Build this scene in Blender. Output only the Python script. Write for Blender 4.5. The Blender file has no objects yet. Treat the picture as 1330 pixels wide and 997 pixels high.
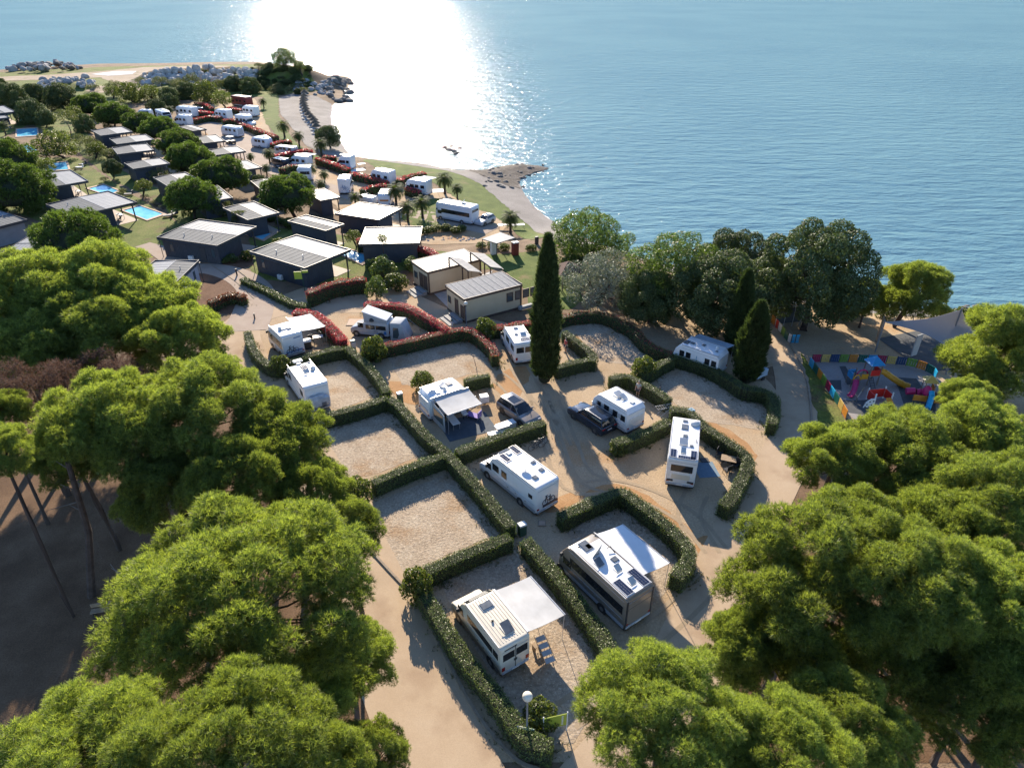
import bpy, bmesh, math, random
import numpy as np
from mathutils import Vector, Matrix, Euler
from mathutils.geometry import delaunay_2d_cdt

S = bpy.context.scene
COL = S.collection
R = math.radians
rnd = random.Random(11)

# ------------------------------------------------------------------ camera
CAM_H, PITCH, FPX, PW, PH = 36.0, R(31.5), 887.0, 1330.0, 997.0
cam_d = bpy.data.cameras.new('camera')
cam_d.sensor_width = 36.0
cam_d.lens = 36.0 * FPX / PW
cam_d.clip_start, cam_d.clip_end = 0.5, 30000
cam = bpy.data.objects.new('camera', cam_d)
cam.location = (0, 0, CAM_H)
cam.rotation_euler = (R(90) - PITCH, 0, 0)
COL.objects.link(cam)
S.camera = cam

# ------------------------------------------------------------------ light
SUN_EL, SUN_AZ = R(24.3), R(-11.7)          # azimuth from +Y, negative = to the left
w = bpy.data.worlds.new('World'); S.world = w; w.use_nodes = True
nt = w.node_tree
sky = nt.nodes.new('ShaderNodeTexSky'); sky.sky_type = 'NISHITA'
sky.sun_disc = False; sky.sun_elevation = SUN_EL; sky.sun_rotation = SUN_AZ
sky.air_density = 0.85; sky.dust_density = 0.1; sky.ozone_density = 2.5
bg = nt.nodes['Background']; bg.inputs['Strength'].default_value = 0.11
tint = nt.nodes.new('ShaderNodeMix'); tint.data_type = 'RGBA'; tint.blend_type = 'MULTIPLY'; tint.inputs[0].default_value = 1.0; tint.inputs[7].default_value = (.88, .97, 1.10, 1)
nt.links.new(sky.outputs['Color'], tint.inputs[6]); nt.links.new(tint.outputs[2], bg.inputs['Color'])
sl = bpy.data.lights.new('sun', 'SUN'); sl.energy = 5.0; sl.angle = R(0.5); sl.color = (1.0, 0.87, 0.70)
so = bpy.data.objects.new('sun', sl); COL.objects.link(so)
SUN_V = Vector((math.sin(SUN_AZ) * math.cos(SUN_EL), math.cos(SUN_AZ) * math.cos(SUN_EL), math.sin(SUN_EL)))
so.rotation_euler = SUN_V.to_track_quat('Z', 'Y').to_euler()
so.location = SUN_V * 300
S.view_settings.view_transform = 'Standard'; S.view_settings.look = 'None'
S.view_settings.exposure = 1.2; S.view_settings.gamma = 1.0; S.view_settings.use_curve_mapping = False
try:
    S.cycles.max_bounces = 6; S.cycles.diffuse_bounces = 3; S.cycles.glossy_bounces = 3
    S.cycles.transmission_bounces = 4; S.cycles.transparent_max_bounces = 6
    S.cycles.sample_clamp_indirect = 6.0; S.cycles.use_denoising = True
    S.cycles.caustics_reflective = False; S.cycles.caustics_refractive = False
except Exception:
    pass

# ------------------------------------------------------------------ view geometry (where things stand on the ground)
SEA = -4.0
def ray(px, py):
    u, v = (px - PW / 2) / FPX, (py - PH / 2) / FPX
    return Vector((u, math.cos(PITCH) - v * math.sin(PITCH), -math.sin(PITCH) - v * math.cos(PITCH)))
def at(px, py, z=0.0):                       # point of the horizontal plane z
    d = ray(px, py); t = (z - CAM_H) / d.z
    return Vector((d.x * t, d.y * t, z))

# ------------------------------------------------------------------ terrain heights
def A2(pts, z): return [tuple(at(x, y, z)[:2]) for x, y in pts]
SHORE = A2([(-700, 104), (-200, 96), (0, 92), (60, 88), (130, 84), (200, 83), (270, 82), (335, 81), (352, 82), (385, 86), (405, 94), (425, 99),
            (452, 99), (459, 106), (452, 113), (446, 119), (449, 124), (457, 129), (452, 134), (434, 134), (431, 142), (429, 152), (431, 164),
            (436, 176), (443, 187), (450, 197), (460, 203), (480, 206), (505, 208), (540, 211), (568, 217), (595, 221), (625, 221), (650, 216),
            (672, 213), (700, 215), (714, 219), (700, 223), (682, 228), (672, 236), (678, 250), (692, 266), (710, 282), (732, 297), (775, 317),
            (850, 340), (950, 366), (1050, 386), (1110, 397), (1240, 406), (1330, 411)], SEA) + \
        [(115, 72), (220, 30), (700, -150), (700, -700), (-1400, -700), (-1400, 300)]
LOWER = A2([(-700, 120), (-200, 131), (0, 131), (60, 146), (100, 168), (135, 193), (160, 217), (200, 243), (250, 260), (300, 277), (370, 291),
            (440, 306), (500, 322), (560, 326), (640, 316), (700, 306)], 0.0) + [(60, 180), (60, 600), (-1400, 600), (-1400, 250)]
def poly_sd(poly, X, Y):
    p = np.array(poly); q = np.roll(p, -1, axis=0)
    best = np.full(X.shape, 1e18); inside = np.zeros(X.shape, bool)
    for (ax, ay), (bx, by) in zip(p, q):
        dx, dy = bx - ax, by - ay
        t = np.clip(((X - ax) * dx + (Y - ay) * dy) / (dx * dx + dy * dy + 1e-12), 0, 1)
        best = np.minimum(best, (X - ax - t * dx) ** 2 + (Y - ay - t * dy) ** 2)
        c = ((ay > Y) != (by > Y))
        with np.errstate(divide='ignore', invalid='ignore'):
            xi = ax + (Y - ay) * dx / (dy if dy != 0 else 1e-12)
        inside ^= c & (X < xi)
    return np.where(inside, 1, -1) * np.sqrt(best)
def sstep(a, b, x):
    t = np.clip((x - a) / (b - a), 0, 1); return t * t * (3 - 2 * t)
GX0, GX1, GY0, GY1, GS = -420.0, 200.0, -60.0, 430.0, 1.0
gx = np.arange(GX0, GX1 + .5, GS); gy = np.arange(GY0, GY1 + .5, GS)
XX, YY = np.meshgrid(gx, gy)
SDS = poly_sd(SHORE, XX, YY)
lev = -2.2 * sstep(0, 7, poly_sd(LOWER, XX, YY))
def gauss(px, py, amp, ra, rb, ang=0.0):
    c = at(px, py, -2.0); dx, dy = XX - c.x, YY - c.y
    ca, sa = math.cos(ang), math.sin(ang); a = dx * ca + dy * sa; b = -dx * sa + dy * ca
    return amp * np.exp(-(a / ra) ** 2 - (b / rb) ** 2)
bump = gauss(364, 107, 4.3, 15, 9, -.1) + gauss(335, 107, 2.4, 13, 8) + gauss(395, 110, 2.4, 9, 8) + gauss(430, 107, 1.7, 14, 6)
for k in range(9): bump = bump + gauss(190 + 16.5 * k, 106 - .8 * k, 1.9, 6, 4.5)
for k in range(5): bump = bump + gauss(60 + 14 * k, 112 + .8 * k, .9, 6, 4)
und = .10 * np.sin(XX * .13 + 1) * np.sin(YY * .11) * sstep(110, 150, YY)
land = np.where(SDS > 0, SEA + (lev - SEA) * (1 - np.exp(-np.maximum(SDS, 0) / 8.0)), SEA + np.maximum(SDS * .22, -5))
HG = land + (bump + und) * sstep(0, 5, SDS)
def hgt(x, y):
    fx = np.clip((np.asarray(x, float) - GX0) / GS, 0, len(gx) - 1.001); fy = np.clip((np.asarray(y, float) - GY0) / GS, 0, len(gy) - 1.001)
    i = fx.astype(int); j = fy.astype(int); a = fx - i; b = fy - j
    return HG[j, i] * (1 - a) * (1 - b) + HG[j, i + 1] * a * (1 - b) + HG[j + 1, i] * (1 - a) * b + HG[j + 1, i + 1] * a * b
def P(px, py, h=0.0):                        # first point along the line of sight that is h above the ground
    d = ray(px, py); t = np.linspace(10, 480, 1900)
    z = CAM_H + d.z * t - (hgt(d.x * t, d.y * t) + h)
    k = np.argmax(z < 0)
    if z[k] >= 0: return at(px, py, SEA + h)
    f = z[k - 1] / (z[k - 1] - z[k] + 1e-12); tt = t[k - 1] + f * (t[k] - t[k - 1])
    return Vector((d.x * tt, d.y * tt, CAM_H + d.z * tt))
def G(px, py):
    return P(px, py, 0)
def project(p):
    y = p.y * math.cos(PITCH) - (p.z - CAM_H) * math.sin(PITCH); v = -p.y * math.sin(PITCH) - (p.z - CAM_H) * math.cos(PITCH)
    return PW / 2 + FPX * p.x / y, PH / 2 + FPX * v / y
def depth_of(p): return (p.y * math.cos(PITCH) - (p.z - CAM_H) * math.sin(PITCH))

# ------------------------------------------------------------------ things, parts, tags
def tag(o, label=None, cat=None, group=None, kind=None):
    if label: o['label'] = label
    if cat: o['category'] = cat
    if group: o['group'] = group
    if kind: o['kind'] = kind
    return o
def thing(name, label, cat, loc=(0, 0, 0), rz=0.0, group=None, scale=None):
    o = bpy.data.objects.new(name, None); COL.objects.link(o)
    o.empty_display_size = .3
    o.location = loc; o.rotation_euler = (0, 0, rz)
    if scale: o.scale = scale if hasattr(scale, '__len__') else (scale,) * 3
    return tag(o, label, cat, group)
def link(name, me, parent=None, loc=None, rz=None):
    o = bpy.data.objects.new(name, me); COL.objects.link(o)
    if parent: o.parent = parent
    if loc is not None: o.location = loc
    if rz is not None: o.rotation_euler = (0, 0, rz)
    return o
def dup(root, loc, rz, label=None, group=None, scale=None):
    r = root.copy(); COL.objects.link(r); r.location = loc; r.rotation_euler = (0, 0, rz)
    if scale is not None: r.scale = scale if hasattr(scale, '__len__') else (scale,) * 3
    if label: r['label'] = label
    if group: r['group'] = group
    for ch in list(root.children):
        c = ch.copy(); COL.objects.link(c); c.parent = r
        for g in list(ch.children):
            d = g.copy(); COL.objects.link(d); d.parent = c
    return r

class MB:
    """collects simple solids and links them as one mesh object"""
    def __init__(s): s.v = []; s.f = []
    def add(s, vs, fs):
        n = len(s.v); s.v += [tuple(v) for v in vs]; s.f += [tuple(n + i for i in f) for f in fs]; return s
    def box(s, x0, x1, y0, y1, z0, z1):
        if x0 > x1: x0, x1 = x1, x0
        if y0 > y1: y0, y1 = y1, y0
        return s.add([(x0, y0, z0), (x1, y0, z0), (x1, y1, z0), (x0, y1, z0), (x0, y0, z1), (x1, y0, z1), (x1, y1, z1), (x0, y1, z1)],
                     [(0, 3, 2, 1), (4, 5, 6, 7), (0, 1, 5, 4), (1, 2, 6, 5), (2, 3, 7, 6), (3, 0, 4, 7)])
    def hexa(s, b, t):                        # 4 bottom + 4 top points
        return s.add(list(b) + list(t), [(0, 3, 2, 1), (4, 5, 6, 7), (0, 1, 5, 4), (1, 2, 6, 5), (2, 3, 7, 6), (3, 0, 4, 7)])
    def slab(s, q, t):                        # quad thickened along its normal
        q = [Vector(p) for p in q]; n = (q[1] - q[0]).cross(q[3] - q[0]).normalized() * t
        return s.hexa(q, [p + n for p in q])
    def prism(s, prof, y0, y1):               # x-z profile extruded along y
        n = len(prof)
        vs = [(x, y0, z) for x, z in prof] + [(x, y1, z) for x, z in prof]
        fs = [tuple(range(n)), tuple(range(2 * n - 1, n - 1, -1))] + [(i, n + i, n + (i + 1) % n, (i + 1) % n) for i in range(n)]
        return s.add(vs, fs)
    def tube(s, p0, p1, r0, r1=None, n=6, caps=True):
        r1 = r0 if r1 is None else r1
        p0, p1 = Vector(p0), Vector(p1); d = (p1 - p0).normalized()
        a = d.orthogonal().normalized(); b = d.cross(a)
        vs = []
        for p, r in ((p0, r0), (p1, r1)):
            for i in range(n):
                t = 2 * math.pi * i / n; vs.append(p + a * (r * math.cos(t)) + b * (r * math.sin(t)))
        fs = [(i, (i + 1) % n, n + (i + 1) % n, n + i) for i in range(n)]
        if caps: fs += [tuple(range(n - 1, -1, -1)), tuple(range(n, 2 * n))]
        return s.add(vs, fs)
    def path(s, pts, rads, n=6):
        for i in range(len(pts) - 1): s.tube(pts[i], pts[i + 1], rads[i], rads[i + 1], n)
        return s
    def lathe(s, c, prof, n=12):              # (r, z) profile about the vertical through c
        vs = []; c = Vector(c)
        for r, z in prof:
            for i in range(n):
                t = 2 * math.pi * i / n; vs.append((c.x + r * math.cos(t), c.y + r * math.sin(t), c.z + z))
        fs = []
        for k in range(len(prof) - 1):
            for i in range(n):
                fs.append((k * n + i, k * n + (i + 1) % n, (k + 1) * n + (i + 1) % n, (k + 1) * n + i))
        fs += [tuple(range(n - 1, -1, -1)), tuple((len(prof) - 1) * n + i for i in range(n))]
        return s.add(vs, fs)
    def mesh(s, name, m, smooth=False, bevel=0, seg=2):
        me = bpy.data.meshes.new(name); me.from_pydata(s.v, [], s.f)
        bm = bmesh.new(); bm.from_mesh(me)
        bmesh.ops.recalc_face_normals(bm, faces=bm.faces)
        if bevel:
            es = [e for e in bm.edges if len(e.link_faces) == 2 and e.calc_face_angle(0) > R(25)]
            bmesh.ops.bevel(bm, geom=es, offset=bevel, segments=seg, profile=.5, affect='EDGES', clamp_overlap=True)
        bm.to_mesh(me); bm.free()
        me.materials.append(m)
        if smooth:
            me.polygons.foreach_set('use_smooth', [True] * len(me.polygons))
            try: me.set_sharp_from_angle(angle=R(40))
            except Exception: pass
        me.update(); return me
    def build(s, name, m, parent=None, smooth=False, bevel=0, seg=2):
        return link(name, s.mesh(name, m, smooth, bevel, seg), parent)

def np_mesh(name, V, F, m, tint=None, smooth=False):
    me = bpy.data.meshes.new(name); V = np.ascontiguousarray(V, np.float32); F = np.ascontiguousarray(F, np.int32)
    k = F.shape[1]
    me.vertices.add(len(V)); me.vertices.foreach_set('co', V.ravel())
    me.loops.add(F.size); me.loops.foreach_set('vertex_index', F.ravel())
    me.polygons.add(len(F)); me.polygons.foreach_set('loop_start', np.arange(0, F.size, k, dtype=np.int32))
    if smooth: me.polygons.foreach_set('use_smooth', np.ones(len(F), bool))
    me.update(calc_edges=True)
    if tint is not None:
        a = me.attributes.new('tint', 'FLOAT', 'POINT'); a.data.foreach_set('value', np.ascontiguousarray(tint, np.float32))
    me.materials.append(m); return me

# ------------------------------------------------------------------ materials
def nodes(name):
    m = bpy.data.materials.new(name); m.use_nodes = True
    t = m.node_tree; return m, t, t.nodes['Principled BSDF']
def nd(t, kind, **kw):
    n = t.nodes.new(kind)
    for k, v in kw.items():
        if k in n.inputs: n.inputs[k].default_value = v
        else: setattr(n, k, v)
    return n
def noise(t, vec, scale, detail=4, rough=.55):
    n = nd(t, 'ShaderNodeTexNoise'); n.inputs['Scale'].default_value = scale; n.inputs['Detail'].default_value = detail
    n.inputs['Roughness'].default_value = rough
    if vec is not None: t.links.new(vec, n.inputs['Vector'])
    return n.outputs['Fac']
def ramp(t, fac, stops):
    r = nd(t, 'ShaderNodeValToRGB'); e = r.color_ramp.elements
    while len(e) < len(stops): e.new(.5)
    for x, (p, c) in zip(e, stops): x.position = p; x.color = (*c, 1) if len(c) == 3 else c
    t.links.new(fac, r.inputs['Fac']); return r.outputs['Color']
def mix(t, fac, a, b, mode='MIX'):
    n = nd(t, 'ShaderNodeMix', data_type='RGBA', blend_type=mode)
    for i, x in ((0, fac), (6, a), (7, b)):
        if hasattr(x, 'is_output'): t.links.new(x, n.inputs[i])
        else: n.inputs[i].default_value = x if i == 0 else (*x, 1)
    return n.outputs[2]
def bumpn(t, h, strength, dist=.05, normal=None):
    b = nd(t, 'ShaderNodeBump'); b.inputs['Strength'].default_value = strength; b.inputs['Distance'].default_value = dist
    t.links.new(h, b.inputs['Height'])
    if normal is not None: t.links.new(normal, b.inputs['Normal'])
    return b.outputs['Normal']
def objco(t): return nd(t, 'ShaderNodeTexCoord').outputs['Object']
def geopos(t): return nd(t, 'ShaderNodeNewGeometry').outputs['Position']
def pm(name, c, c2=None, scale=3.0, rough=.6, bump=0.0, bscale=None, metal=0.0, spec=.5, dist=.02, coat=0):
    m, t, b = nodes(name); v = objco(t)
    c2 = c2 or tuple(x * .82 for x in c)
    f = noise(t, v, scale, 5)
    t.links.new(ramp(t, f, [(.35, c), (.68, c2)]), b.inputs['Base Color'])
    b.inputs['Roughness'].default_value = rough; b.inputs['Metallic'].default_value = metal
    b.inputs['Specular IOR Level'].default_value = spec
    if coat: b.inputs['Coat Weight'].default_value = coat
    if bump: t.links.new(bumpn(t, noise(t, v, bscale or scale * 6, 4), bump, dist), b.inputs['Normal'])
    return m
def leafmat(name, dark, light, trans, tfac=.4, rough=.55, var=.25):
    m, t, b = nodes(name)
    a = nd(t, 'ShaderNodeAttribute', attribute_name='tint')
    col = mix(t, a.outputs['Fac'], dark, light)
    oi = nd(t, 'ShaderNodeObjectInfo'); hs = nd(t, 'ShaderNodeHueSaturation')
    mr = nd(t, 'ShaderNodeMapRange'); mr.inputs['To Min'].default_value = 1 - var; mr.inputs['To Max'].default_value = 1 + var
    t.links.new(oi.outputs['Random'], mr.inputs['Value']); t.links.new(mr.outputs[0], hs.inputs['Value']); t.links.new(col, hs.inputs['Color'])
    col = hs.outputs['Color']
    t.links.new(col, b.inputs['Base Color']); b.inputs['Roughness'].default_value = rough; b.inputs['Specular IOR Level'].default_value = .35
    tr = nd(t, 'ShaderNodeBsdfTranslucent'); t.links.new(mix(t, 1.0, col, trans, 'MULTIPLY'), tr.inputs['Color'])
    ms = nd(t, 'ShaderNodeMixShader'); ms.inputs[0].default_value = tfac
    t.links.new(b.outputs[0], ms.inputs[1]); t.links.new(tr.outputs[0], ms.inputs[2])
    t.links.new(ms.outputs[0], t.nodes['Material Output'].inputs['Surface'])
    return m
# ------------------------------------------------------------------ ground materials
def groundmat(name, stops, scale=.35, fine=9.0, fstr=.5, bump=.6, dist=.05, speck=None, rough=.95, patch=None):
    """broad colour patches, fine stones or litter, relief"""
    m, t, b = nodes(name); v = geopos(t)
    c = ramp(t, noise(t, v, scale, 6, .6), stops)
    if patch:
        pc, ps, lo, hi = patch
        c = mix(t, ramp(t, noise(t, v, ps, 4, .6), [(lo, (0, 0, 0)), (hi, (1, 1, 1))]), c, pc)
    f = noise(t, v, fine, 5, .7)
    c = mix(t, fstr, c, ramp(t, f, [(.32, (.28, .28, .28)), (.68, (1.0, 1.0, 1.0))]), 'MULTIPLY')
    if speck:
        sc, scale2, lo, hi = speck
        c = mix(t, ramp(t, noise(t, v, scale2, 3, .6), [(lo, (0, 0, 0)), (hi, (1, 1, 1))]), c, sc)
    t.links.new(c, b.inputs['Base Color']); b.inputs['Roughness'].default_value = rough; b.inputs['Specular IOR Level'].default_value = .2
    t.links.new(bumpn(t, f, bump, dist), b.inputs['Normal'])
    return m
M = {}
M['gravel'] = groundmat('gravel', [(.30, (.40, .285, .170)), (.5, (.49, .36, .225)), (.70, (.54, .415, .275))], .16, 7, .5, .8, .05, ((.55, .46, .34), 16, .62, .70), patch=((.46, .26, .12), .12, .55, .70))
M['pitch'] = groundmat('pitch_gravel', [(.30, (.42, .325, .225)), (.5, (.51, .40, .285)), (.70, (.57, .47, .345))], .5, 5, .72, 1.0, .07, ((.60, .52, .40), 11, .60, .68), patch=((.40, .25, .13), .3, .52, .72))
M['road'] = groundmat('road_surface', [(.3, (.43, .315, .205)), (.55, (.48, .36, .24)), (.75, (.51, .395, .275))], .25, 18, .26, .25, .015, patch=((.30, .20, .125), .22, .5, .8))
M['paving'] = groundmat('paving', [(.3, (.36, .28, .22)), (.7, (.42, .34, .27))], .6, 14, .25, .3, .02)
M['earth'] = groundmat('earth', [(.3, (.16, .105, .062)), (.5, (.25, .17, .105)), (.72, (.33, .235, .15))], .25, 8, .6, .9, .08, ((.12, .12, .045), 1.2, .60, .75))
M['soil'] = groundmat('bare_soil', [(.3, (.14, .07, .04)), (.7, (.23, .13, .08))], .5, 7, .6, 1, .08)
M['litter'] = groundmat('forest_floor', [(.3, (.115, .064, .034)), (.5, (.18, .108, .060)), (.75, (.27, .17, .10))], .3, 10, .6, .9, .06)
M['lawn'] = groundmat('lawn_grass', [(.3, (.085, .125, .022)), (.55, (.13, .175, .034)), (.75, (.19, .215, .055))], .45, 6, .55, 1.0, .08, patch=((.25, .20, .09), .25, .58, .72))
M['rough_grass'] = groundmat('rough_grass', [(.28, (.10, .135, .025)), (.5, (.175, .21, .045)), (.72, (.27, .255, .09))], .3, 4, .7, 1.0, .12, patch=((.19, .13, .07), .22, .56, .70))
M['beach'] = groundmat('pebble_beach', [(.3, (.25, .225, .20)), (.55, (.32, .29, .26)), (.75, (.38, .35, .315))], .22, 6, .55, .9, .06, ((.16, .14, .12), .8, .66, .75))
M['rockshelf'] = groundmat('rock_shelf', [(.3, (.09, .075, .06)), (.55, (.19, .16, .13)), (.75, (.30, .26, .22))], .5, 3, .7, 1.0, .2)
M['wet'] = groundmat('wet_pebbles', [(.3, (.11, .095, .08)), (.7, (.17, .15, .13))], .5, 6, .5, .6, .04, rough=.45)
M['sand'] = groundmat('dry_sand', [(.3, (.33, .25, .17)), (.6, (.42, .33, .24)), (.8, (.46, .38, .29))], .12, 5, .35, .5, .05, ((.14, .14, .05), .35, .60, .68))
M['pale_clay'] = groundmat('pale_clay', [(.3, (.60, .56, .52)), (.7, (.70, .66, .62))], .2, 5, .2, .3, .03)
M['orange_soil'] = groundmat('orange_soil', [(.3, (.40, .215, .095)), (.55, (.47, .27, .125)), (.75, (.50, .33, .18))], .5, 9, .5, .7, .04)
M['track'] = groundmat('wheel_track', [(.3, (.34, .255, .165)), (.6, (.40, .305, .20)), (.8, (.44, .34, .23))], .6, 14, .35, .4, .02)
M['kerb'] = pm('kerb_stone', (.30, .235, .165), (.24, .185, .13), 3, .9, .3)
M['foam'] = pm('sea_foam', (.85, .87, .88), (.75, .78, .8), 2, .8)
M['deck'] = pm('pool_paving', (.48, .34, .24), (.40, .28, .20), 2.0, .85, .2)

# ------------------------------------------------------------------ ground sheet
def axis(a0, a1, s, lo, hi):
    fine = np.arange(a0, a1 + .01, s)
    left = a0 - np.array([1500, 900, 500, 250, 120, 50, 15]) if lo else np.array([])
    right = a1 + np.array([15, 50, 120, 250, 500, 900]) if hi else np.array([])
    return np.concatenate([left, fine, right])
def ground_sheet():
    xs = axis(-300, 130, 1.5, True, True); ys = axis(-20, 400, 1.5, True, True)
    X, Y = np.meshgrid(xs, ys); far = (X < GX0) | (X > GX1) | (Y < GY0) | (Y > GY1)
    Z = hgt(X, Y)
    if far.any():
        sd = poly_sd(SHORE, X[far], Y[far]); Z[far] = np.where(sd > 0, SEA + 4 * (1 - np.exp(-sd / 8)), SEA - np.minimum(-sd * .22, 5))
    n, mm = X.shape
    idx = np.arange(n * mm).reshape(n, mm)
    F = np.stack([idx[:-1, :-1], idx[:-1, 1:], idx[1:, 1:], idx[1:, :-1]], -1).reshape(-1, 4)
    me = np_mesh('ground', np.stack([X, Y, Z], -1).reshape(-1, 3), F, M['earth'], smooth=True)
    return tag(link('ground', me), kind='structure')
ground_sheet()

def smooth_poly(pts, n=6):                   # closed Catmull-Rom
    out = []; k = len(pts)
    for i in range(k):
        p0, p1, p2, p3 = (Vector(pts[(i + j - 1) % k]) for j in range(4))
        for j in range(n):
            t = j / n
            out.append(.5 * ((2 * p1) + (p2 - p0) * t + (2 * p0 - 5 * p1 + 4 * p2 - p3) * t * t + (3 * p1 - p0 - 3 * p2 + p3) * t ** 3))
    return out
def smooth_line(pts, n=6):
    out = []; k = len(pts); pts = [Vector(p) for p in pts]
    for i in range(k - 1):
        p0 = pts[i - 1] if i else pts[0] * 2 - pts[1]; p1, p2 = pts[i], pts[i + 1]
        p3 = pts[i + 2] if i + 2 < k else pts[-1] * 2 - pts[-2]
        for j in range(n):
            t = j / n
            out.append(.5 * ((2 * p1) + (p2 - p0) * t + (2 * p0 - 5 * p1 + 4 * p2 - p3) * t * t + (3 * p1 - p0 - 3 * p2 + p3) * t ** 3))
    out.append(pts[-1]); return out
def drape(name, poly, m, dz, step=2.0, rag=0.0, kind='structure'):
    """a sheet with this outline laid over the ground"""
    pts = []
    poly = [Vector((p[0], p[1])) for p in poly]
    for a, b in zip(poly, poly[1:] + poly[:1]):
        L = (b - a).length; k = max(1, int(L / (step * .7)))
        for i in range(k):
            p = a.lerp(b, i / k)
            if rag and i: p += (b - a).normalized().orthogonal() * rnd.uniform(-rag, rag)
            pts.append(p)
    nb = len(pts)
    P_ = np.array([(p.x, p.y) for p in pts]); x0, y0 = P_.min(0); x1, y1 = P_.max(0)
    X, Y = np.meshgrid(np.arange(x0 + .3, x1, step), np.arange(y0 + .3, y1, step))
    sd = poly_sd([tuple(p) for p in P_], X, Y); k = sd > step * .4
    inner = [Vector((a, b)) for a, b in zip(X[k], Y[k])]
    vs, es, fs = delaunay_2d_cdt(pts + inner, [(i, (i + 1) % nb) for i in range(nb)], [], 1, 1e-5)[:3]
    V = np.array([(v.x, v.y) for v in vs]); Z = hgt(V[:, 0], V[:, 1]) + dz
    me = bpy.data.meshes.new(name); me.from_pydata([(a, b, c) for (a, b), c in zip(V.tolist(), Z.tolist())], [], [tuple(f) for f in fs])
    bm = bmesh.new(); bm.from_mesh(me)
    for f in bm.faces:
        f.normal_update()
        if f.normal.z < 0: f.normal_flip()
        f.smooth = True
    bm.to_mesh(me); bm.free(); me.materials.append(m)
    return tag(link(name, me), kind=kind)
def gp(pts): return [tuple(G(x, y)[:2]) for x, y in pts]
def ribbon(line, wid, ends=False):
    L = [Vector(p) for p in line]; a, b = [], []
    for i, p in enumerate(L):
        d = (L[min(i + 1, len(L) - 1)] - L[max(i - 1, 0)]).normalized(); n = Vector((-d.y, d.x))
        wi = wid if not hasattr(wid, '__len__') else wid[0] + (wid[1] - wid[0]) * i / (len(L) - 1)
        a.append(p + n * wi / 2); b.append(p - n * wi / 2)
    return a + b[::-1]

# broad areas
drape('forest_floor', gp([(-60, 500), (300, 470), (345, 520), (420, 620), (470, 730), (500, 830), (560, 990), (-60, 990)]) + [(-9, 12), (-40, 8), (-60, 30)], M['litter'], .01, 3)
drape('forest_floor', gp([(1330, 560), (1120, 540), (1060, 600), (1010, 680), (960, 770), (900, 900), (820, 990), (1330, 990)]) + [(40, 10), (60, 40)], M['litter'], .01, 3)
drape('gravel_area', gp([(318, 480), (300, 430), (330, 395), (400, 372), (520, 372), (580, 400), (700, 430), (780, 398), (830, 420), (900, 440), (985, 480), (1010, 510), (1060, 560), (1020, 660), (960, 760), (900, 890), (800, 990), (650, 990), (560, 870), (490, 720), (415, 590)]), M['gravel'], .02, 2, .1)
drape('shaded_yard', gp([(800, 420), (860, 385), (960, 385), (1010, 380), (1100, 390), (1235, 408), (1330, 440), (1330, 560), (1120, 560), (1020, 470), (985, 480), (900, 440)]), M['gravel'], .016, 2, .2)
# roads
ROAD_L = smooth_line(gp([(600, 1040), (548, 930), (505, 830), (468, 740), (430, 660), (385, 580), (340, 510), (312, 455), (312, 425), (345, 405), (400, 396), (470, 396), (530, 392)]))
drape('road', ribbon(ROAD_L, (5.4, 4.6)), M['road'], .035, 1.5)
ROAD_U = smooth_line(gp([(318, 430), (330, 400), (332, 378), (312, 360), (280, 350), (240, 346), (205, 325), (185, 318)]))
drape('road', ribbon(ROAD_U, (5.2, 2.4)), M['paving'], .05, 1.5)
ROAD_R = smooth_line(gp([(965, 372), (992, 405), (1018, 450), (1034, 505), (1030, 565), (1005, 622), (972, 680), (945, 735), (918, 800), (880, 880), (830, 960), (770, 1040)]))
drape('road', ribbon(ROAD_R, (3.6, 4.6)), M['road'], .035, 1.5)
ROAD_B = smooth_line(gp([(345, 262), (395, 230), (330, 205), (290, 180), (275, 165), (262, 155)]))
drape('lane', ribbon(ROAD_B, 5.0), M['paving'], .05, 1.5)
drape('camp_gravel', gp([(228, 152), (260, 126), (330, 128), (345, 150), (352, 178), (380, 205), (420, 222), (480, 236), (560, 248), (640, 262), (668, 285), (640, 315), (560, 318), (470, 300), (430, 262), (370, 232), (310, 200), (262, 172)]), M['gravel'], .03, 2, .2)
drape('lane', ribbon(smooth_line(gp([(300, 165), (330, 190), (352, 218), (400, 236), (470, 258), (560, 282), (640, 300)])), 4.6), M['paving'], .06, 1.5)
drape('lane', ribbon(smooth_line(gp([(150, 165), (185, 190), (215, 205), (240, 232), (275, 262)])), 3.4), M['road'], .05, 1.5)
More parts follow.
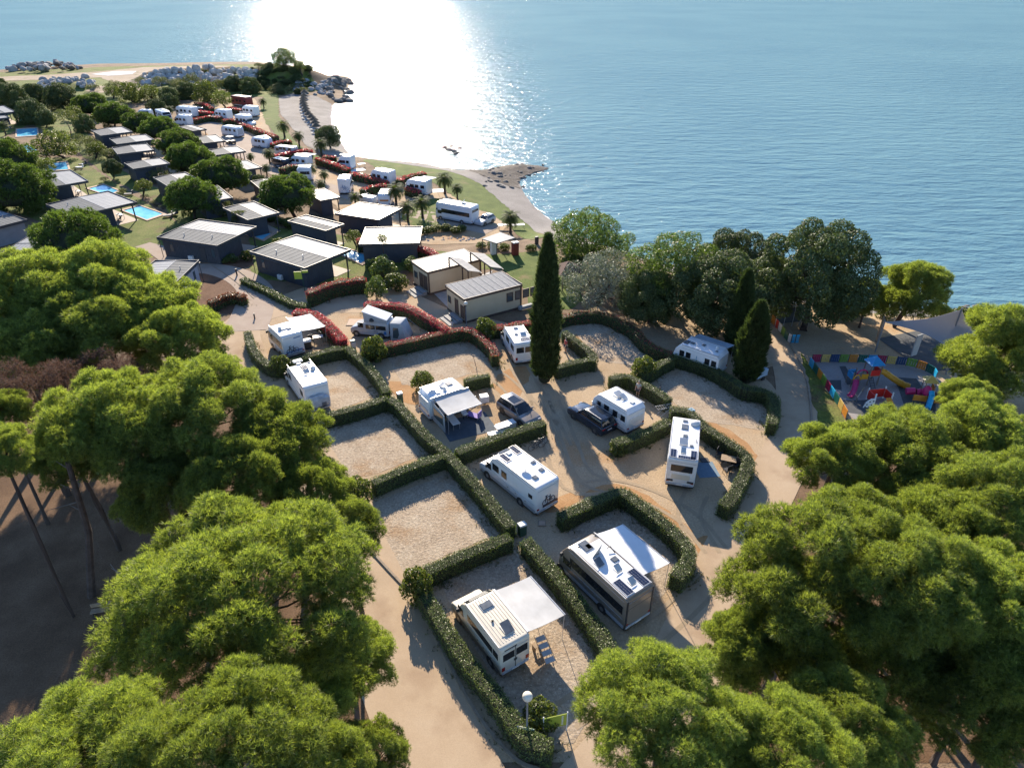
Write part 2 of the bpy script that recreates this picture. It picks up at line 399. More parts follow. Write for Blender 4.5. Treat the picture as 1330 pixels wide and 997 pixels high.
# pitches inside the hedges
for q in ([(428, 552), (512, 530), (572, 583), (478, 618), (434, 622)], [(478, 655), (590, 612), (660, 690), (580, 720), (520, 752), (490, 700)],
          [(452, 462), (500, 508), (440, 532), (400, 520)], [(500, 460), (640, 440), (650, 475), (560, 500), (522, 500)],
          [(742, 425), (800, 415), (868, 462), (842, 478), (775, 468)], [(852, 490), (905, 478), (960, 500), (1000, 520), (1000, 560), (905, 545), (865, 515)],
          [(565, 745), (672, 710), (800, 865), (745, 965), (700, 970), (640, 880)], [(735, 690), (810, 650), (885, 710), (880, 745), (840, 800), (760, 745)]):
    drape('pitch_floor', gp(q), M['pitch'], .03, 1.5, .12)
for q in ([(905, 700), (935, 690), (960, 640), (985, 625), (975, 670), (945, 720), (915, 765), (900, 745)], [(745, 436), (775, 424), (800, 430), (770, 448)], [(640, 500), (662, 478), (690, 480), (676, 520), (700, 560), (660, 520)],
          [(880, 520), (905, 530), (975, 580), (1000, 620), (990, 640), (975, 605), (930, 560)], [(760, 640), (800, 628), (850, 650), (900, 690), (870, 680), (810, 640)], [(505, 495), (540, 505), (545, 525), (520, 520)], [(840, 470), (870, 478), (850, 486)], [(700, 660), (740, 640), (760, 645), (722, 665)]):
    drape('orange_soil', gp(smooth_poly(q, 3)), M['orange_soil'], .028, .9, .35)
for ln in ([(715, 520), (735, 570), (760, 620), (830, 640), (890, 670), (930, 715)], [(700, 512), (716, 570), (742, 628), (790, 632)], [(670, 470), (700, 520), (730, 580)], [(620, 470), (660, 500), (720, 560)], [(905, 640), (895, 670), (920, 720)], [(850, 820), (885, 790), (925, 750)], [(735, 930), (780, 900), (850, 870)]):
    for off in (-.85, .85):
        L = [Vector(q) for q in smooth_line(gp(ln), 4)]; N_ = [(L[min(i + 1, len(L) - 1)] - L[max(i - 1, 0)]).normalized().orthogonal() * off for i in range(len(L))]
        drape('wheel_track', ribbon([a + b for a, b in zip(L, N_)], .32), M['track'], .038 + .002 * (off > 0), .9, .08)
# lawns and rough ground
drape('lawn', gp([(655, 330), (700, 326), (735, 345), (760, 390), (740, 402), (690, 400), (676, 370), (660, 355), (610, 330)]), M['lawn'], .03, 1.5, .2)
drape('lawn', gp([(1040, 458), (1050, 472), (1070, 500), (1092, 532), (1104, 560), (1066, 556), (1054, 515), (1046, 480)]), M['rough_grass'], .04, 1.2, .2)
drape('lawn', gp([(470, 208), (560, 210), (620, 228), (640, 250), (680, 285), (712, 306), (690, 312), (665, 298), (640, 280), (600, 262), (560, 236), (500, 225)]), M['lawn'], .04, 1.5, .3)
drape('lawn', gp([(343, 124), (362, 124), (362, 150), (378, 178), (400, 200), (440, 205), (432, 212), (395, 205), (365, 182), (345, 160), (338, 140)]), M['lawn'], .05, 1.5, .3)
drape('lawn', gp([(530, 262), (570, 258), (580, 290), (540, 296), (520, 285)]), M['lawn'], .06, 1.5, .2)
drape('bank_grass', gp([(-40, 165), (40, 140), (90, 152), (130, 192), (160, 222), (205, 245), (250, 262), (300, 282), (300, 300), (230, 290), (205, 262), (150, 236), (110, 205), (90, 190), (40, 160), (-40, 200)]), M['rough_grass'], .03, 2, .3)
drape('bank_grass', gp([(-40, 205), (100, 205), (150, 238), (235, 292), (250, 318), (180, 330), (100, 300), (-40, 260)]), M['rough_grass'], .025, 2, .3)
drape('bank_grass', gp([(330, 292), (440, 305), (520, 322), (600, 330), (655, 335), (640, 350), (560, 345), (520, 352), (500, 375), (430, 372), (330, 362), (320, 330)]), M['rough_grass'], .025, 2, .3)
drape('bare_soil', gp([(258, 345), (300, 362), (322, 395), (300, 408), (250, 405), (235, 372)]), M['soil'], .03, 1.5, .2)
drape('bare_soil', gp([(296, 315), (330, 325), (330, 345), (300, 350), (280, 340)]), M['soil'], .03, 1.5, .2)
drape('headland_scrub_ground', gp([(-60, 128), (0, 108), (60, 100), (140, 118), (190, 116), (330, 118), (338, 95), (400, 92), (420, 118), (345, 126), (230, 130), (120, 138), (-60, 150)]), M['rough_grass'], .04, 2, .4)
drape('shore_grass', gp([(-80, 99), (0, 94), (130, 87.5), (260, 85), (345, 84), (400, 97), (340, 112), (190, 120), (-80, 130)]), M['rough_grass'], .06, 2.5, .5)
drape('dry_sand', gp([(-20, 101), (60, 98), (130, 93), (185, 88), (260, 85.5), (300, 86), (230, 92), (185, 100), (176, 110), (185, 118), (130, 121), (110, 119), (150, 110), (130, 101), (60, 104), (-20, 106)]), M['sand'], .10, 2.5, .5)
drape('salt_pan', gp([(118, 97), (150, 93), (178, 93), (172, 97), (140, 99)]), M['pale_clay'], .15, 2, .3)
# beaches: between the water line and the grass
BE1 = gp([(432, 136), (430, 152), (433, 166), (440, 180), (448, 192), (458, 203), (440, 206), (420, 200), (398, 190), (378, 165), (364, 148), (362, 128), (380, 122), (410, 125)])
drape('pebble_beach', BE1, M['beach'], .07, 1.5, .2)
BE2 = gp([(470, 206), (540, 211), (595, 221), (625, 221), (650, 218), (680, 238), (682, 254), (695, 270), (712, 284), (735, 299), (775, 318), (760, 330), (720, 312), (690, 296), (650, 262), (625, 240), (580, 222), (520, 213)])
drape('pebble_beach', BE2, M['beach'], .07, 1.5, .2)
drape('rock_shelf', gp([(600, 221), (640, 220), (672, 214), (700, 216), (713, 219), (700, 223), (682, 228), (673, 236), (676, 246), (655, 240), (625, 228)]), M['rockshelf'], .11, 1.2, .3)
drape('pebble_beach', gp([(800, 326), (950, 366), (1110, 397), (1240, 407), (1330, 412), (1330, 425), (1200, 412), (1090, 402), (900, 365)]), M['beach'], .05, 2, .2)

def kerb(line, h=.13, wd=.14, name='kerb'):
    L = [Vector(p) for p in line]; m = MB()
    for a, b in zip(L, L[1:]):
        d = (b - a).normalized(); n = Vector((-d.y, d.x)) * wd / 2; za = float(hgt(a.x, a.y)); zb = float(hgt(b.x, b.y))
        b2 = a.lerp(b, .985)
        q = [(a - n), (b2 - n), (b2 + n), (a + n)]
        m.hexa([(p.x, p.y, z - .1) for p, z in zip(q, (za, zb, zb, za))], [(p.x, p.y, z + h) for p, z in zip(q, (za, zb, zb, za))])
    return tag(m.build(name, M['kerb']), kind='structure')
kerb(smooth_line(gp([(424, 612), (446, 652), (470, 700), (495, 730), (525, 762)]), 3), .16, .16)
kerb(smooth_line(gp([(553, 800), (590, 875), (625, 935), (668, 985), (700, 1000)]), 4), .12, .2)
kerb(smooth_line(gp([(1000, 412), (1026, 448), (1046, 490), (1052, 520), (1054, 548)]), 4), .13, .16)
kerb(smooth_line(gp([(310, 352), (345, 378), (385, 397), (400, 400)]), 4), .13, .2)
kerb(smooth_line(gp([(275, 345), (305, 365), (330, 388)]), 4), .10, .12)

# ------------------------------------------------------------------ sea
def sea_mat():
    m, t, b = nodes('sea_water'); v = geopos(t)
    b.inputs['Base Color'].default_value = (.012, .085, .115, 1); b.inputs['Roughness'].default_value = .13
    b.inputs['IOR'].default_value = 1.33; b.inputs['Specular IOR Level'].default_value = .17
    mp = nd(t, 'ShaderNodeMapping'); mp.inputs['Rotation'].default_value = (0, 0, R(-5)); mp.inputs['Scale'].default_value = (.40, 1, 1)
    t.links.new(v, mp.inputs['Vector']); s = mp.outputs[0]
    n1 = noise(t, s, .28, 3, .5); n2 = noise(t, s, .9, 3, .55); n3 = noise(t, v, 3.2, 3, .6)
    big = noise(t, v, .012, 3, .5)
    nn = bumpn(t, n1, 1.0, .70); nn = bumpn(t, n2, 1.0, .38, nn); nn = bumpn(t, n3, .8, .10, nn)
    c = mix(t, ramp(t, big, [(.38, (0, 0, 0)), (.62, (1, 1, 1))]), (.090, .195, .230), (.108, .22, .248))
    # body of the water below a reflecting, wave-roughened surface: facing slopes keep a rough sea from mirroring fully at grazing angles
    df = nd(t, 'ShaderNodeBsdfDiffuse'); t.links.new(c, df.inputs['Color']); gl = nd(t, 'ShaderNodeBsdfGlossy'); gl.inputs['Roughness'].default_value = .14; t.links.new(nn, df.inputs['Normal'])
    t.links.new(nn, gl.inputs['Normal']); fr = nd(t, 'ShaderNodeFresnel'); fr.inputs['IOR'].default_value = 1.33; t.links.new(nn, fr.inputs['Normal'])
    mn = nd(t, 'ShaderNodeMath', operation='MINIMUM'); mn.inputs[1].default_value = .155; t.links.new(fr.outputs[0], mn.inputs[0])
    ms = nd(t, 'ShaderNodeMixShader'); t.links.new(mn.outputs[0], ms.inputs[0]); t.links.new(df.outputs[0], ms.inputs[1]); t.links.new(gl.outputs[0], ms.inputs[2])
    t.links.new(ms.outputs[0], t.nodes['Material Output'].inputs['Surface'])
    return m
M['sea'] = sea_mat()
def sea():
    m = MB(); n = 64; rs = [0, 60, 150, 400, 1200, 4000, 14000]
    vs = [(0, 150, SEA)]; fs = []
    for r in rs[1:]:
        for i in range(n): t = 2 * math.pi * i / n; vs.append((r * math.cos(t), 150 + r * math.sin(t), SEA))
    for i in range(n): fs.append((0, 1 + i, 1 + (i + 1) % n))
    for k in range(len(rs) - 2):
        for i in range(n): a = 1 + k * n; fs.append((a + i, a + n + i, a + n + (i + 1) % n, a + (i + 1) % n))
    m.add(vs, fs); return tag(m.build('sea', M['sea'], smooth=True), kind='structure')
sea()
# ------------------------------------------------------------------ foliage
M['pine'] = leafmat('pine_needles', (.066, .096, .032), (.325, .355, .085), (2.0, 2.15, .85), .45, .5, .16)
M['pine_dead'] = leafmat('dead_needles', (.085, .050, .034), (.17, .105, .075), (1.4, 1.3, 1.2), .25, .8, .1)
M['umbrella_pine'] = leafmat('stone_pine_needles', (.045, .078, .017), (.125, .175, .036), (2.0, 2.1, .9), .34, .5, .14)
M['oak'] = leafmat('oak_leaves', (.045, .066, .022), (.118, .150, .050), (1.5, 1.6, .8), .22, .6, .2)
M['olive'] = leafmat('olive_leaves', (.14, .155, .11), (.27, .29, .215), (1.2, 1.3, .9), .2, .5, .1)
M['broad'] = leafmat('broad_leaves', (.050, .070, .018), (.13, .15, .036), (2.0, 2.1, .8), .36, .45, .22)
M['cypress'] = leafmat('cypress_leaves', (.030, .050, .016), (.080, .108, .034), (1.7, 1.8, .8), .2, .6, .12)
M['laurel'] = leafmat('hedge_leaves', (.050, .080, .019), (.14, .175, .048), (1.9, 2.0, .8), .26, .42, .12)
M['red_leaf'] = leafmat('red_photinia_leaves', (.36, .030, .045), (.68, .10, .12), (1.6, 1.2, 1.1), .36, .35, .1)
M['rust_leaf'] = leafmat('rust_photinia_leaves', (.12, .045, .018), (.27, .09, .04), (1.6, 1.3, 1.0), .34, .4, .1)
M['palm'] = leafmat('palm_fronds', (.040, .060, .016), (.095, .115, .034), (1.7, 1.8, .8), .3, .75, .12)
M['dry_frond'] = pm('dry_frond', (.19, .13, .07), (.11, .075, .04), 4, .9)
M['bark'] = pm('pine_bark', (.055, .038, .029), (.10, .07, .054), 2.5, .95, .8, 9, dist=.05)
M['twig'] = pm('grey_twig', (.20, .17, .14), (.13, .11, .09), 3, .9)
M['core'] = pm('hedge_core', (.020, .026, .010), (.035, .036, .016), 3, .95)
M['scrub'] = leafmat('scrub_leaves', (.060, .072, .028), (.15, .16, .060), (1.6, 1.7, .8), .3, .55, .2)

NR = np.random.RandomState
def unit(v): return v / (np.linalg.norm(v, axis=-1, keepdims=True) + 1e-9)
def tufts(C, D, k, L, W, spread, rs, tipbias=.3, tri=False):
    """sprays of k needle blades round each direction"""
    n = len(C); C = np.repeat(C, k, 0); D = np.repeat(D, k, 0)
    d = unit(D + spread * unit(rs.normal(size=(n * k, 3))))
    ln = L * rs.uniform(.65, 1.2, (n * k, 1)); s = unit(np.cross(d, rs.normal(size=(n * k, 3)))) * (W / 2)
    base = np.repeat(rs.uniform(0, .75, n), k)[:, None]
    if tri:
        V = np.stack([C - s + d * ln * .1, C + s + d * ln * .1, C + d * ln], 1).reshape(-1, 3); q = np.array([-.15, -.15, tipbias])
    else:
        mid = C + d * ln * .45; V = np.stack([C, mid - s, C + d * ln, mid + s], 1).reshape(-1, 3); q = np.array([-.1, 0, tipbias, 0])
    F = np.arange(len(V)).reshape(-1, len(q))
    T = np.clip(base + q[None] + rs.uniform(-.1, .1, (n * k, 1)), 0, 1).reshape(-1)
    return V, F, T
def leaf_quads(C, N, size, rs, jit=.9, asp=.55, hi=None):
    n = len(C); nn = unit(N + jit * unit(rs.normal(size=(n, 3))))
    u = unit(np.cross(nn, rs.normal(size=(n, 3)))); v = np.cross(nn, u)
    s = size * rs.uniform(.6, 1.25, (n, 1))
    V = np.stack([C - u * s * .5, C - v * s * asp * .5 + nn * s * .08, C + u * s * .5, C + v * s * asp * .5 + nn * s * .08], 1).reshape(-1, 3)
    t = rs.uniform(0, .9, n) if hi is None else np.clip(hi + rs.uniform(-.25, .25, n), 0, 1)
    return V, np.arange(n * 4).reshape(-1, 4), np.repeat(t, 4)
def merge(parts):
    Vs, Fs, Ts, o = [], [], [], 0
    for V, F, T in parts: Vs.append(V); Fs.append(F + o); Ts.append(T); o += len(V)
    return np.concatenate(Vs), np.concatenate(Fs), np.concatenate(Ts)
def sphere_pts(n, rs):
    return unit(rs.normal(size=(n, 3)))
def lobes_of(n, rs, rad, flat, rmin, rmax, zlow=-.25, inner=.3, sep=.75):
    """clump centres spread evenly over a flattened dome of radius rad, some deeper inside"""
    out = []
    for i in range(n):
        z = zlow + (1 - zlow) * (i + .5) / n; a = i * 2.39996 + rs.uniform(-.35, .35); q = math.sqrt(max(0, 1 - z * z))
        d = unit(np.array([q * math.cos(a), q * math.sin(a), z]) + rs.normal(0, .10, 3)); r = rs.uniform(rmin, rmax) * rad
        f = rs.uniform(.80, 1.06) if rs.uniform() < .8 else rs.uniform(.35, .75)
        out.append((d * np.array([1, 1, flat]) * (rad - r * .8) * f, r))
    return out
def lobe_surface(lobes, dens, rs, zmin=-.45, shell=(.72, 1.02), keep=.72):
    Cs, Ds = [], []
    for i, (c, r) in enumerate(lobes):
        n = int(dens * 4 * math.pi * r * r); d = sphere_pts(n, rs); d = d[d[:, 2] > zmin + rs.uniform(-.2, .2, len(d))]
        p = c + d * r * rs.uniform(*shell, (len(d), 1)) * np.array([1, 1, .85])
        ok = np.ones(len(p), bool)
        for j, (c2, r2) in enumerate(lobes):
            if j != i: ok &= np.linalg.norm(p - c2, axis=1) > keep * r2
        Cs.append(p[ok]); Ds.append(d[ok])
    return np.concatenate(Cs), np.concatenate(Ds)

def limb_mesh(lobes, top, r0, rs, m):
    """a limb from the fork to each clump"""
    b = MB(); fork = Vector((0, 0, top))
    for c, r in lobes[::3]:
        c = Vector(c) * .72; s = fork + Vector((0, 0, rs.uniform(0, .25) * max(.1, c.z - top))); mdl = s.lerp(c, .5) + Vector((0, 0, -.10 * (c - s).length))
        b.path([s, mdl, c], [r0 * .36, r0 * .22, .03], 5)
    return b.mesh('branches', m, smooth=True)
def trunk_mesh(r, rs, m, n=8):
    """unit-high trunk, base off the axis, scaled to each tree"""
    b = MB(); a = rs.uniform(0, 6.28); lx, ly = .9 * math.cos(a), .9 * math.sin(a)
    b.path([(lx, ly, -.02), (lx * .95, ly * .95, .05), (lx * .6 + rs.uniform(-.2, .2), ly * .6, .4), (lx * .2, ly * .2 + rs.uniform(-.2, .2), .75), (0, 0, 1)], [r * 1.4, r, r * .85, r * .72, r * .6], n)
    return b.mesh('trunk', m, smooth=True)

def pine_proto(seed, rad, flat, nl, dens, k, L, W, mat_, zlow=-.5, rr=(.20, .34), spread=.75, height=9.0, trunk_r=.26, keep=.7, up=.75, sep=.75, dead=0, zmin=-.6):
    rs = NR(seed); lb = lobes_of(nl, rs, rad, flat, rr[0], rr[1], zlow, sep=sep)
    sub = []
    for c, r in lb:                             # smaller clumps make each mass ragged
        sub.append((c, r * .78))
        for d in sphere_pts(9, rs):
            if d[2] > -.5: sub.append((c + d * r * rs.uniform(.62, 1.0) * np.array([1, 1, .8]), r * rs.uniform(.26, .46)))
    C, D = lobe_surface(sub, dens, rs, zmin, (.5, 1.28), keep)
    V, F, T = tufts(C, unit(D + np.array([0, 0, up])), k, L, W, spread, rs, .35, True)
    print('pine', seed, len(F))
    crown = np_mesh('crown', V, F, mat_, T)
    return dict(crown=crown, trunk=trunk_mesh(trunk_r, rs, M['bark']), limbs=limb_mesh(lb, -flat * rad * .35, trunk_r, rs, M['bark']), rad=rad, flat=flat, top=-flat * rad * .35)
def oak_proto(seed, rad, flat, nl, dens, size, mat_, zlow=-.6, rr=(.22, .36), height=4.0, trunk_r=.3, jit=.9, asp=.6, shell=(.75, 1.03), zmin=-.7, sep=.7, bark=None):
    rs = NR(seed); lb = lobes_of(nl, rs, rad, flat, rr[0], rr[1], zlow, sep=sep)
    C, D = lobe_surface(lb, dens, rs, zmin, shell)
    V, F, T = leaf_quads(C, D, size, rs, jit, asp)
    crown = np_mesh('crown', V, F, mat_, T)
    return dict(crown=crown, trunk=trunk_mesh(trunk_r, rs, bark or M['bark']), limbs=limb_mesh(lb, -flat * rad * .45, trunk_r, rs, bark or M['bark']), rad=rad, flat=flat, top=-flat * rad * .45)

def plant_tree(name, proto, loc, rad, label, cat='tree', group=None, rz=None, zs=None):
    """loc is the crown's centre; the trunk reaches down to the ground below"""
    s = rad / proto['rad']; g = float(hgt(loc[0], loc[1])); need = loc[2] - g
    t = thing(name, label, cat, (loc[0], loc[1], g), rnd.uniform(0, 6.28) if rz is None else rz, group)
    c = link('crown', proto['crown'], t); c.location = (0, 0, need); c.scale = (s, s, s * (zs or rnd.uniform(.92, 1.1)))
    f = need + proto['top'] * c.scale.z
    if f > .3:
        k = link('trunk', proto['trunk'], t); k.scale = (min(1.2, s), min(1.2, s), f + .05)
    if proto in STONE:
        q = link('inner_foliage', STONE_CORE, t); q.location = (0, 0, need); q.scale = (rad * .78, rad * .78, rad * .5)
    l = link('branches', proto['limbs'], t); l.location = (0, 0, need); l.scale = c.scale
    return t

PINES = [pine_proto(1, 5.5, .66, 42, 44, 9, .31, .029, M['pine'], rr=(.17, .30), spread=.95),
         pine_proto(2, 5.5, .74, 48, 44, 9, .31, .029, M['pine'], rr=(.15, .28), spread=.95),
         pine_proto(3, 4.5, .88, 36, 44, 9, .31, .029, M['pine'], rr=(.18, .32), spread=.95)]
DOME = pine_proto(4, 6.5, .66, 76, 34, 9, .31, .031, M['pine'], rr=(.13, .23), sep=.62, zlow=-.35, spread=.95)
OPEN = pine_proto(5, 4.5, 1.05, 40, 44, 9, .31, .029, M['pine'], rr=(.17, .28), zlow=-.8, sep=.9, spread=.95)
DEAD = pine_proto(6, 4.0, .70, 36, 13, 6, .34, .030, M['pine_dead'], rr=(.14, .26), spread=1.2, up=.1)
STONE = [pine_proto(7 + i, 4.0, .74, 66, 24, 8, .28, .06, M['umbrella_pine'], rr=(.17, .25), sep=.45, zlow=-.55, spread=1.0, height=4.5, trunk_r=.22, up=.3, keep=.8) for i in range(2)]
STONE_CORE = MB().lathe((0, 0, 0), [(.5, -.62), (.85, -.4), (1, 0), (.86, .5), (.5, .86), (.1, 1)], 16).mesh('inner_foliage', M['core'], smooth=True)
OAKS = [oak_proto(20, 5.0, .95, 60, 85, .20, M['oak'], rr=(.16, .30), zlow=-.85), oak_proto(21, 5.0, .85, 54, 85, .20, M['oak'], rr=(.16, .3), zlow=-.85)]
OLIVE = oak_proto(22, 4.0, .8, 48, 42, .20, M['olive'], rr=(.16, .28), asp=.4, height=3)
BROAD = [oak_proto(23, 3.5, .9, 36, 26, .26, M['broad'], rr=(.18, .34), height=2.6), oak_proto(24, 3.5, .8, 40, 26, .26, M['broad'], rr=(.16, .3), height=2.6)]
SCRUB = oak_proto(25, 2.0, .6, 24, 32, .17, M['scrub'], rr=(.2, .38), height=1.0, trunk_r=.06, zlow=-.2)
ALEP = oak_proto(26, 4.0, .8, 44, 60, .26, M['umbrella_pine'], rr=(.16, .3), asp=.25, height=3.5)

def px_tree(name, proto, px, py, rpx, zc, label, cat='pine tree', group=None, **kw):
    """crown centre seen at px,py, its height zc above the datum, its radius in pixels"""
    c = at(px, py, zc); return plant_tree(name, proto, c, rpx * depth_of(c) / FPX, label, cat, group, **kw)
def base_tree(name, proto, px, pbase, ptop, rpx, label, cat='tree', group=None, **kw):
    """tree standing at px,pbase whose top shows at ptop"""
    g = G(px, pbase); d = ray(px, ptop); top = CAM_H + d.z * (g.y / d.y)
    rad = rpx * (1.12 if name in ('holm_oak', 'coastal_pine', 'olive_tree') else 1) * depth_of(g) / FPX; zc = max(g.z + rad * .45, top - rad * proto['flat'] * 1.02)
    return plant_tree(name, proto, (g.x, g.y, zc), rad, label, cat, group, **kw)

# near pines -------------------------------------------------------------
NG = 'pines around the camp'
near = [
 (PINES[0], 110, 1010, 135, 13, 'bright yellow-green pine filling the bottom left corner of the view'),
 (PINES[1], 290, 1005, 150, 13.5, 'bright pine crown in the lower left, just below the large domed pine'),
 (PINES[2], 415, 1000, 70, 11, 'small pine crown at the bottom edge beside the sandy road'),
 (PINES[2], 480, 985, 55, 5, 'dark low pine at the bottom edge touching the sandy road'),
 (DOME, 322, 775, 172, 10.5, 'large domed pine crown in the lower left beside the road'),
 (PINES[2], 448, 690, 52, 7, 'pine branches reaching over the road beside the empty pitches'),
 (PINES[0], 455, 860, 62, 6, 'shaded pine behind the domed pine, at the left edge of the road'),
 (PINES[0], 150, 555, 92, 11, 'pine with ragged crown at left above the dark clearing'),
 (PINES[1], 262, 530, 92, 11, 'broad light green pine left of the white motorhome with the covered bikes'),
 (PINES[2], 365, 575, 68, 9, 'pine at the road edge nearest the empty pitch and its shrub'),
 (PINES[1], 315, 625, 80, 9, 'shadowed pine just above the large domed pine'),
 (PINES[0], 45, 385, 85, 11, 'pine at the left edge below the grey cabin roofs'),
 (PINES[1], 125, 370, 78, 11, 'pine crown below the pale cabin roof in the upper left grove'),
 (PINES[2], 195, 405, 66, 9, 'pine beside the light blue cabin'),
 (PINES[0], 115, 435, 85, 9, 'pine in the middle of the upper left grove above the brown tree'),
 (PINES[1], 232, 445, 66, 8, 'rounded pine at the right end of the upper left grove by the junction'),
 (PINES[2], 25, 450, 55, 9, 'pine at the left edge above the brown withered tree'),
 (PINES[2], 2, 590, 44, 13, 'small bright pine crown cut by the left edge'),
 (PINES[2], 0, 540, 40, 10, 'pine sprig at the left edge under the withered tree'),
 (PINES[1], 1085, 600, 62, 9, 'pine crown covering the corner of the playground'),
 (PINES[0], 1175, 590, 82, 9, 'bright pine crown directly below the play towers'),
 (PINES[2], 1268, 575, 66, 9, 'pine crown right of centre below the playground at right'),
 (PINES[1], 1300, 660, 92, 10, 'large pine at the right edge below the playground'),
 (PINES[0], 1200, 668, 66, 8, 'pine with pale bare twigs in the middle of the right grove'),
 (OPEN, 1052, 755, 112, 9, 'tall layered pine beside the right road'),
 (PINES[1], 1180, 760, 100, 10.5, 'bright pine behind the tall layered pine in the right grove'),
 (PINES[0], 1285, 790, 100, 9.5, 'pine at the right edge in the lower half'),
 (OPEN, 1010, 850, 80, 6, 'shaded pine low at the end of the right road'),
 (PINES[2], 1150, 870, 78, 5.5, 'dark pine deep in the shade of the right grove'),
 (PINES[1], 1260, 910, 88, 6, 'dark pine in the lower right with thin branches'),
 (PINES[0], 862, 935, 112, 12, 'bright yellow-green pine at the bottom, right of the camper van pitch'),
 (PINES[1], 1020, 985, 95, 11.5, 'bright pine crown at the bottom edge right of centre'),
 (PINES[2], 945, 985, 60, 9, 'small pine at the bottom edge between two bright crowns'),
 (PINES[2], 960, 838, 52, 7, 'feathery pine sprays at the end of the right road'),
 (PINES[0], 1120, 690, 72, 9.5, 'pine between the playground grove and the tall layered pine'),
 (PINES[2], 1225, 700, 70, 9, 'rounded pine in the heart of the right grove'),
 (PINES[0], 1100, 940, 80, 8, 'shaded pine behind the bottom pine crowns at right'),
 (PINES[2], 1320, 880, 80, 8, 'pine cut by the right edge low in the view'),
 (PINES[2], 60, 470, 60, 8, 'dark green pine behind the withered crowns at left'),
 (PINES[0], 95, 590, 60, 9, 'pine at the left of the dark clearing, next to the leaning bare trunk'),
 (PINES[2], 210, 640, 62, 8, 'shaded pine left of the large domed pine'),
 (PINES[1], 405, 640, 55, 8, 'pine at the road between the domed pine and the ragged ones'),
 (PINES[0], 400, 905, 70, 7, 'dark pine under the right side of the domed pine'),
 (PINES[2], 1312, 464, 84, 5.5, 'dark green pine beside the grey shade sail at the right edge'),
 (PINES[1], 1256, 518, 38, 4.5, 'pine branches hanging over the playground fence'),
]
for i, (pr, x, y, r, z, lab) in enumerate(near): px_tree('pine_tree', pr, x, y, r, z, lab, group=NG)
px_tree('withered_pine', DEAD, 45, 512, 62, 9.5, 'brown withered pine at the left edge', 'pine tree')
px_tree('withered_pine', DEAD, 132, 497, 58, 8.5, 'brown withered pine crown between the two green groves', 'pine tree')
px_tree('pine_tree', PINES[2], 1186, 381, 48, 3.8, 'yellow-green pine on the shore behind the globe lamp', group=NG)
px_tree('pine_tree', OPEN, 1128, 388, 26, 3.0, 'slender small pine on the shore beside the tall dark oak', group=NG)
# bare leaning trunks on the left clearing
def bare_trunk(p0, p1, r, label):
    b = MB(); a, c = Vector(p0), Vector(p1); m1 = a.lerp(c, .5) + Vector((.4, .2, 0))
    b.path([a, m1, c], [r, r * .75, r * .5], 8); t = thing('bare_pine', label, 'tree', a)
    o = b.build('trunk', M['bark'], t, smooth=True); o.location = -a
    for k in range(5):
        s = m1.lerp(c, .3 + .15 * k); o = MB().tube(s, s + Vector((rnd.uniform(-1.2, 1.2), rnd.uniform(-1, 1), rnd.uniform(.2, .9))), .05, .015, 4).build('dead_branch', M['twig'], t); o.location = -a
    return t
a = G(119, 774); bare_trunk(a, at(88, 600, 11), .28, 'leaning bare pine trunk in the shaded clearing at left')
a = G(161, 872); bare_trunk(a, at(160, 740, 9), .26, 'upright pine trunk beside the picnic bench at left')

# middle distance ----------------------------------------------------------
base_tree('holm_oak', OAKS[0], 1043, 425, 288, 64, 'tallest dark holm oak on the shore, left of the small pines', zs=1.05)
base_tree('holm_oak', OAKS[1], 1000, 402, 330, 42, 'dark oak behind the cypress pair, left of the tallest oak')
base_tree('holm_oak', OAKS[1], 925, 432, 328, 58, 'dark spreading oak behind the white caravan with the blue stripe')
base_tree('holm_oak', OAKS[0], 950, 370, 306, 46, 'oak at the water behind the dark spreading oak')
base_tree('coastal_pine', ALEP, 868, 408, 300, 56, 'dense green pine between the silver olive and the dark oaks')
base_tree('olive_tree', OLIVE, 782, 398, 325, 48, 'silver-grey rounded tree right of the tall cypress')
base_tree('coastal_pine', ALEP, 766, 345, 281, 50, 'dark green bushy pine on the shore behind the silver-grey tree')
base_tree('holm_oak', OAKS[1], 838, 420, 352, 36, 'low dark oak under the dense green pine')
def cypress(px, pb, pt, wpx, label, seed):
    g = G(px, pb); d = ray(px, pt); H = CAM_H + d.z * (g.y / d.y) - g.z; rad = wpx / 2 * depth_of(g) / FPX
    rs = NR(seed); n = int(rad * H * 330); u = rs.uniform(.02, 1, n) ** .85; a = rs.uniform(0, 6.283, n)
    prof = np.interp(u, [0, .06, .25, .5, .75, .92, 1], [.55, .8, 1, .93, .66, .28, .03]) * rad
    lump = 1 + .12 * np.sin(a * 4 + u * 17) + .10 * np.sin(a * 7 - u * 31 + 1.3) + .06 * np.sin(a * 13 + u * 60)
    rr = prof * lump * rs.uniform(.74, 1.02, n) * np.where(rs.uniform(0, 1, n) < .04, 1.18, 1)
    C = np.stack([rr * np.cos(a), rr * np.sin(a), .3 + u * (H - .6)], 1); D = unit(np.stack([np.cos(a) * .45, np.sin(a) * .45, np.ones(n)], 1))
    V, F, T = tufts(C, D, 6, .55, .07, .42, rs, .25)
    t = thing('cypress', label, 'cypress', g); link('crown', np_mesh('crown', V, F, M['cypress'], T), t)
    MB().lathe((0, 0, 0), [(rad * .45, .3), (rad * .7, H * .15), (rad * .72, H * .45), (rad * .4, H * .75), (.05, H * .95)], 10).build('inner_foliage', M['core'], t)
    MB().tube((0, 0, -.2), (0, 0, H * .5), .25, .1, 8).build('trunk', M['bark'], t); return t
cypress(707, 497, 304, 32, 'tallest slender cypress standing alone in the middle of the camp', 31)
cypress(968, 497, 391, 34, 'plump leaning cypress right of the white caravan with the blue stripe', 32)
cypress(952, 462, 350, 26, 'dark cypress behind the plump one, half hidden by it', 33)

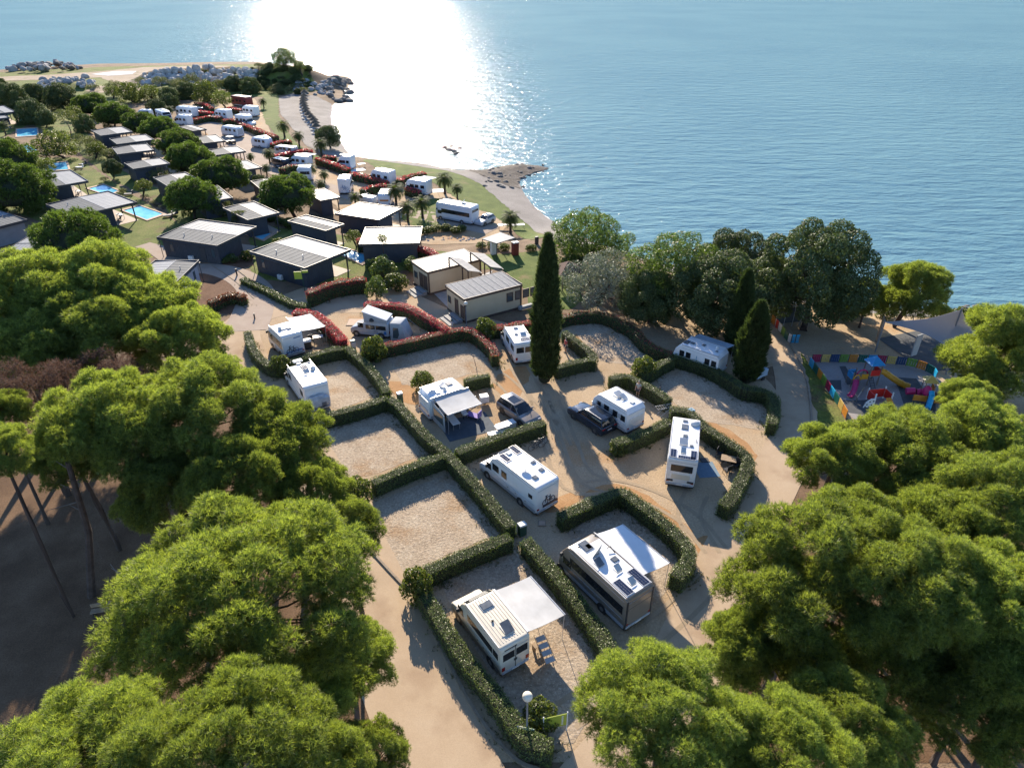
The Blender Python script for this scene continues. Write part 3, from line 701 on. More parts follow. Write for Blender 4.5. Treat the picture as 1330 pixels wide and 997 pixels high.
# stone pines on the left --------------------------------------------------
SG = 'umbrella pines among the cabins'
for i, (x, b, t, r, lab) in enumerate([
 (123, 152, 120, 23, 'dark domed pine farthest left of the row behind the cabins'), (153, 165, 131, 25, 'domed pine behind the first cabin of the long row'),
 (186, 180, 144, 23, 'domed pine above the second cabin of the long row'), (211, 188, 150, 24, 'domed pine beside the cabin row, near the far caravans'),
 (236, 208, 166, 28, 'domed pine right of the third and fourth cabins of the row'), (252, 228, 186, 30, 'rounded pine right of the fifth cabin in the row'),
 (292, 255, 202, 36, 'broad rounded pine in the middle of the cabins'), (257, 282, 232, 34, 'round pine at the grassy bank above the large dark cabin'),
 (378, 288, 227, 36, 'round pine beside the lane and the palm clumps'), (18, 225, 193, 34, 'domed pine at the left edge behind the larger one'),
 (34, 275, 213, 46, 'large domed pine at the left edge beside a pool cabin'), (108, 345, 282, 57, 'spreading umbrella pine just below the cabin with two roof strips')]):
    base_tree('umbrella_pine', STONE[i % 2], x, b, t, r, lab, 'pine tree', SG)

# other trees --------------------------------------------------------------
for i, (pr, x, b, t, r, lab) in enumerate([
 (BROAD[1], 76, 206, 168, 27, 'dark leafy tree on the grass bank between the pools and the cabin row'),
 (OAKS[0], 45, 160, 130, 22, 'tree leaning over the farthest blue pool'),
 (OAKS[1], 83, 142, 108, 21, 'dark round tree near the left rock pile'),
 (OAKS[0], 20, 140, 112, 22, 'tree behind the far left cabins'), (BROAD[0], -5, 135, 105, 20, 'bush at the left edge near the rocks'),
 (OAKS[1], 48, 135, 108, 18, 'tree in front of the left rock pile'),
 (BROAD[0], 172, 133, 106, 19, 'bright green tree left of the boulder pile, before the dirt track'), (BROAD[1], 198, 130, 110, 15, 'yellow-green tree under the left end of the boulder pile'),
 (OAKS[1], 222, 133, 113, 14, 'dark bushy tree under the middle of the boulder pile'), (BROAD[0], 270, 133, 104, 20, 'bright tree in front of the boulder pile beside the red wagon'),
 (BROAD[1], 290, 140, 117, 14, 'olive green tree beside the red wagon'), (OAKS[0], 245, 128, 110, 15, 'dark scrub tree below the boulders'),
 (OAKS[1], 306, 118, 100, 15, 'dark tree at the right end of the boulder pile'), (OAKS[0], 327, 121, 98, 14, 'dark tree at the foot of the headland'),
 (OAKS[1], 428, 193, 161, 18, 'dark wind-shaped tree on the pebble beach'), (ALEP, 372, 92, 62, 17, 'lone pine on top of the headland'),
 (BROAD[0], 391, 99, 78, 8, 'light green small tree beside the lone headland pine'),
 (BROAD[1], 66, 232, 205, 12, 'small round tree between the two nearer pools at left'), (OAKS[0], 112, 172, 148, 14, 'dark tree at the head of the cabin row'),
 (BROAD[0], 128, 205, 182, 13, 'leafy tree on the bank beside the second cabin of the row'), (OAKS[1], 150, 232, 206, 13, 'dark leafy tree on the bank beside the fourth cabin'), (BROAD[1], 190, 255, 232, 12, 'small tree on the bank beside the fifth cabin'),
 (OAKS[0], 228, 262, 240, 12, 'dark small tree just left of the round pine on the bank'), (BROAD[0], 315, 300, 272, 12, 'small tree behind the large dark cabin left of the path'), (OAKS[1], 412, 312, 288, 12, 'dark tree behind the cabin right of the paved path'),
 (BROAD[1], 460, 322, 298, 12, 'young tree beside the white ribbed roof'), (BROAD[0], 500, 345, 303, 9, 'slender young tree in front of the long red hedge'), (BROAD[1], 5, 250, 222, 16, 'tree behind the large domed pine at the left edge'),
 (OAKS[0], 62, 165, 140, 13, 'dark tree between the far pools'), (BROAD[0], 100, 160, 136, 12, 'light tree beside the bare trunk on the bank'), (OAKS[1], 5, 125, 103, 16, 'dark shrub tree at the far left edge by the rocks'),
 (BROAD[1], 150, 128, 110, 11, 'olive tree beside the dirt track before the boulders'), (OAKS[0], 340, 250, 226, 11, 'small dark tree by the lane with palms'),
 (OAKS[1], 1100, 414, 372, 24, 'bushy tree added to shade the yard, between tallest oak and small pine'),  # extra oak, put in for the shadow it casts on the yard
 (OAKS[0], 205, 150, 128, 13, 'dark tree between the umbrella pines and the far caravans'), (OAKS[1], 222, 140, 122, 12, 'dark shrub tree above the far caravans')]):
    base_tree('leafy_tree' if pr in BROAD else ('oak_tree' if pr is not ALEP else 'headland_pine'), pr, x, b, t, r, lab)
a = G(92, 182); t = bare_trunk(a, a + Vector((.4, 0, 4.2)), .15, 'bare trunk with a thin wind-blown crown on the grass bank')
c = link('crown', SCRUB['crown'], t); c.location = (.5, 0, 5.2); c.scale = (1.4, 1.2, 1.5)

# shrubs -------------------------------------------------------------------
SHR = [(BROAD[0], 'green_shrub')]
def shrub(px, pb, rpx, label, proto=None, zs=1.0, name='shrub', cat='shrub', group=None):
    pr = proto or BROAD[0]; g = G(px, pb); rad = rpx * depth_of(g) / FPX
    t = thing(name, label, cat, g, rnd.uniform(0, 6), group); s = rad / pr['rad']
    c = link('crown', pr['crown'], t); c.scale = (s, s, s * zs); c.location = (0, 0, rad * .72 * zs)
    k = MB()
    for j in range(5): k.tube((0, 0, -.1), (rad * .5 * math.cos(j * 1.3), rad * .5 * math.sin(j * 1.3), rad * .8 * zs), .04, .015, 5)
    k.build('stem', M['bark'], t)
    return t
BUSH = oak_proto(27, 1.2, .95, 26, 150, .13, M['laurel'], rr=(.25, .4), height=.8, trunk_r=.04)
BUSH2 = oak_proto(28, 1.2, 1.0, 26, 110, .17, M['broad'], rr=(.25, .4), height=.8, trunk_r=.04)
for (x, b, r, pr, zs, lab) in [
 (466, 652, 20, BUSH2, 1.15, 'rounded shrub at the end of the hedge between the two empty pitches'), (543, 776, 22, BUSH2, 1.35, 'tall leafy shrub at the roadside corner of the lowest hedge'),
 (702, 940, 24, BUSH2, 1.0, 'leafy shrub behind the green notice board'), (366, 486, 15, BUSH2, 1.1, 'green shrub on the hedge corner by the pitch of the striped motorhome'),
 (487, 470, 17, BUSH2, 1.3, 'shrub beside the silver pop-top van'), (550, 506, 16, BUSH2, 1.0, 'bushy shrub behind the caravan with the grey awning'),
 (631, 440, 15, BUSH2, 1.2, 'light green shrub beside the panel van and the red hedge'), (835, 492, 17, BUSH2, 1.1, 'light shrub where two hedges meet above the caravan'),
 (490, 388, 15, BUSH, 1.3, 'dark clipped round bush between two red hedges'), (802, 588, 13, BUSH2, .9, 'round light bush at the end of the hedge near the black car'),
 (498, 360, 18, BUSH, 1.0, 'dark bush in the garden below the far pool'), (515, 375, 16, BUSH2, .8, 'grassy bush beside the beige buildings'),
 (486, 352, 12, BUSH, .9, 'dark shrub at the pool edge beside the black cabin'), (535, 352, 15, BUSH, .8, 'shrub under the long red hedge'),
 (362, 321, 9, BUSH2, .8, 'shrub between the two large dark cabins'), (322, 338, 9, BUSH2, .9, 'small shrub at the corner of the dark cabin by its pool'),
 (300, 340, 12, BUSH, .5, 'low dark shrub along the wall of the dark cabin'), (245, 392, 12, BUSH2, .8, 'green bush beside the rust coloured hedge'),
 (256, 336, 7, BUSH2, 1.0, 'small bush at the corner of the light blue cabin')]:
    shrub(x, b, r, lab, pr, zs)
BG = 'bushes along the grassy bank'
for i in range(34):
    f = i / 33; x = 108 + 215 * f + rnd.uniform(-6, 6); y = 186 + 108 * f ** 1.05 + rnd.uniform(-7, 7)
    shrub(x, y, rnd.uniform(6, 13), 'scrubby bush on the grass bank above the cabin row', SCRUB, rnd.uniform(.7, 1.3), 'bank_bush', 'bush', BG)
for i in range(22):
    f = i / 21; x = 272 + 132 * f + rnd.uniform(-4, 4); y = 275 + 23 * f + rnd.uniform(-4, 4)
    shrub(x, y, rnd.uniform(6, 10), 'bush in the green belt behind the two large dark cabins', BUSH2, rnd.uniform(.6, .9), 'belt_bush', 'bush', 'bushes behind the large dark cabins')
for i in range(26):
    x = rnd.uniform(10, 340); y = rnd.uniform(118, 128) - 8 * (x > 180) + (6 if x < 120 else 0)
    shrub(x, y, rnd.uniform(5, 11), 'low scrub bush below the boulder piles', SCRUB, rnd.uniform(.7, 1.3), 'scrub_bush', 'bush', 'scrub below the boulders')
for i in range(90):
    x = rnd.uniform(328, 404); y = rnd.uniform(88, 123)
    shrub(x, y, rnd.uniform(3, 7), 'dark scrub on the headland slope', SCRUB if i % 3 else OAKS[0], rnd.uniform(.6, 1.0), 'headland_bush', 'bush', 'scrub on the headland')
for i in range(16):
    x = rnd.uniform(40, 240); y = 205 + (x - 40) * .42 + rnd.uniform(-12, 12)
    shrub(x, y, rnd.uniform(3, 6), 'small garden bush between the pools and the bank', SCRUB, rnd.uniform(.6, 1.0), 'garden_bush', 'bush', 'small bushes by the pools')
for (x, y, r) in [(545, 305, 9), (556, 303, 8), (568, 301, 8), (580, 300, 8), (592, 303, 8), (600, 300, 7), (640, 322, 8), (655, 325, 8), (690, 326, 8), (625, 322, 7)]:
    shrub(x, y, r, 'low bush edging the lane below the large coach', BUSH2, .7, 'border_bush', 'bush', 'low bushes by the coach lane')

for (x, y, r, zs, lab) in [(1092, 404, 16, .8, 'shrub on the shore right of the tallest oak'), (1112, 410, 14, .8, 'shrub between the tallest oak and the small pine on the shore'), (1150, 412, 16, .7, 'low shrub under the shore pine'), (1215, 414, 16, .8, 'shrub on the shore right of the globe lamp'), (1245, 418, 15, .8, 'shrub behind the grey shade sail'),
  (900, 400, 22, .9, 'undergrowth bush between the dark oaks'), (860, 402, 20, .8, 'undergrowth bush under the dense green pine'), (815, 392, 20, .8, 'bush at the foot of the silver-grey tree'), (985, 402, 20, .9, 'undergrowth bush left of the right road'), (745, 352, 18, .8, 'bush at the foot of the shore pine behind the cypress'), (1070, 405, 18, .8, 'bush at the foot of the tallest oak')]:
    shrub(x, y, r, lab, OAKS[1] if r > 17 else BUSH2, zs)
def tuft_field(name, spots, n, spread, m, hgt_=.22, seed=3):
    rs = NR(seed); i = rs.randint(0, len(spots), n); P0 = np.array(spots)[i] + rs.normal(0, spread, (n, 2)); C = np.stack([P0[:, 0], P0[:, 1], hgt(P0[:, 0], P0[:, 1])], 1)
    V, F, T = tufts(C, np.tile([0, 0, 1.0], (n, 1)), 5, hgt_, .035, .8, rs); return tag(link(name, np_mesh(name, V, F, m, T)), kind='stuff')
# hedges -------------------------------------------------------------------
FEET = []
def hedge(tops, h, wd, label, red=0.0, rust=False, leaf=.095, dens=250, name='hedge', base=False, group=None):
    """clipped hedge: leaves over a dark core, following the top centre line given in view points"""
    L = [P(x, y, 0 if base else h) for x, y in tops]; L = smooth_line([(p.x, p.y) for p in L], 5)
    o = L[0]; rs = NR(len(label) * 7 + int(tops[0][0]))
    t = thing(name, label, 'hedge', (o.x, o.y, float(hgt(o.x, o.y))), group=group); z0 = float(hgt(o.x, o.y))
    Cs, Ns, top = [], [], []; core = MB(); tot = 0
    n_ = len(L)
    tn = [((L[min(i + 1, n_ - 1)] - L[max(i - 1, 0)]).normalized()) for i in range(n_)]
    wob = rs.uniform(-.05, .05, n_ + 1)
    for i in range(n_ - 1):
        a, b = L[i], L[i + 1]; ln = (b - a).length; d = (b - a).normalized(); nr = Vector((-d.y, d.x)); za = float(hgt(a.x, a.y)) - z0
        def put(k, f):
            Cs.append(f[0]); Ns.append(f[1]); top.append(f[2])
        for side, area in (('t', ln * wd), ('l', ln * h), ('r', ln * h)):
            k = int(area * dens * (1.15 if side == 't' else .75)) + 1; s = rs.uniform(0, 1, k)[:, None]; q = rs.uniform(0, 1, k)
            base_ = np.array([a.x - o.x, a.y - o.y, za])[None] + s * np.array([b.x - a.x, b.y - a.y, 0])[None]
            wav = 1 + .07 * np.sin((base_[:, 0] * 2.1 + base_[:, 1] * 1.7)) 
            nv = np.array([nr.x, nr.y, 0])
            if side == 't':
                pz = h * (1 + .05 * np.sin(base_[:, 0] * 1.9 + base_[:, 1] * 2.3) + .03 * np.sin(base_[:, 0] * 4.7 - base_[:, 1] * 3.9) + rs.normal(0, .035, k)) - .10 * (abs(q - .5) * 2) ** 4
                pt = base_ + nv * ((q - .5) * wd * wav)[:, None]; pt[:, 2] += pz; N = np.tile([0, 0, 1.0], (k, 1))
            else:
                sg = 1 if side == 'l' else -1
                pt = base_ + nv * sg * ((wd / 2) * wav * (1 - .06 * q) + rs.normal(0, .05, k) + .05 * np.sin(base_[:, 0] * 3.3 - base_[:, 1] * 2.7 + q * 5))[:, None]; pt[:, 2] += q * h * .98; N = np.tile(nv * sg, (k, 1)) + [0, 0, .35]
            Cs.append(pt); Ns.append(N); top.append(np.full(k, 1.0) if side == 't' else q * .95)
        zb = float(hgt(b.x, b.y)) - z0; w2 = wd / 2 - .1
        na = Vector((-tn[i].y, tn[i].x)) * w2; nb_ = Vector((-tn[i + 1].y, tn[i + 1].x)) * w2
        q4 = [a - na, b - nb_, b + nb_, a + na]
        core.hexa([(p.x - o.x, p.y - o.y, (za, zb, zb, za)[j] - .1) for j, p in enumerate(q4)], [(p.x - o.x, p.y - o.y, (za, zb, zb, za)[j] + h - .12) for j, p in enumerate(q4)])
    for e, d in ((L[0], (L[0] - L[1]).normalized()), (L[-1], (L[-1] - L[-2]).normalized())):      # end faces
        k = int(wd * h * dens) + 4; nr = Vector((-d.y, d.x)); q = rs.uniform(0, 1, k); s = rs.uniform(-.5, .5, k)
        pt = np.array([e.x - o.x, e.y - o.y, float(hgt(e.x, e.y)) - z0])[None] + np.outer(s * wd, [nr.x, nr.y, 0]) + np.outer(rs.uniform(0, .14, k) * (1 - (2 * s) ** 2 * .5), [d.x, d.y, 0]); pt[:, 2] += q * h
        Cs.append(pt); Ns.append(np.tile([d.x, d.y, .3], (k, 1))); top.append(q * .95)
    C = np.concatenate(Cs); N = np.concatenate(Ns); tp = np.concatenate(top)
    isr = (tp > 1 - red) & (rs.uniform(0, 1, len(tp)) < (.86 if red > .3 else .5 if red > .08 else .15)) if red else np.zeros(len(tp), bool)
    if red: isr |= rs.uniform(0, 1, len(tp)) < .05
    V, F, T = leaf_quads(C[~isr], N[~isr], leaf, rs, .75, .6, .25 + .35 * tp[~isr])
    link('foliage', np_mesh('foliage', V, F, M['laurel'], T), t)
    if isr.any():
        V, F, T = leaf_quads(C[isr] + N[isr] * .05, N[isr], leaf * 1.15, rs, .8, .55)
        link('red_foliage', np_mesh('red_foliage', V, F, M['rust_leaf'] if rust else M['red_leaf'], T), t)
    core.build('branches', M['core'], t)  # solid dark box, added so the hedge holds and casts full shade
    for p in L: FEET.append((p.x + rs.uniform(-.7, .7), p.y + rs.uniform(-.7, .7)))
    return t
W_, H_ = .95, 1.35
for tops, h, wd, red, lab in [
 ([(321, 430), (327, 449), (338, 464), (352, 473), (368, 474)], H_, .9, 0, 'clipped hedge left of the motorhome with the white awning, along the road'),
 ([(375, 470), (400, 461), (426, 454), (449, 450)], H_, .9, 0, 'short hedge behind the motorhome carrying bikes under its white awning'),
 ([(450, 450), (457, 455), (476, 471.5), (494, 494), (502, 508)], H_, .9, 0, 'hedge right of the motorhome with the covered bicycles'),
 ([(503, 515), (469, 526), (435, 535), (422, 538)], H_, .95, 0, 'hedge between the covered-bicycle motorhome and the first empty pitch'),
 ([(505, 516), (517, 524), (535, 544), (553, 564), (578, 585), (596, 605), (621, 632), (646, 661.5), (663, 683)], H_, .95, 0, 'long straight hedge running diagonally between the empty pitches and the occupied ones'),
 ([(577, 589), (558, 596), (526, 607), (499, 619), (484, 625)], H_, .95, 0, 'hedge between the two empty pitches'),
 ([(662, 695), (626, 709), (592, 722.5), (567, 734), (553, 740)], H_, 1.0, 0, 'hedge between the lower empty pitch and the camper van pitch'),
 ([(545, 757), (553, 773), (572, 803), (597, 842), (619, 870), (644, 900), (667, 934), (680, 950), (696, 962), (716, 967)], H_, 1.0, 0, 'long hedge along the sandy road beside the beige camper van'),
 ([(683, 700), (707, 727), (730, 754), (758, 789), (778, 818), (792, 843), (795, 864)], H_, 1.05, 0, 'hedge between the beige camper van and the large motorhome with solar panels'),
 ([(728, 669), (759, 655), (793, 641), (808, 637), (824, 647), (852, 668), (876, 689), (890, 704), (896, 720), (889, 735), (878, 748)], H_, 1.05, 0, 'curved hedge wrapping round the large motorhome with the white awning'),
 ([(594, 586), (625, 573), (659, 562), (688, 553), (707, 547)], H_, .95, 0, 'hedge between the grey car and the motorhome with the bicycle picture'),
 ([(635, 486), (620, 489), (604, 493)], H_, .8, 0, 'short hedge piece behind the caravan with the grey awning'),
 ([(471, 455), (503, 447), (537, 440), (571, 432), (598, 427), (614, 429), (627, 439), (640, 452), (643, 461)], H_ + .1, .9, .12, 'red-topped hedge along the big empty pitch below the pop-top van'),
 ([(474, 394), (503, 394), (526, 397), (548, 407), (566, 417), (580, 426)], 1.7, .9, .35, 'curved red photinia hedge behind the pop-top van and its tent'),
 ([(382, 404), (406, 406), (420, 415), (433, 427), (445, 440)], 1.7, 1.1, .6, 'red photinia hedge right of the motorhome with the white awning'),
 ([(400, 379), (428, 368), (451, 363), (474, 361)], 2.0, 1.0, .3, 'tall bright red photinia hedge in front of the black cabin'),
 ([(464, 311), (498, 311), (520, 314), (543, 320), (556, 323), (566, 330)], 2.0, 1.0, .35, 'long red photinia hedge in front of the white ribbed roof'),
 ([(640, 425), (666, 421), (690, 417)], H_, .9, .2, 'red-tipped hedge behind the white panel van'),
 ([(722, 413), (735, 409), (752, 406), (772, 405), (785, 407), (801, 413), (824, 426), (834, 438), (846, 447), (858, 453), (875, 459)], H_, 1.0, .06, 'hedge bending round the pitch right of the tall cypress'),
 ([(733.5, 430), (747, 440), (761, 451), (770, 460), (769, 468)], H_, .9, 0, 'hedge immediately right of the tall cypress'),
 ([(763, 466), (742.5, 470), (722, 476)], H_, .9, 0, 'short hedge piece at the foot of the tall cypress'),
 ([(876, 460), (904, 468), (924.5, 476), (949, 490), (967, 502), (990, 505.5), (1005, 514.5), (1007, 532), (1003, 549)], H_, 1.0, 0, 'dark curved hedge below the caravan with the blue stripe, ending at the road'),
 ([(873, 464), (857, 471.5), (845, 480), (832, 484)], H_, .9, 0, 'short hedge joining the light shrub to the hedge of the blue-striped caravan'),
 ([(793, 490), (814, 487), (830, 494), (850, 505), (869, 518)], H_, .95, 0, 'hedge behind the caravan beside the standing man'),
 ([(798, 574), (818, 568), (840, 559), (857, 551), (869, 544)], H_, 1.0, 0, 'hedge between the caravan and the motorhome with three solar panels'),
 ([(872, 530.5), (893, 533), (914, 550), (933, 563.6), (953, 577), (968, 588), (973, 598), (969, 611), (960, 628), (951, 645), (940, 655)], H_, 1.0, 0, 'curved hedge right of the motorhome with three solar panels'),
 ]:
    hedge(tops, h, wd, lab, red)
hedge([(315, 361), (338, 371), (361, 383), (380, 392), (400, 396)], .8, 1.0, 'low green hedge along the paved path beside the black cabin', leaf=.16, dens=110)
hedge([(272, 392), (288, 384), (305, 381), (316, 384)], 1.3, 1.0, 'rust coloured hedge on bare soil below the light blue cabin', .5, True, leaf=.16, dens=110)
FG = 'red hedges among the far caravans'
for tops, red, lab in [
 ([(256, 144), (275, 146)], .6, 'bright red hedge left of the far white caravans'), ([(250, 155), (270, 151), (287, 152)], .5, 'bright red hedge in front of the far caravans'),
 ([(254, 134), (266, 135), (275, 140)], .5, 'red hedge beside the far dark van'), ([(289, 156), (304, 155), (318, 163)], .3, 'hedge with red tips right of the bright red ones'),
 ([(297, 139), (316, 143)], .5, 'red hedge between two far motorhomes'), ([(320, 162), (332, 167), (345, 172), (359, 177)], .5, 'red hedge beside the caravan with the white door'),
 ([(353, 187), (366, 183), (378, 183)], .5, 'rusty hedge beside the silver trailer'), ([(353, 202), (375, 198), (390, 195), (405, 195)], .6, 'red hedge in front of the caravan with a folded awning'),
 ([(365, 219), (376, 215), (388, 214)], .1, 'green hedge beside the dark van and palms'), ([(412, 205), (425, 209), (440, 214), (452, 219)], .5, 'red hedge by the motorhome next to the beach lawn'),
 ([(420, 203), (436, 203)], .4, 'short rusty hedge above the beach lawn motorhome'), ([(456, 224), (478, 229), (502, 236)], .5, 'long red hedge between two beach motorhomes'),
 ([(470, 246), (485, 241), (501, 240)], .3, 'rusty hedge beside the orange striped caravan'), ([(517, 234), (535, 227), (552, 224)], .2, 'hedge with red end above the third beach motorhome'),
 ([(528, 243), (544, 248)], .5, 'red hedge just below the third beach motorhome')]:
    hedge(tops, 1.5, 1.3, lab, red * .55, leaf=.3, dens=34, group=FG)

tuft_field('grass_tufts', FEET, 9000, .32, M['scrub'])
# palms --------------------------------------------------------------------
def palm_proto(seed):
    rs = NR(seed); V, F, T = [], [], []; o = 0
    for k in range(46):
        a = k * 2.399 + rs.uniform(-.2, .2); el = 1.25 - 1.75 * (k / 46) + rs.uniform(-.1, .1); L = rs.uniform(2.3, 2.9)
        pts = []; p = np.array([0, 0, .1]); e = el
        for s in range(9):
            pts.append(p.copy()); p = p + L / 8 * np.array([math.cos(a) * math.cos(e), math.sin(a) * math.cos(e), math.sin(e)]); e -= .16 + .02 * s
        sd = np.array([-math.sin(a), math.cos(a), 0])
        for s in range(1, 9):
            for sg in (-1, 1):
                for q in (0, .5):
                    c = pts[s - 1] * (1 - q) + pts[s] * q; fw = unit(pts[s] - pts[s - 1]); ll = .62 * math.sin(math.pi * min(1, (s + q + 1) / 10.5)) + .1
                    tip = c + (sd * sg * .85 + fw * .6 + np.array([0, 0, -.18])) * ll; wv = fw * .06
                    V += [c - wv, tip, c + wv, (c + tip) / 2 + wv]; F.append([o, o + 1, o + 3, o + 2]); o += 4; T += [rs.uniform(.1, .8)] * 4
    fr = np_mesh('fronds', np.array(V), np.array(F), M['palm'], np.array(T))
    tk = MB(); prof = []
    for i in range(15): prof += [(.24 + .05 * (i % 2) + .10 * math.exp(-i * .6), i * .25)]
    tk.lathe((0, 0, -.2), prof, 9); tr = tk.mesh('trunk', M['bark'])
    sk = MB()
    for k in range(26):
        a = k * 2.4; sk.tube((.15 * math.cos(a), .15 * math.sin(a), 3.35), (.55 * math.cos(a), .55 * math.sin(a), 2.5 - .3 * (k % 3)), .06, .02, 4)
    return fr, tr, sk.mesh('dry_skirt', M['dry_frond'])
PALM = palm_proto(5)
for (x, b, tp, lab) in [
 (343, 141, 126, 'palm beside the far red wagon and lawn'), (370, 179, 154, 'palm with thick crown on the beach lawn left of its neighbour'), (389, 190, 168, 'palm on the beach lawn between two others'),
 (418, 203, 177, 'palm in front of the dark beach tree'), (351, 213, 191, 'palm beside the silver trailer'), (327, 213, 200, 'palm below the cabin terrace in the far row'),
 (405, 233, 210, 'palm in front of the half hidden motorhome'), (422, 238, 219, 'palm clump right of the half hidden motorhome'), (418, 252, 231, 'palm beside the round umbrella pine'),
 (347, 228, 217, 'small palm near the dark van'), (462, 268, 248, 'low palm behind the black cabin with white roof'), (515, 268, 235, 'palm in front of the orange striped caravan'),
 (530, 288, 258, 'tall palm at the right end of the black cabin with white roof'), (549, 283, 252, 'tall palm left of the large coach'), (578, 252, 221, 'tall palm on the lawn above the large coach'),
 (594, 258, 237, 'palm right behind the large coach'), (663, 303, 271, 'palm on the lawn by the beach table'), (200, 146, 131, 'far palm among the first caravans'),
 (222, 152, 136, 'far palm beside the first white caravans'), (8, 176, 155, 'palm at the left edge by the second pool'), (385, 240, 222, 'palm behind the round umbrella pine')]:
    g = G(x, b); d = ray(x, tp); top = CAM_H + d.z * (g.y / d.y) - g.z; s = max(.5, min(1.5, top / 5.3))
    t = thing('palm_tree', lab, 'palm', g, rnd.uniform(0, 6), 'palms of the beach camp')
    for nm, me, z in (('fronds', PALM[0], 3.4), ('trunk', PALM[1], 0), ('dry_skirt', PALM[2], 0)):
        q = link(nm, me, t); q.scale = (s, s, s); q.location = (0, 0, z * s)
# ------------------------------------------------------------------ vehicle materials
def paint(name, c, rough=.28, coat=.4, dirt=.12):
    m, t, b = nodes(name); v = objco(t)
    f = noise(t, v, 1.3, 6, .65)
    t.links.new(mix(t, ramp(t, f, [(.45, (0, 0, 0)), (.8, (dirt * 4,) * 3)]), c, tuple(x * .72 for x in c)), b.inputs['Base Color'])
    b.inputs['Roughness'].default_value = rough; b.inputs['Coat Weight'].default_value = coat; b.inputs['Coat Roughness'].default_value = .1
    return m
M['white'] = paint('white_paint', (.76, .77, .77)); M['cream'] = paint('cream_paint', (.66, .60, .49)); M['silver'] = paint('silver_paint', (.45, .46, .47), .3)
M['bronze'] = paint('bronze_paint', (.21, .175, .14), .3); M['grey_p'] = paint('grey_paint', (.40, .43, .46), .35); M['dark_car'] = paint('dark_blue_paint', (.015, .022, .04), .2, .8)
M['car_grey'] = paint('brown_grey_paint', (.22, .20, .19), .25, .7); M['red_p'] = paint('dark_red_paint', (.22, .03, .03), .5, .1); M['blue_p'] = paint('blue_paint', (.03, .16, .42), .4)
M['stripe'] = paint('pale_blue_paint', (.30, .46, .58), .35); M['orange_p'] = paint('orange_paint', (.55, .22, .06), .4)
M['glass'] = pm('dark_glass', (.012, .014, .018), (.02, .022, .026), 2, .06, spec=.7)
M['glass_b'] = pm('tinted_glass', (.05, .075, .085), (.06, .085, .095), 2, .06, spec=.8)
M['solar'] = pm('solar_cells', (.010, .014, .035), (.02, .024, .05), 8, .15, spec=.6)
M['hatch'] = pm('smoked_hatch', (.10, .11, .12), (.16, .17, .18), 3, .15, spec=.7); M['hatch_w'] = pm('white_hatch', (.62, .63, .62), (.5, .5, .5), 3, .3)
M['rubber'] = pm('tyre_rubber', (.02, .02, .02), (.03, .03, .03), 4, .8); M['rim'] = pm('wheel_rim', (.42, .43, .44), (.3, .3, .3), 4, .35, metal=.6)
M['plastic'] = pm('black_plastic', (.03, .03, .032), (.045, .045, .045), 4, .5); M['alu'] = pm('aluminium', (.55, .55, .55), (.45, .45, .45), 4, .4, metal=.5)
M['tail'] = pm('tail_lamp', (.35, .012, .010), (.28, .01, .01), 6, .2); M['head'] = pm('head_lamp', (.55, .57, .6), (.4, .4, .4), 6, .1)
M['awn_g'] = pm('grey_awning', (.42, .42, .41), (.50, .50, .49), 1.2, .8); M['awn_w'] = pm('white_awning', (.72, .73, .74), (.66, .67, .69), 1.0, .75)
M['awn_b'] = pm('blue_grey_awning', (.32, .40, .47), (.38, .46, .53), 1.0, .75); M['cover'] = pm('bike_cover', (.50, .50, .52), (.34, .35, .38), 2.5, .6)
M['tent'] = pm('tent_canvas', (.34, .36, .38), (.42, .44, .45), 1.5, .85); M['white_pl'] = pm('white_plastic', (.72, .72, .70), (.62, .62, .6), 3, .5)
M['wood'] = pm('weathered_wood', (.34, .25, .16), (.26, .18, .11), 4, .8, .3); M['mat_b'] = pm('blue_mat', (.13, .20, .27), (.17, .25, .32), 3, .9); M['mat_d'] = pm('dark_mat', (.055, .07, .09), (.08, .10, .12), 2, .9)
M['purple'] = pm('purple_cloth', (.22, .15, .42), (.26, .2, .48), 2, .8); M['stick'] = pm('sticker_dark', (.03, .035, .05), (.05, .055, .08), 8, .5)
M['sticker_blue'] = pm('sticker_blue', (.10, .22, .42), (.06, .12, .25), 6, .5)

PROFILE = {   # side outline, x from the rear (0) to the front (1 = full length), metres kept for the shaped ends
 'integrated': lambda L, h: [(0, .45), (0, h - .14), (.14, h), (L - 1.5, h), (L - .75, h - .22), (L - .25, h - .95), (L, 1.15), (L, .42)],
 'coach':      lambda L, h: [(0, .45), (0, h - .12), (.12, h), (L - .5, h), (L - .22, h - .3), (L, 1.1), (L, .42)],
 'semi':       lambda L, h: [(0, .45), (0, h - .12), (.12, h), (L - 2.5, h), (L - 1.75, h - .38), (L - 1.05, 1.32), (L - .18, 1.12), (L, .95), (L, .42)],
 'alcove':     lambda L, h: [(0, .45), (0, h - .12), (.12, h), (L - 1.6, h), (L - 1.0, h - .35), (L - .98, h - .75), (L - 1.25, h - .95), (L - .95, 1.32), (L - .16, 1.12), (L, .95), (L, .42)],
 'van':        lambda L, h: [(0, .42), (0, h - .14), (.14, h), (L - 2.0, h), (L - 1.5, h - .34), (L - .9, 1.34), (L - .2, 1.12), (L, .92), (L, .40)],
 'caravan':    lambda L, h: [(0, .42), (.02, 1.0), (.05, h - .38), (.38, h), (L - .75, h), (L - .2, h - .6), (L, 1.35), (L - .12, .42)],
 'small':      lambda L, h: [(0, .42), (0, h - .2), (.2, h), (L - .35, h), (L, h - .3), (L, .42)],
}
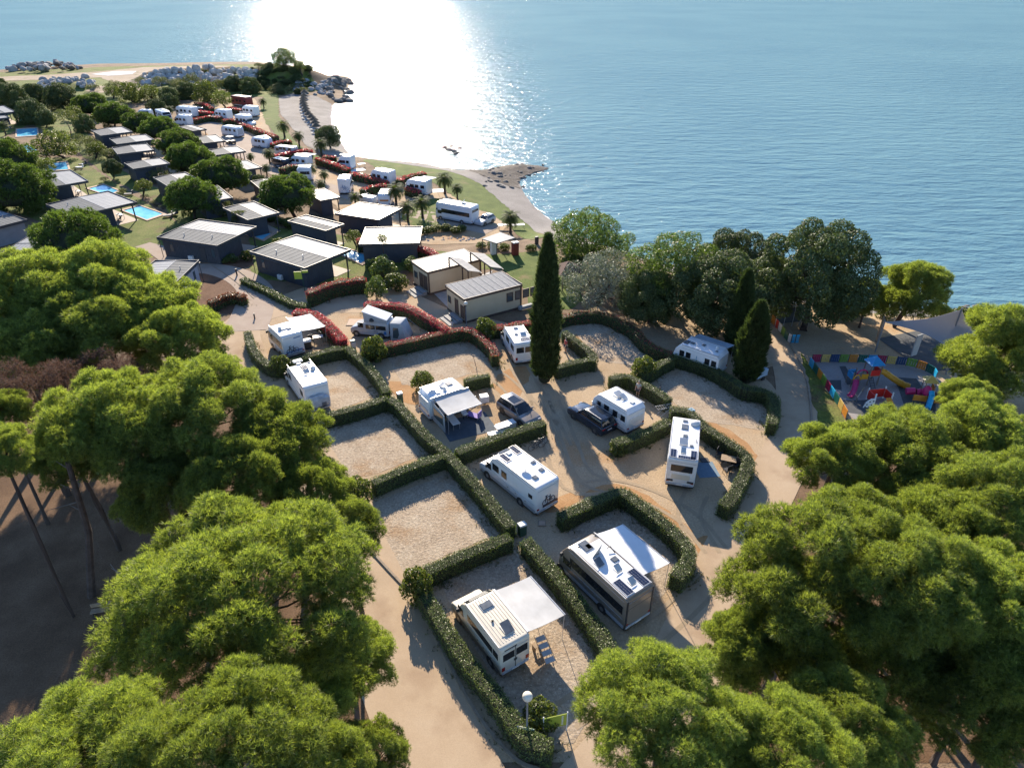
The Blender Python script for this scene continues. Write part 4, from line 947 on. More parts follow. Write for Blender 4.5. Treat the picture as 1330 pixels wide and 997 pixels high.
def wheel(t, x, y, r=.34, wd=.22):
    a = MB(); a.tube((x, y - wd / 2, r), (x, y + wd / 2, r), r, None, 16); b = MB()
    s = 1 if y > 0 else -1
    b.tube((x, y + s * (wd / 2 - .02), r), (x, y + s * (wd / 2 + .012), r), r * .6, r * .5, 12)
    w_ = link('wheel', a.mesh('tyre', M['rubber'], bevel=.02), t); b.build('rim', M['rim'], w_)
def side_windows(t, wins, W, glass, L=None):
    if L:
        mx = max(w_[2] for w_ in wins); k = min(1, (L - .75) / mx); wins = [(a, b * k, c * k, d, e) for a, b, c, d, e in wins]
    for s, x0, x1, z0, z1 in wins:
        m = MB(); y = s * W / 2; m.box(x0, x1, y - .02, y + .02, z0, z1); wo = m.build('window', glass, t, bevel=.012, seg=1)
        f = MB(); 
        for a in ((x0 - .03, x1 + .03, z0 - .03, z0 - .002), (x0 - .03, x1 + .03, z1 + .002, z1 + .03), (x0 - .03, x0 - .002, z0, z1), (x1 + .002, x1 + .03, z0, z1)): f.box(a[0], a[1], y - .012, y + .012, a[2], a[3])
        f.build('window_frame', M['plastic'], wo)
def hatch(t, x, y, sx, sy, z, m, open_=False, name='roof_hatch'):
    b = MB(); b.box(x - sx / 2, x + sx / 2, y - sy / 2, y + sy / 2, z - .03, z + .05); o = b.build(name, M['hatch_w'], t, bevel=.015, seg=1)
    c = MB()
    if open_: c.slab([(x - sx / 2, y - sy / 2, z + .08), (x + sx / 2, y - sy / 2, z + .34), (x + sx / 2, y + sy / 2, z + .34), (x - sx / 2, y + sy / 2, z + .08)], .03)
    else: c.box(x - sx * .43, x + sx * .43, y - sy * .43, y + sy * .43, z + .052, z + .10)
    c.build('hatch_pane', m, o, bevel=.012, seg=1)
def solar(t, x, y, sx, sy, z):
    b = MB(); b.box(x - sx / 2, x + sx / 2, y - sy / 2, y + sy / 2, z + .02, z + .055); o = b.build('solar_panel', M['alu'], t)
    c = MB(); nx, ny = max(2, int(sx / .17)), max(2, int(sy / .17)); dx, dy = (sx - .06) / nx, (sy - .06) / ny
    for i in range(nx):
        for j in range(ny): c.box(x - sx / 2 + .03 + i * dx + .006, x - sx / 2 + .03 + (i + 1) * dx - .006, y - sy / 2 + .03 + j * dy + .006, y - sy / 2 + .03 + (j + 1) * dy - .006, z + .056, z + .060)
    tag(c.build('solar_cell', M['solar'], o), kind='stuff')
def dish(t, x, y, z, r=.38, tilt=.5, m=None):
    b = MB(); b.tube((x, y, z), (x, y, z + .22), .03, None, 6); o = b.build('dish_mount', M['alu'], t)
    c = MB(); c.lathe((0, 0, 0), [(.02, 0), (r * .5, .03), (r * .85, .09), (r, .13), (r * .97, .13), (r * .5, .06)], 16)
    d = c.build('satellite_dish', m or M['white_pl'], o, smooth=True); d.location = (x, y, z + .22); d.rotation_euler = (0, tilt, .4)
def dome(t, x, y, z, r=.3, m=None):
    MB().lathe((x, y, z), [(r * .8, 0), (r, .06), (r * .9, .2), (r * .55, .3), (.03, .33)], 14).build('satellite_dome', m or M['white_pl'], t, smooth=True)
def awning(t, x0, x1, y, out, z, drop, m, legs=True, side=1, thick=.025):
    """fabric rolled out sideways from the roof edge"""
    b = MB(); q = [(x0, y, z), (x1, y, z), (x1, y + side * out, z - drop), (x0, y + side * out, z - drop)]
    if side < 0: q = [q[0], q[3], q[2], q[1]]
    n = 8; V = []; 
    for i in range(n + 1):
        for j in range(5):
            f, g = i / n, j / 4; sag = -.06 * math.sin(math.pi * g) - .02 * math.sin(9 * f) * math.sin(math.pi * g)
            V.append((x0 + (x1 - x0) * f, y + side * out * g, z - drop * g + sag))
    F = [(i * 5 + j, (i + 1) * 5 + j, (i + 1) * 5 + j + 1, i * 5 + j + 1) for i in range(n) for j in range(4)]
    b.add(V, F); b.add([(a, c, d - thick) for a, c, d in V], [f[::-1] for f in F]); o = b.build('awning', m, t, smooth=True)
    MB().tube((x0, y + side * out, z - drop), (x1, y + side * out, z - drop), .045, None, 8).build('front_rail', M['alu'], o)
    MB().box(x0 - .05, x1 + .05, y - .06, y + .06, z - .02, z + .09).build('cassette', M['alu'], o, bevel=.02)
    if legs:
        for x in (x0 + .05, x1 - .05): MB().tube((x, y + side * out, z - drop), (x, y + side * (out - .1), 0), .02, None, 6).build('awning_leg', M['alu'], o)
def vehicle(kind, name, label, cat, rear, front, h, W, L=None, body='white', roofz=None, group=None, skirt='grey_p', wins=None, glass='glass', rear_glass=None, wheels=None, windscreen=True, extras=None, mirrors=None, ground=None):
    """rear/front: the ends of the roof's centre line as points on the plane of the roof; the vehicle runs from its rear along that line"""
    a, b = Vector((rear.x, rear.y, 0)), Vector((front.x, front.y, 0)); d = (b - a).normalized(); L = L or (b - a).length
    z = float(hgt(*(a.lerp(b, .5))[:2])) if ground is None else ground
    t = thing(name, label, cat, (a.x, a.y, z), math.atan2(d.y, d.x), group)
    prof = PROFILE[kind](L, h); m = MB(); m.prism(prof, -W / 2, W / 2); m.build('body', M[body], t, smooth=True, bevel=.09, seg=3)
    sk = MB(); sk.box(.06, L - .12, -W / 2 + .06, W / 2 - .06, .22, .47); sk.build('underbody', M['plastic'], t)
    for s in (-1, 1): MB().box(.12, L - .3, s * W / 2 - .012, s * W / 2 + .012, .40, .68).build('side_skirt', M[skirt], t)
    if wheels is None: wheels = [L * .27, L - 1.05] if kind not in ('caravan',) else [L * .46]
    for x in wheels:
        for s in (-1, 1): wheel(t, x, s * (W / 2 - .10), .34, .22)
        for s in (-1, 1): MB().tube((x, s * (W / 2 - .02), .36), (x, s * (W / 2 + .016), .36), .43, .43, 14).build('wheel_arch', M['plastic'], t)
    # windscreen follows the sloped front
    if windscreen and kind != 'caravan':
        for (p, q) in zip(prof, prof[1:]):
            if p[0] < q[0] and p[0] > L - 2.3 and q[1] < p[1] - .3 and p[1] > 1.3:
                if kind == 'alcove' and p[1] > h - .9 and q[1] > h - 1.0: continue
                dx, dz = q[0] - p[0], q[1] - p[1]; nx, nz = -dz, dx; l = math.hypot(nx, nz); nx, nz = nx / l * .018, nz / l * .018
                w2 = W / 2 - .13; a0 = (p[0] + dx * .08, p[1] + dz * .08); a1 = (p[0] + dx * .94, p[1] + dz * .94)
                g = MB(); g.hexa([(a0[0] - nx, -w2, a0[1] - nz), (a1[0] - nx, -w2, a1[1] - nz), (a1[0] - nx, w2, a1[1] - nz), (a0[0] - nx, w2, a0[1] - nz)],
                                 [(a0[0] + nx, -w2, a0[1] + nz), (a1[0] + nx, -w2, a1[1] + nz), (a1[0] + nx, w2, a1[1] + nz), (a0[0] + nx, w2, a0[1] + nz)])
                g.build('windscreen', M['glass'], t)
    if kind != 'caravan':
        for s in (-1, 1):
            MB().box(L - .03, L + .02, s * (W / 2 - .42), s * (W / 2 - .14), .72, .92).build('headlight', M['head'], t, bevel=.02)
            mi = MB(); mx = L - (1.25 if kind in ('semi', 'van', 'alcove') else .45); mz = 1.55 if kind in ('semi', 'van', 'alcove') else 2.0
            mi.box(mx - .06, mx + .06, s * (W / 2 + .06), s * (W / 2 + .26), mz - .14, mz + .16); mi.tube((mx, s * (W / 2 - .05), mz - .1), (mx, s * (W / 2 + .12), mz - .05), .025, None, 5)
            mi.build('mirror', M['plastic'], t, bevel=.02)
        cw = [(s, L - 1.62 if kind in ('semi', 'van', 'alcove') else L - 1.3, L - 1.02 if kind in ('semi', 'van', 'alcove') else L - .5, 1.25, 1.78) for s in (-1, 1)]
        side_windows(t, cw, W, M['glass'])
        MB().box(L - .02, L + .03, -W / 2 + .1, W / 2 - .1, .36, .60).build('bumper', M['plastic'], t, bevel=.03)
    else:
        hb = MB(); hb.path([(L - .15, -.5, .45), (L + 1.1, 0, .45)], [.04, .04], 5); hb.path([(L - .15, .5, .45), (L + 1.1, 0, .45)], [.04, .04], 5); hb.tube((L + .9, 0, 0), (L + .9, 0, .5), .03, None, 6)
        hb.build('drawbar', M['alu'], t)
        MB().slab([(L - .14, -W / 2 + .3, h - .78), (L + .0, -W / 2 + .3, 1.42), (L + .0, W / 2 - .3, 1.42), (L - .14, W / 2 - .3, h - .78)], .03).build('front_window', M['glass'], t)
    if wins: side_windows(t, wins, W, M[glass], L - (.9 if kind in ('semi', 'van', 'alcove') else 0))
    for s in (-1, 1): MB().box(-.025, .02, s * (W / 2 - .30), s * (W / 2 - .08), .68, 1.0 if kind == 'van' else .82).build('tail_light', M['tail'], t, bevel=.015)
    MB().box(-.05, .03, -W / 2 + .08, W / 2 - .08, .40, .58).build('rear_bumper', M['grey_p'], t, bevel=.03)
    pl = MB(); pl.box(-.062, -.052, -.26, .26, .44, .55); pl.build('number_plate', M['white_pl'], t)
    if group != 'far camper vehicles near the beach':      # seams, lockers and trim
        for s in (-1, 1):
            x1 = L - (2.0 if kind in ('semi', 'van', 'alcove') else 1.0)
            tr = MB(); tr.box(.25, x1, s * W / 2 - .01, s * W / 2 + .012, 1.14, 1.165); tr.box(.25, x1, s * W / 2 - .01, s * W / 2 + .012, h - .30, h - .275); tr.build('trim_line', M['grey_p'], t)
            for f in (.16, .44, .66):
                x = .3 + (x1 - .9) * f; lo = MB(); lo.box(x, x + .55, s * W / 2 - .01, s * W / 2 + .015, .72, 1.06); l = lo.build('locker_door', M['white_pl' if body == 'white' else body], t, bevel=.01, seg=1)
                MB().box(x + .22, x + .33, s * W / 2 + .015, s * W / 2 + .03, .86, .90).build('handle', M['plastic'], l)
            MB().box(.2, x1 + .1, s * (W / 2 - .07), s * (W / 2 - .02), h - .05, h + .035).build('roof_rail', M['alu'], t)
        MB().box(-.025, .02, -W / 2 + .12, W / 2 - .12, h - .34, h - .325).build('rear_seam', M['grey_p'], t)
    if rear_glass:
        y0, y1, z0, z1 = rear_glass; MB().box(-.02, .03, y0, y1, z0, z1).build('rear_window', M['glass'], t, bevel=.02)
    if extras: extras(t, L, h, W)
    return t
def std_wins(L, W, z0=1.55, z1=2.1, both=True):
    out = []
    for s in (-1, 1):
        out += [(s, .45, 1.25, z0, z1), (s, L * .36, L * .36 + .8, z0, z1), (s, L * .56, L * .56 + .9, z0, z1)]
    return out
def door(t, x0, x1, y, W, m='white_pl'):
    b = MB(); s = 1 if y > 0 else -1; b.box(x0, x1, s * W / 2 - .012, s * W / 2 + .022, .55, 2.35); o = b.build('door', M[m], t, bevel=.02, seg=1)
    MB().box(x0 + .06, x0 + .16, s * W / 2 + .022, s * W / 2 + .05, 1.35, 1.45).build('handle', M['plastic'], o)
MG = 'camper vehicles parked on the pitches'

# V1 beige camper van with grey awning (bottom) ------------------------------
def ex1(t, L, h, W):
    rb = MB()
    for i in range(9): rb.box(.35, L - 2.1, -.78 + i * .195 - .022, -.78 + i * .195 + .022, h - .002, h + .022)
    tag(rb.build('roof_ribs', M['cream'], t), kind='stuff')
    hatch(t, 1.05, -.1, .75, .62, h, M['hatch'], True); hatch(t, 3.2, 0, .62, .85, h, M['hatch'])
    MB().tube((2.0, .3, h), (2.05, .3, h + .14), .06, .09, 8).build('roof_vent', M['plastic'], t)
    awning(t, .25, 3.95, -W / 2 - .03, 2.75, h - .06, .35, M['awn_g'], True, -1)
    g = MB(); g.box(-.03, .02, -.015, .015, .55, h - .25); g.box(-.04, .0, -.1, .1, 1.15, 1.3); g.build('rear_door_seam', M['plastic'], t)
    side = MB(); side.box(.9, L - 2.2, W / 2 - .012, W / 2 + .018, 1.45, 2.0); side.build('side_glass', M['glass'], t)
    st = MB(); st.slab([(L - 1.95, -.7, h + .004), (L - 1.95, .7, h + .004), (L - 1.55, .62, h - .2), (L - 1.55, -.62, h - .2)], .02); st.build('cab_trim', M['plastic'], t)
    MB().box(-.012, .012, -.1, .75, h - .28, h - .20).build('lettering_strip', M['plastic'], t)
h = 2.65
rear, fr = at(669.5, 834, h), at(614, 764, h)
vehicle('van', 'camper_van', 'beige panel camper van under a grey awning on the lowest pitch', 'camper van', rear, fr, h, 2.08, 5.95, 'cream', skirt='bronze', wheels=[1.15, 4.95], rear_glass=None, extras=ex1,
        wins=[(1, .3, .8, 1.5, 2.0)])
vlast = bpy.data.objects['camper_van']
for s in (-1, 1): MB().box(-.02, .03, s * .06 if s > 0 else -.86, .86 if s > 0 else -.06, 1.5, 2.1).build('rear_window', M['glass'], vlast, bevel=.02)
# V2 large motorhome with white awning ----------------------------------------
def ex2(t, L, h, W):
    awning(t, 1.1, 5.6, -W / 2 - .03, 2.6, h - .15, .5, M['awn_w'], True, -1)
    solar(t, .95, .62, 1.35, .62, h); solar(t, 1.0, -.75, 1.5, .62, h)
    hatch(t, .95, -.08, .45, .45, h, M['hatch_w'], True); hatch(t, 2.25, -.1, .45, .45, h, M['hatch_w'], True); hatch(t, 3.0, -.55, .45, .5, h, M['hatch']); hatch(t, 3.3, .55, .55, .5, h, M['hatch'], True)
    hatch(t, 5.0, .2, 1.0, .75, h, M['hatch']); hatch(t, L - 1.75, .1, .5, .4, h, M['hatch'])
    dish(t, 3.95, 0, h, .55, 1.2, M['tent'])
    MB().path([(3.4, -.95, h + .05), (3.9, -.95, h + .25), (3.9, -.7, h + .2)], [.03, .03, .03], 5).build('antenna', M['plastic'], t)
    b = MB(); b.box(-.018, .03, -.98, .98, .65, 2.1); b.build('rear_panel', M['bronze'], t)
    for s in (-1, 1): MB().box(-.03, .05, s * 1.02, s * 1.14, .5, h - .15).build('corner_post', M['plastic'], t, bevel=.02)
    side = MB(); side.box(.3, L - 1.2, W / 2 - .01, W / 2 + .014, 1.52, 2.2); side.build('window_band', M['glass'], t)
    rp = MB(); rp.box(.22, L - 1.55, -W / 2 + .16, W / 2 - .16, h - .01, h + .018); rp.build('roof_skin', M['white'], t)
h = 3.0
vehicle('integrated', 'motorhome', 'large bronze integrated motorhome with solar panels and dish, white awning out', 'motorhome', at(833, 769.6, h), at(744, 690, h), h, 2.32, None, 'bronze', skirt='grey_p', extras=ex2, wheels=[2.1, 6.3], wins=[(-1, 3.2, 4.2, 1.5, 2.1)])
# V3 motorhome with bicycle picture -------------------------------------------
def bikepic(t, y0, z0, s, m):
    b = MB(); x = -.03
    for cy in (y0 - .32 * s, y0 + .32 * s):
        for k in range(12):
            a0, a1 = k * math.pi / 6, (k + 1) * math.pi / 6; r = .23 * s
            b.tube((x, cy + r * math.cos(a0), z0 + r * math.sin(a0)), (x, cy + r * math.cos(a1), z0 + r * math.sin(a1)), .022 * s, None, 4)
    for p, q in (((-.32, 0), (-.1, .36)), ((-.1, .36), (.24, .36)), ((.32, 0), (.22, .5)), ((-.32, 0), (-.02, 0)), ((-.02, 0), (.24, .36)), ((-.02, 0), (-.14, .46)), ((.1, .52), (.3, .5))):
        b.tube((x, y0 + p[0] * s, z0 + p[1] * s), (x, y0 + q[0] * s, z0 + q[1] * s), .025 * s, None, 4)
    b.build('bicycle_picture', m, t)
def ex3(t, L, h, W):
    solar(t, L - 2.75, .6, 1.1, .5, h); solar(t, L - 2.45, -.68, 1.15, .5, h); hatch(t, L - 2.5, 0, .42, .42, h, M['hatch_w']); hatch(t, L - 1.95, .1, .25, 1.0, h - .08, M['hatch'])
    dish(t, 2.35, .3, h, .36, .25); hatch(t, 2.6, -.75, .3, .4, h, M['hatch']); hatch(t, 1.1, .35, .45, .45, h, M['hatch']); hatch(t, 1.5, -.65, .4, .4, h, M['hatch'])
    bikepic(t, -.1, 1.15, 1.15, M['stick']); MB().box(-.03, -.018, -.95, .5, .72, .95).build('landscape_picture', M['stick'], t)
    door(t, 3.0, 3.6, -1, W)
h = 2.85
vehicle('semi', 'motorhome', 'white motorhome with a bicycle picture painted on its rear', 'motorhome', at(712, 627.5, h), at(655, 584.5, h), h, 2.3, 7.2, 'white', extras=ex3, wheels=[1.9, 6.1],
        wins=[(1, 4.6, 5.35, 1.5, 2.1), (1, 3.6, 4.2, 1.5, 2.1), (1, .5, .9, 1.6, 1.9), (-1, 1, 1.9, 1.5, 2.1)], group=MG)
# V4 motorhome with three solar panels ------------------------------------------
def ex4(t, L, h, W):
    solar(t, .62, .8, 1.1, .5, h); solar(t, .72, -.78, 1.15, .5, h); solar(t, .25, -.25, .42, 1.35, h)
    hatch(t, .95, .05, .45, .4, h, M['hatch_w'], True); hatch(t, 2.15, .1, .6, .65, h, M['hatch_w'], True); hatch(t, 3.2, 0, .35, .4, h, M['hatch']); hatch(t, 4.5, .1, .8, .6, h, M['hatch']); hatch(t, 5.4, .1, .25, .45, h, M['hatch'])
    hatch(t, 1.9, -.55, .25, .3, h, M['hatch']); MB().path([(2.5, -.95, h), (2.8, -.9, h + .1)], [.03, .02], 5).build('antenna', M['plastic'], t)
    dome(t, L - 1.2, -.7, h, .42)
    b = MB(); b.box(-.02, .03, -.72, .72, .98, 1.5); b.build('rear_hatch', M['cream'], t, bevel=.03)
    for s in (-1, 1): MB().box(-.03, .03, s * .55, s * 1.05, .74, .92).build('lamp_cluster', M['plastic'], t, bevel=.02)
    door(t, 3.4, 4.0, -1, W)
h = 3.0
vehicle('coach', 'motorhome', 'cream rear motorhome with three solar panels parked facing the sea', 'motorhome', at(887.5, 596.5, h), at(892.5, 539, h), h, 2.3, None, 'white', extras=ex4, rear_glass=(-.85, .85, 1.75, 2.4), wins=std_wins(6.8, 2.3), wheels=[1.7, 5.6], group=MG)
# V5 caravan next to black car ---------------------------------------------------
def ex5(t, L, h, W):
    hatch(t, L - 2.1, -.1, .75, .75, h, M['hatch_w'], True); hatch(t, 1.9, -.15, .6, .55, h, M['hatch_w'], True); hatch(t, .85, -.25, .35, .4, h, M['hatch_w'])
    r = MB()
    for k in range(4): r.tube((.9, -W / 2 - .04, h - .08 - .08 * k), (L - .9, -W / 2 - .04, h - .08 - .08 * k), .018, None, 5)
    r.build('roof_rail', M['plastic'], t)
    b = MB(); b.box(-.02, .06, -.85, .85, 1.05, 1.75); b.build('rear_panel', M['white_pl'], t, bevel=.04)
    band = MB(); band.box(.35, L - .55, W / 2 - .012, W / 2 + .012, 1.5, 1.95); band.build('grey_band', M['silver'], t)
h = 2.6
vehicle('caravan', 'caravan', 'white caravan with dark window band beside the black car', 'caravan', at(828, 529.6, h), at(781.5, 502, h), h, 2.35, None, 'white', extras=ex5,
        wins=[(1, .5, 1.3, 1.42, 1.95), (1, 2.0, 2.9, 1.4, 1.98), (1, 3.7, 4.7, 1.4, 1.98), (1, 5.4, 6.1, 1.4, 1.95)], group=MG)
# V8 caravan with grey awning ------------------------------------------------------
def ex8(t, L, h, W):
    awning(t, .55, L - .35, -W / 2 - .03, 2.6, h - .10, .30, M['awn_g'], True, -1)
    dish(t, 1.0, .35, h, .42, .35); hatch(t, 1.25, -.55, .35, .45, h, M['hatch_w']); hatch(t, L * .48, .25, .55, .5, h, M['hatch_w'], True); hatch(t, L - 1.6, .3, .6, .8, h, M['hatch'])
    dome(t, L * .45, -.5, h, .16)
    b = MB(); b.slab([(.3, -W / 2 - .1, .35), (.3, -W / 2 - 2.5, .3), (.3, -W / 2 - 2.5, 2.1), (.3, -W / 2 - .1, 2.4)], .03); b.build('side_wall', M['tent'], t)
    c = MB(); c.box(.27, .25, -W / 2 - 2.2, -W / 2 - .4, .9, 1.9); c.build('side_wall_window', M['glass_b'], t)
    MB().box(-.03, .03, -.8, .8, 1.0, 1.25).build('rear_logo_strip', M['silver'], t)
h = 2.58
vehicle('caravan', 'caravan', 'white caravan with a long grey awning shading a mat and tables', 'caravan', at(549, 511.5, h), at(604, 494, h), h, 2.3, None, 'white', extras=ex8, wins=[(-1, .6, 1.3, 1.4, 1.95), (-1, 4.0, 4.8, 1.4, 1.95), (1, 1, 2, 1.4, 1.95)], group=MG)
# V9 motorhome with covered bikes ----------------------------------------------------
def ex9(t, L, h, W):
    solar(t, L * .52, -.1, 1.05, .75, h); hatch(t, L - 1.7, 0, .55, .9, h - .01, M['hatch_w']); hatch(t, L * .66, .1, .3, .45, h, M['hatch_w']); hatch(t, L * .36, 0, .35, .55, h, M['hatch_w'], True); hatch(t, L * .62, -.8, .3, .3, h, M['hatch'])
    dome(t, L * .42, -.75, h, .30)
    b = MB(); rs = NR(4); 
    b.box(-.6, -.06, -.85, .75, .75, 1.75); b.box(-.5, -.1, -.5, .95, 1.0, 1.95); b.box(-.55, -.05, -1.0, -.2, .9, 1.6)
    o = b.build('bike_cover', M['cover'], t, smooth=True, bevel=.16, seg=3)
    c = MB()
    for k in range(5): c.box(-.62, -.605, -.55 + .09 * k, -.50 + .09 * k, .8, 1.2)
    c.build('cover_stripe', M['stick'], o)
    rk = MB(); rk.box(-.6, 0, -.9, .9, .55, .62); rk.build('bike_rack', M['alu'], t)
h = 2.9
vehicle('semi', 'motorhome', 'white motorhome carrying bicycles under a grey cover on its rear rack', 'motorhome', at(410, 499.5, h), at(387.5, 470, h), h, 2.3, 7.0, 'white', extras=ex9, wins=[(1, 4.3, 5.1, 1.5, 2.1), (1, .7, 1.5, 1.5, 2.1), (-1, .7, 1.5, 1.5, 2.1)], group=MG)
# V10 motorhome with white awning --------------------------------------------------------
def ex10(t, L, h, W):
    awning(t, .3, 4.3, -W / 2 - .03, 2.7, h - .10, .30, M['awn_w'], True, -1)
    hatch(t, L - 2.7, .1, .6, .85, h, M['hatch_w']); hatch(t, L * .46, .4, .3, .5, h, M['hatch_w']); hatch(t, L * .3, -.3, .4, .5, h, M['hatch']); dome(t, L * .4, .55, h, .2)
    bikepic(t, .2, 1.0, 1.2, M['plastic']); MB().box(-.3, -.02, -.8, .8, .7, .78).build('bike_rack', M['alu'], t)
    MB().box(-.02, .02, -.9, -.1, 2.35, 2.45).build('lettering_strip', M['sticker_blue'], t)
    f = MB(); f.box(.35, 4.2, W / 2 - .01, W / 2 + .013, 1.2, 2.15); f.build('brown_side_panel', M['bronze'], t)
    f = MB(); f.box(-.02, .015, -.9, .9, .85, .99); f.build('rear_sticker', M['sticker_blue'], t)
h = 2.9
vehicle('integrated', 'motorhome', 'white motorhome with bicycle on the rear and a white awning over its terrace', 'motorhome', at(378.7, 434, h), at(357.5, 415, h), h, 2.3, None, 'white', extras=ex10, wins=[(1, 1, 2, 1.5, 2.05), (1, 3.2, 4.1, 1.5, 2.05)], group=MG)
# V11 pop-top van with rear tent ------------------------------------------------------------
def ex11(t, L, h, W):
    b = MB(); x0, x1 = .25, L - 1.75
    b.hexa([(x0, -W / 2 + .1, h - .01), (x1, -W / 2 + .1, h - .01), (x1, W / 2 - .1, h - .01), (x0, W / 2 - .1, h - .01)], [(x0, -W / 2 + .1, h + .35), (x1, -W / 2 + .1, h + 1.1), (x1, W / 2 - .1, h + 1.1), (x0, W / 2 - .1, h + .35)])
    o = b.build('pop_top_canvas', M['tent'], t)
    r = MB(); r.slab([(x0 - .1, -W / 2 + .04, h + .36), (x1 + .15, -W / 2 + .04, h + 1.16), (x1 + .15, W / 2 - .04, h + 1.16), (x0 - .1, W / 2 - .04, h + .36)], .1); r.build('pop_top_roof', M['white'], t, bevel=.03)
    for s in (-1, 1): MB().lathe((L * .42, s * (W / 2 - .09), h + .2), [(.28, 0), (.27, .12), (.18, .24), (.05, .3)], 10).build('canvas_window', M['plastic'], o)
    d = MB(); d.box(.3, 1.5, W / 2 - .01, W / 2 + .014, .6, 1.0); d.build('blue_decal', M['blue_p'], t)
h = 1.95
fpx, rpx = P(456, 436, 0), P(506, 441.5, 0)
dv = (fpx - rpx).normalized(); nv = Vector((-dv.y, dv.x, 0))
rear = rpx - nv * .95 * (1 if nv.y < 0 else -1); front = fpx - nv * .95 * (1 if nv.y < 0 else -1)
vehicle('van', 'camper_van', 'silver pop-top van with its roof raised and blue decal on the side', 'camper van', rear, front, h, 1.9, None, 'silver', extras=ex11, wins=[(1, .35, 1.5, 1.15, 1.6), (1, 1.65, 2.7, 1.15, 1.6)], wheels=[.95, 3.95])
td = bpy.data.objects['camper_van.001']
def tent_annex():
    p = rear - (front - rear).normalized() * .15; d = (rear - front).normalized()
    t = thing('annex_tent', 'grey rear tent joined to the silver pop-top van', 'tent', (p.x, p.y, 0), math.atan2(d.y, d.x))
    b = MB(); b.hexa([(0, -1.1, 0), (2.0, -1.15, 0), (2.0, 1.15, 0), (0, 1.1, 0)], [(0, -.9, 2.1), (1.35, -.9, 2.15), (1.35, .9, 2.15), (0, .9, 2.1)]); b.build('canvas', M['tent'], t, smooth=True, bevel=.12)
    for s in (-1, 1):
        q = MB(); q.slab([(.35, s * 1.085, .35), (1.15, s * 1.085, .35), (1.0, s * .965, 1.6), (.4, s * .965, 1.6)], .02 * s); q.build('tent_window', M['glass_b'], t)
    q = MB(); q.tube((1.35, -.85, 2.1), (3.3, -1.6, .0), .012, None, 4); q.tube((1.35, .85, 2.1), (3.3, 1.6, .0), .012, None, 4); q.build('guy_rope', M['alu'], t)
tent_annex()
# V12 white panel van -------------------------------------------------------------------------
def ex12(t, L, h, W):
    hatch(t, L - 2.6, 0, .4, .5, h, M['hatch']); hatch(t, 2.0, .35, .35, .4, h, M['hatch']); hatch(t, 1.5, -.3, .5, .6, h, M['hatch_w'], True); solar(t, .75, -.25, .55, 1.0, h)
    for s in (-1, 1): MB().box(-.02, .03, .06 if s > 0 else -.88, .88 if s > 0 else -.06, 1.5, 2.15).build('rear_window', M['glass'], t, bevel=.02)
h = 2.65
vehicle('van', 'camper_van', 'white panel camper van parked left of the tall cypress', 'camper van', at(681.5, 445, h), at(671, 428.5, h), h, 2.1, 6.0, 'white', extras=ex12, wins=[(1, .5, 1.6, 1.5, 2.1), (1, 2.3, 3.4, 1.5, 2.1)], wheels=[1.2, 4.9])
# V13 white caravan with blue stripe ------------------------------------------------------------
def ex13(t, L, h, W):
    awning(t, .4, L - .7, -W / 2 - .03, 2.0, h - .06, .5, M['awn_b'], True, -1)
    hatch(t, L * .68, .25, .5, .5, h, M['hatch']); hatch(t, L * .47, -.1, .4, .5, h, M['hatch']); hatch(t, L - 1.0, .3, .6, .9, h - .05, M['hatch']); dome(t, L * .2, -.3, h, .15); hatch(t, L * .15, .3, .3, .3, h, M['hatch'])
    b = MB(); b.box(2.4, L - 2.6, W / 2 - .012, W / 2 + .016, 1.0, 1.9); b.build('blue_side_panel', M['stripe'], t)
h = 2.6
vehicle('caravan', 'caravan', 'white caravan with a pale blue side stripe half hidden behind a hedge', 'caravan', at(942, 458, h), at(883, 438.5, h), h, 2.35, None, 'white', extras=ex13,
        wins=[(1, .5, 1.3, 1.35, 1.95), (1, 1.7, 2.5, 1.35, 1.95), (1, 5.2, 6.0, 1.35, 1.95), (1, 6.4, 7.2, 1.35, 1.95)], group=MG)

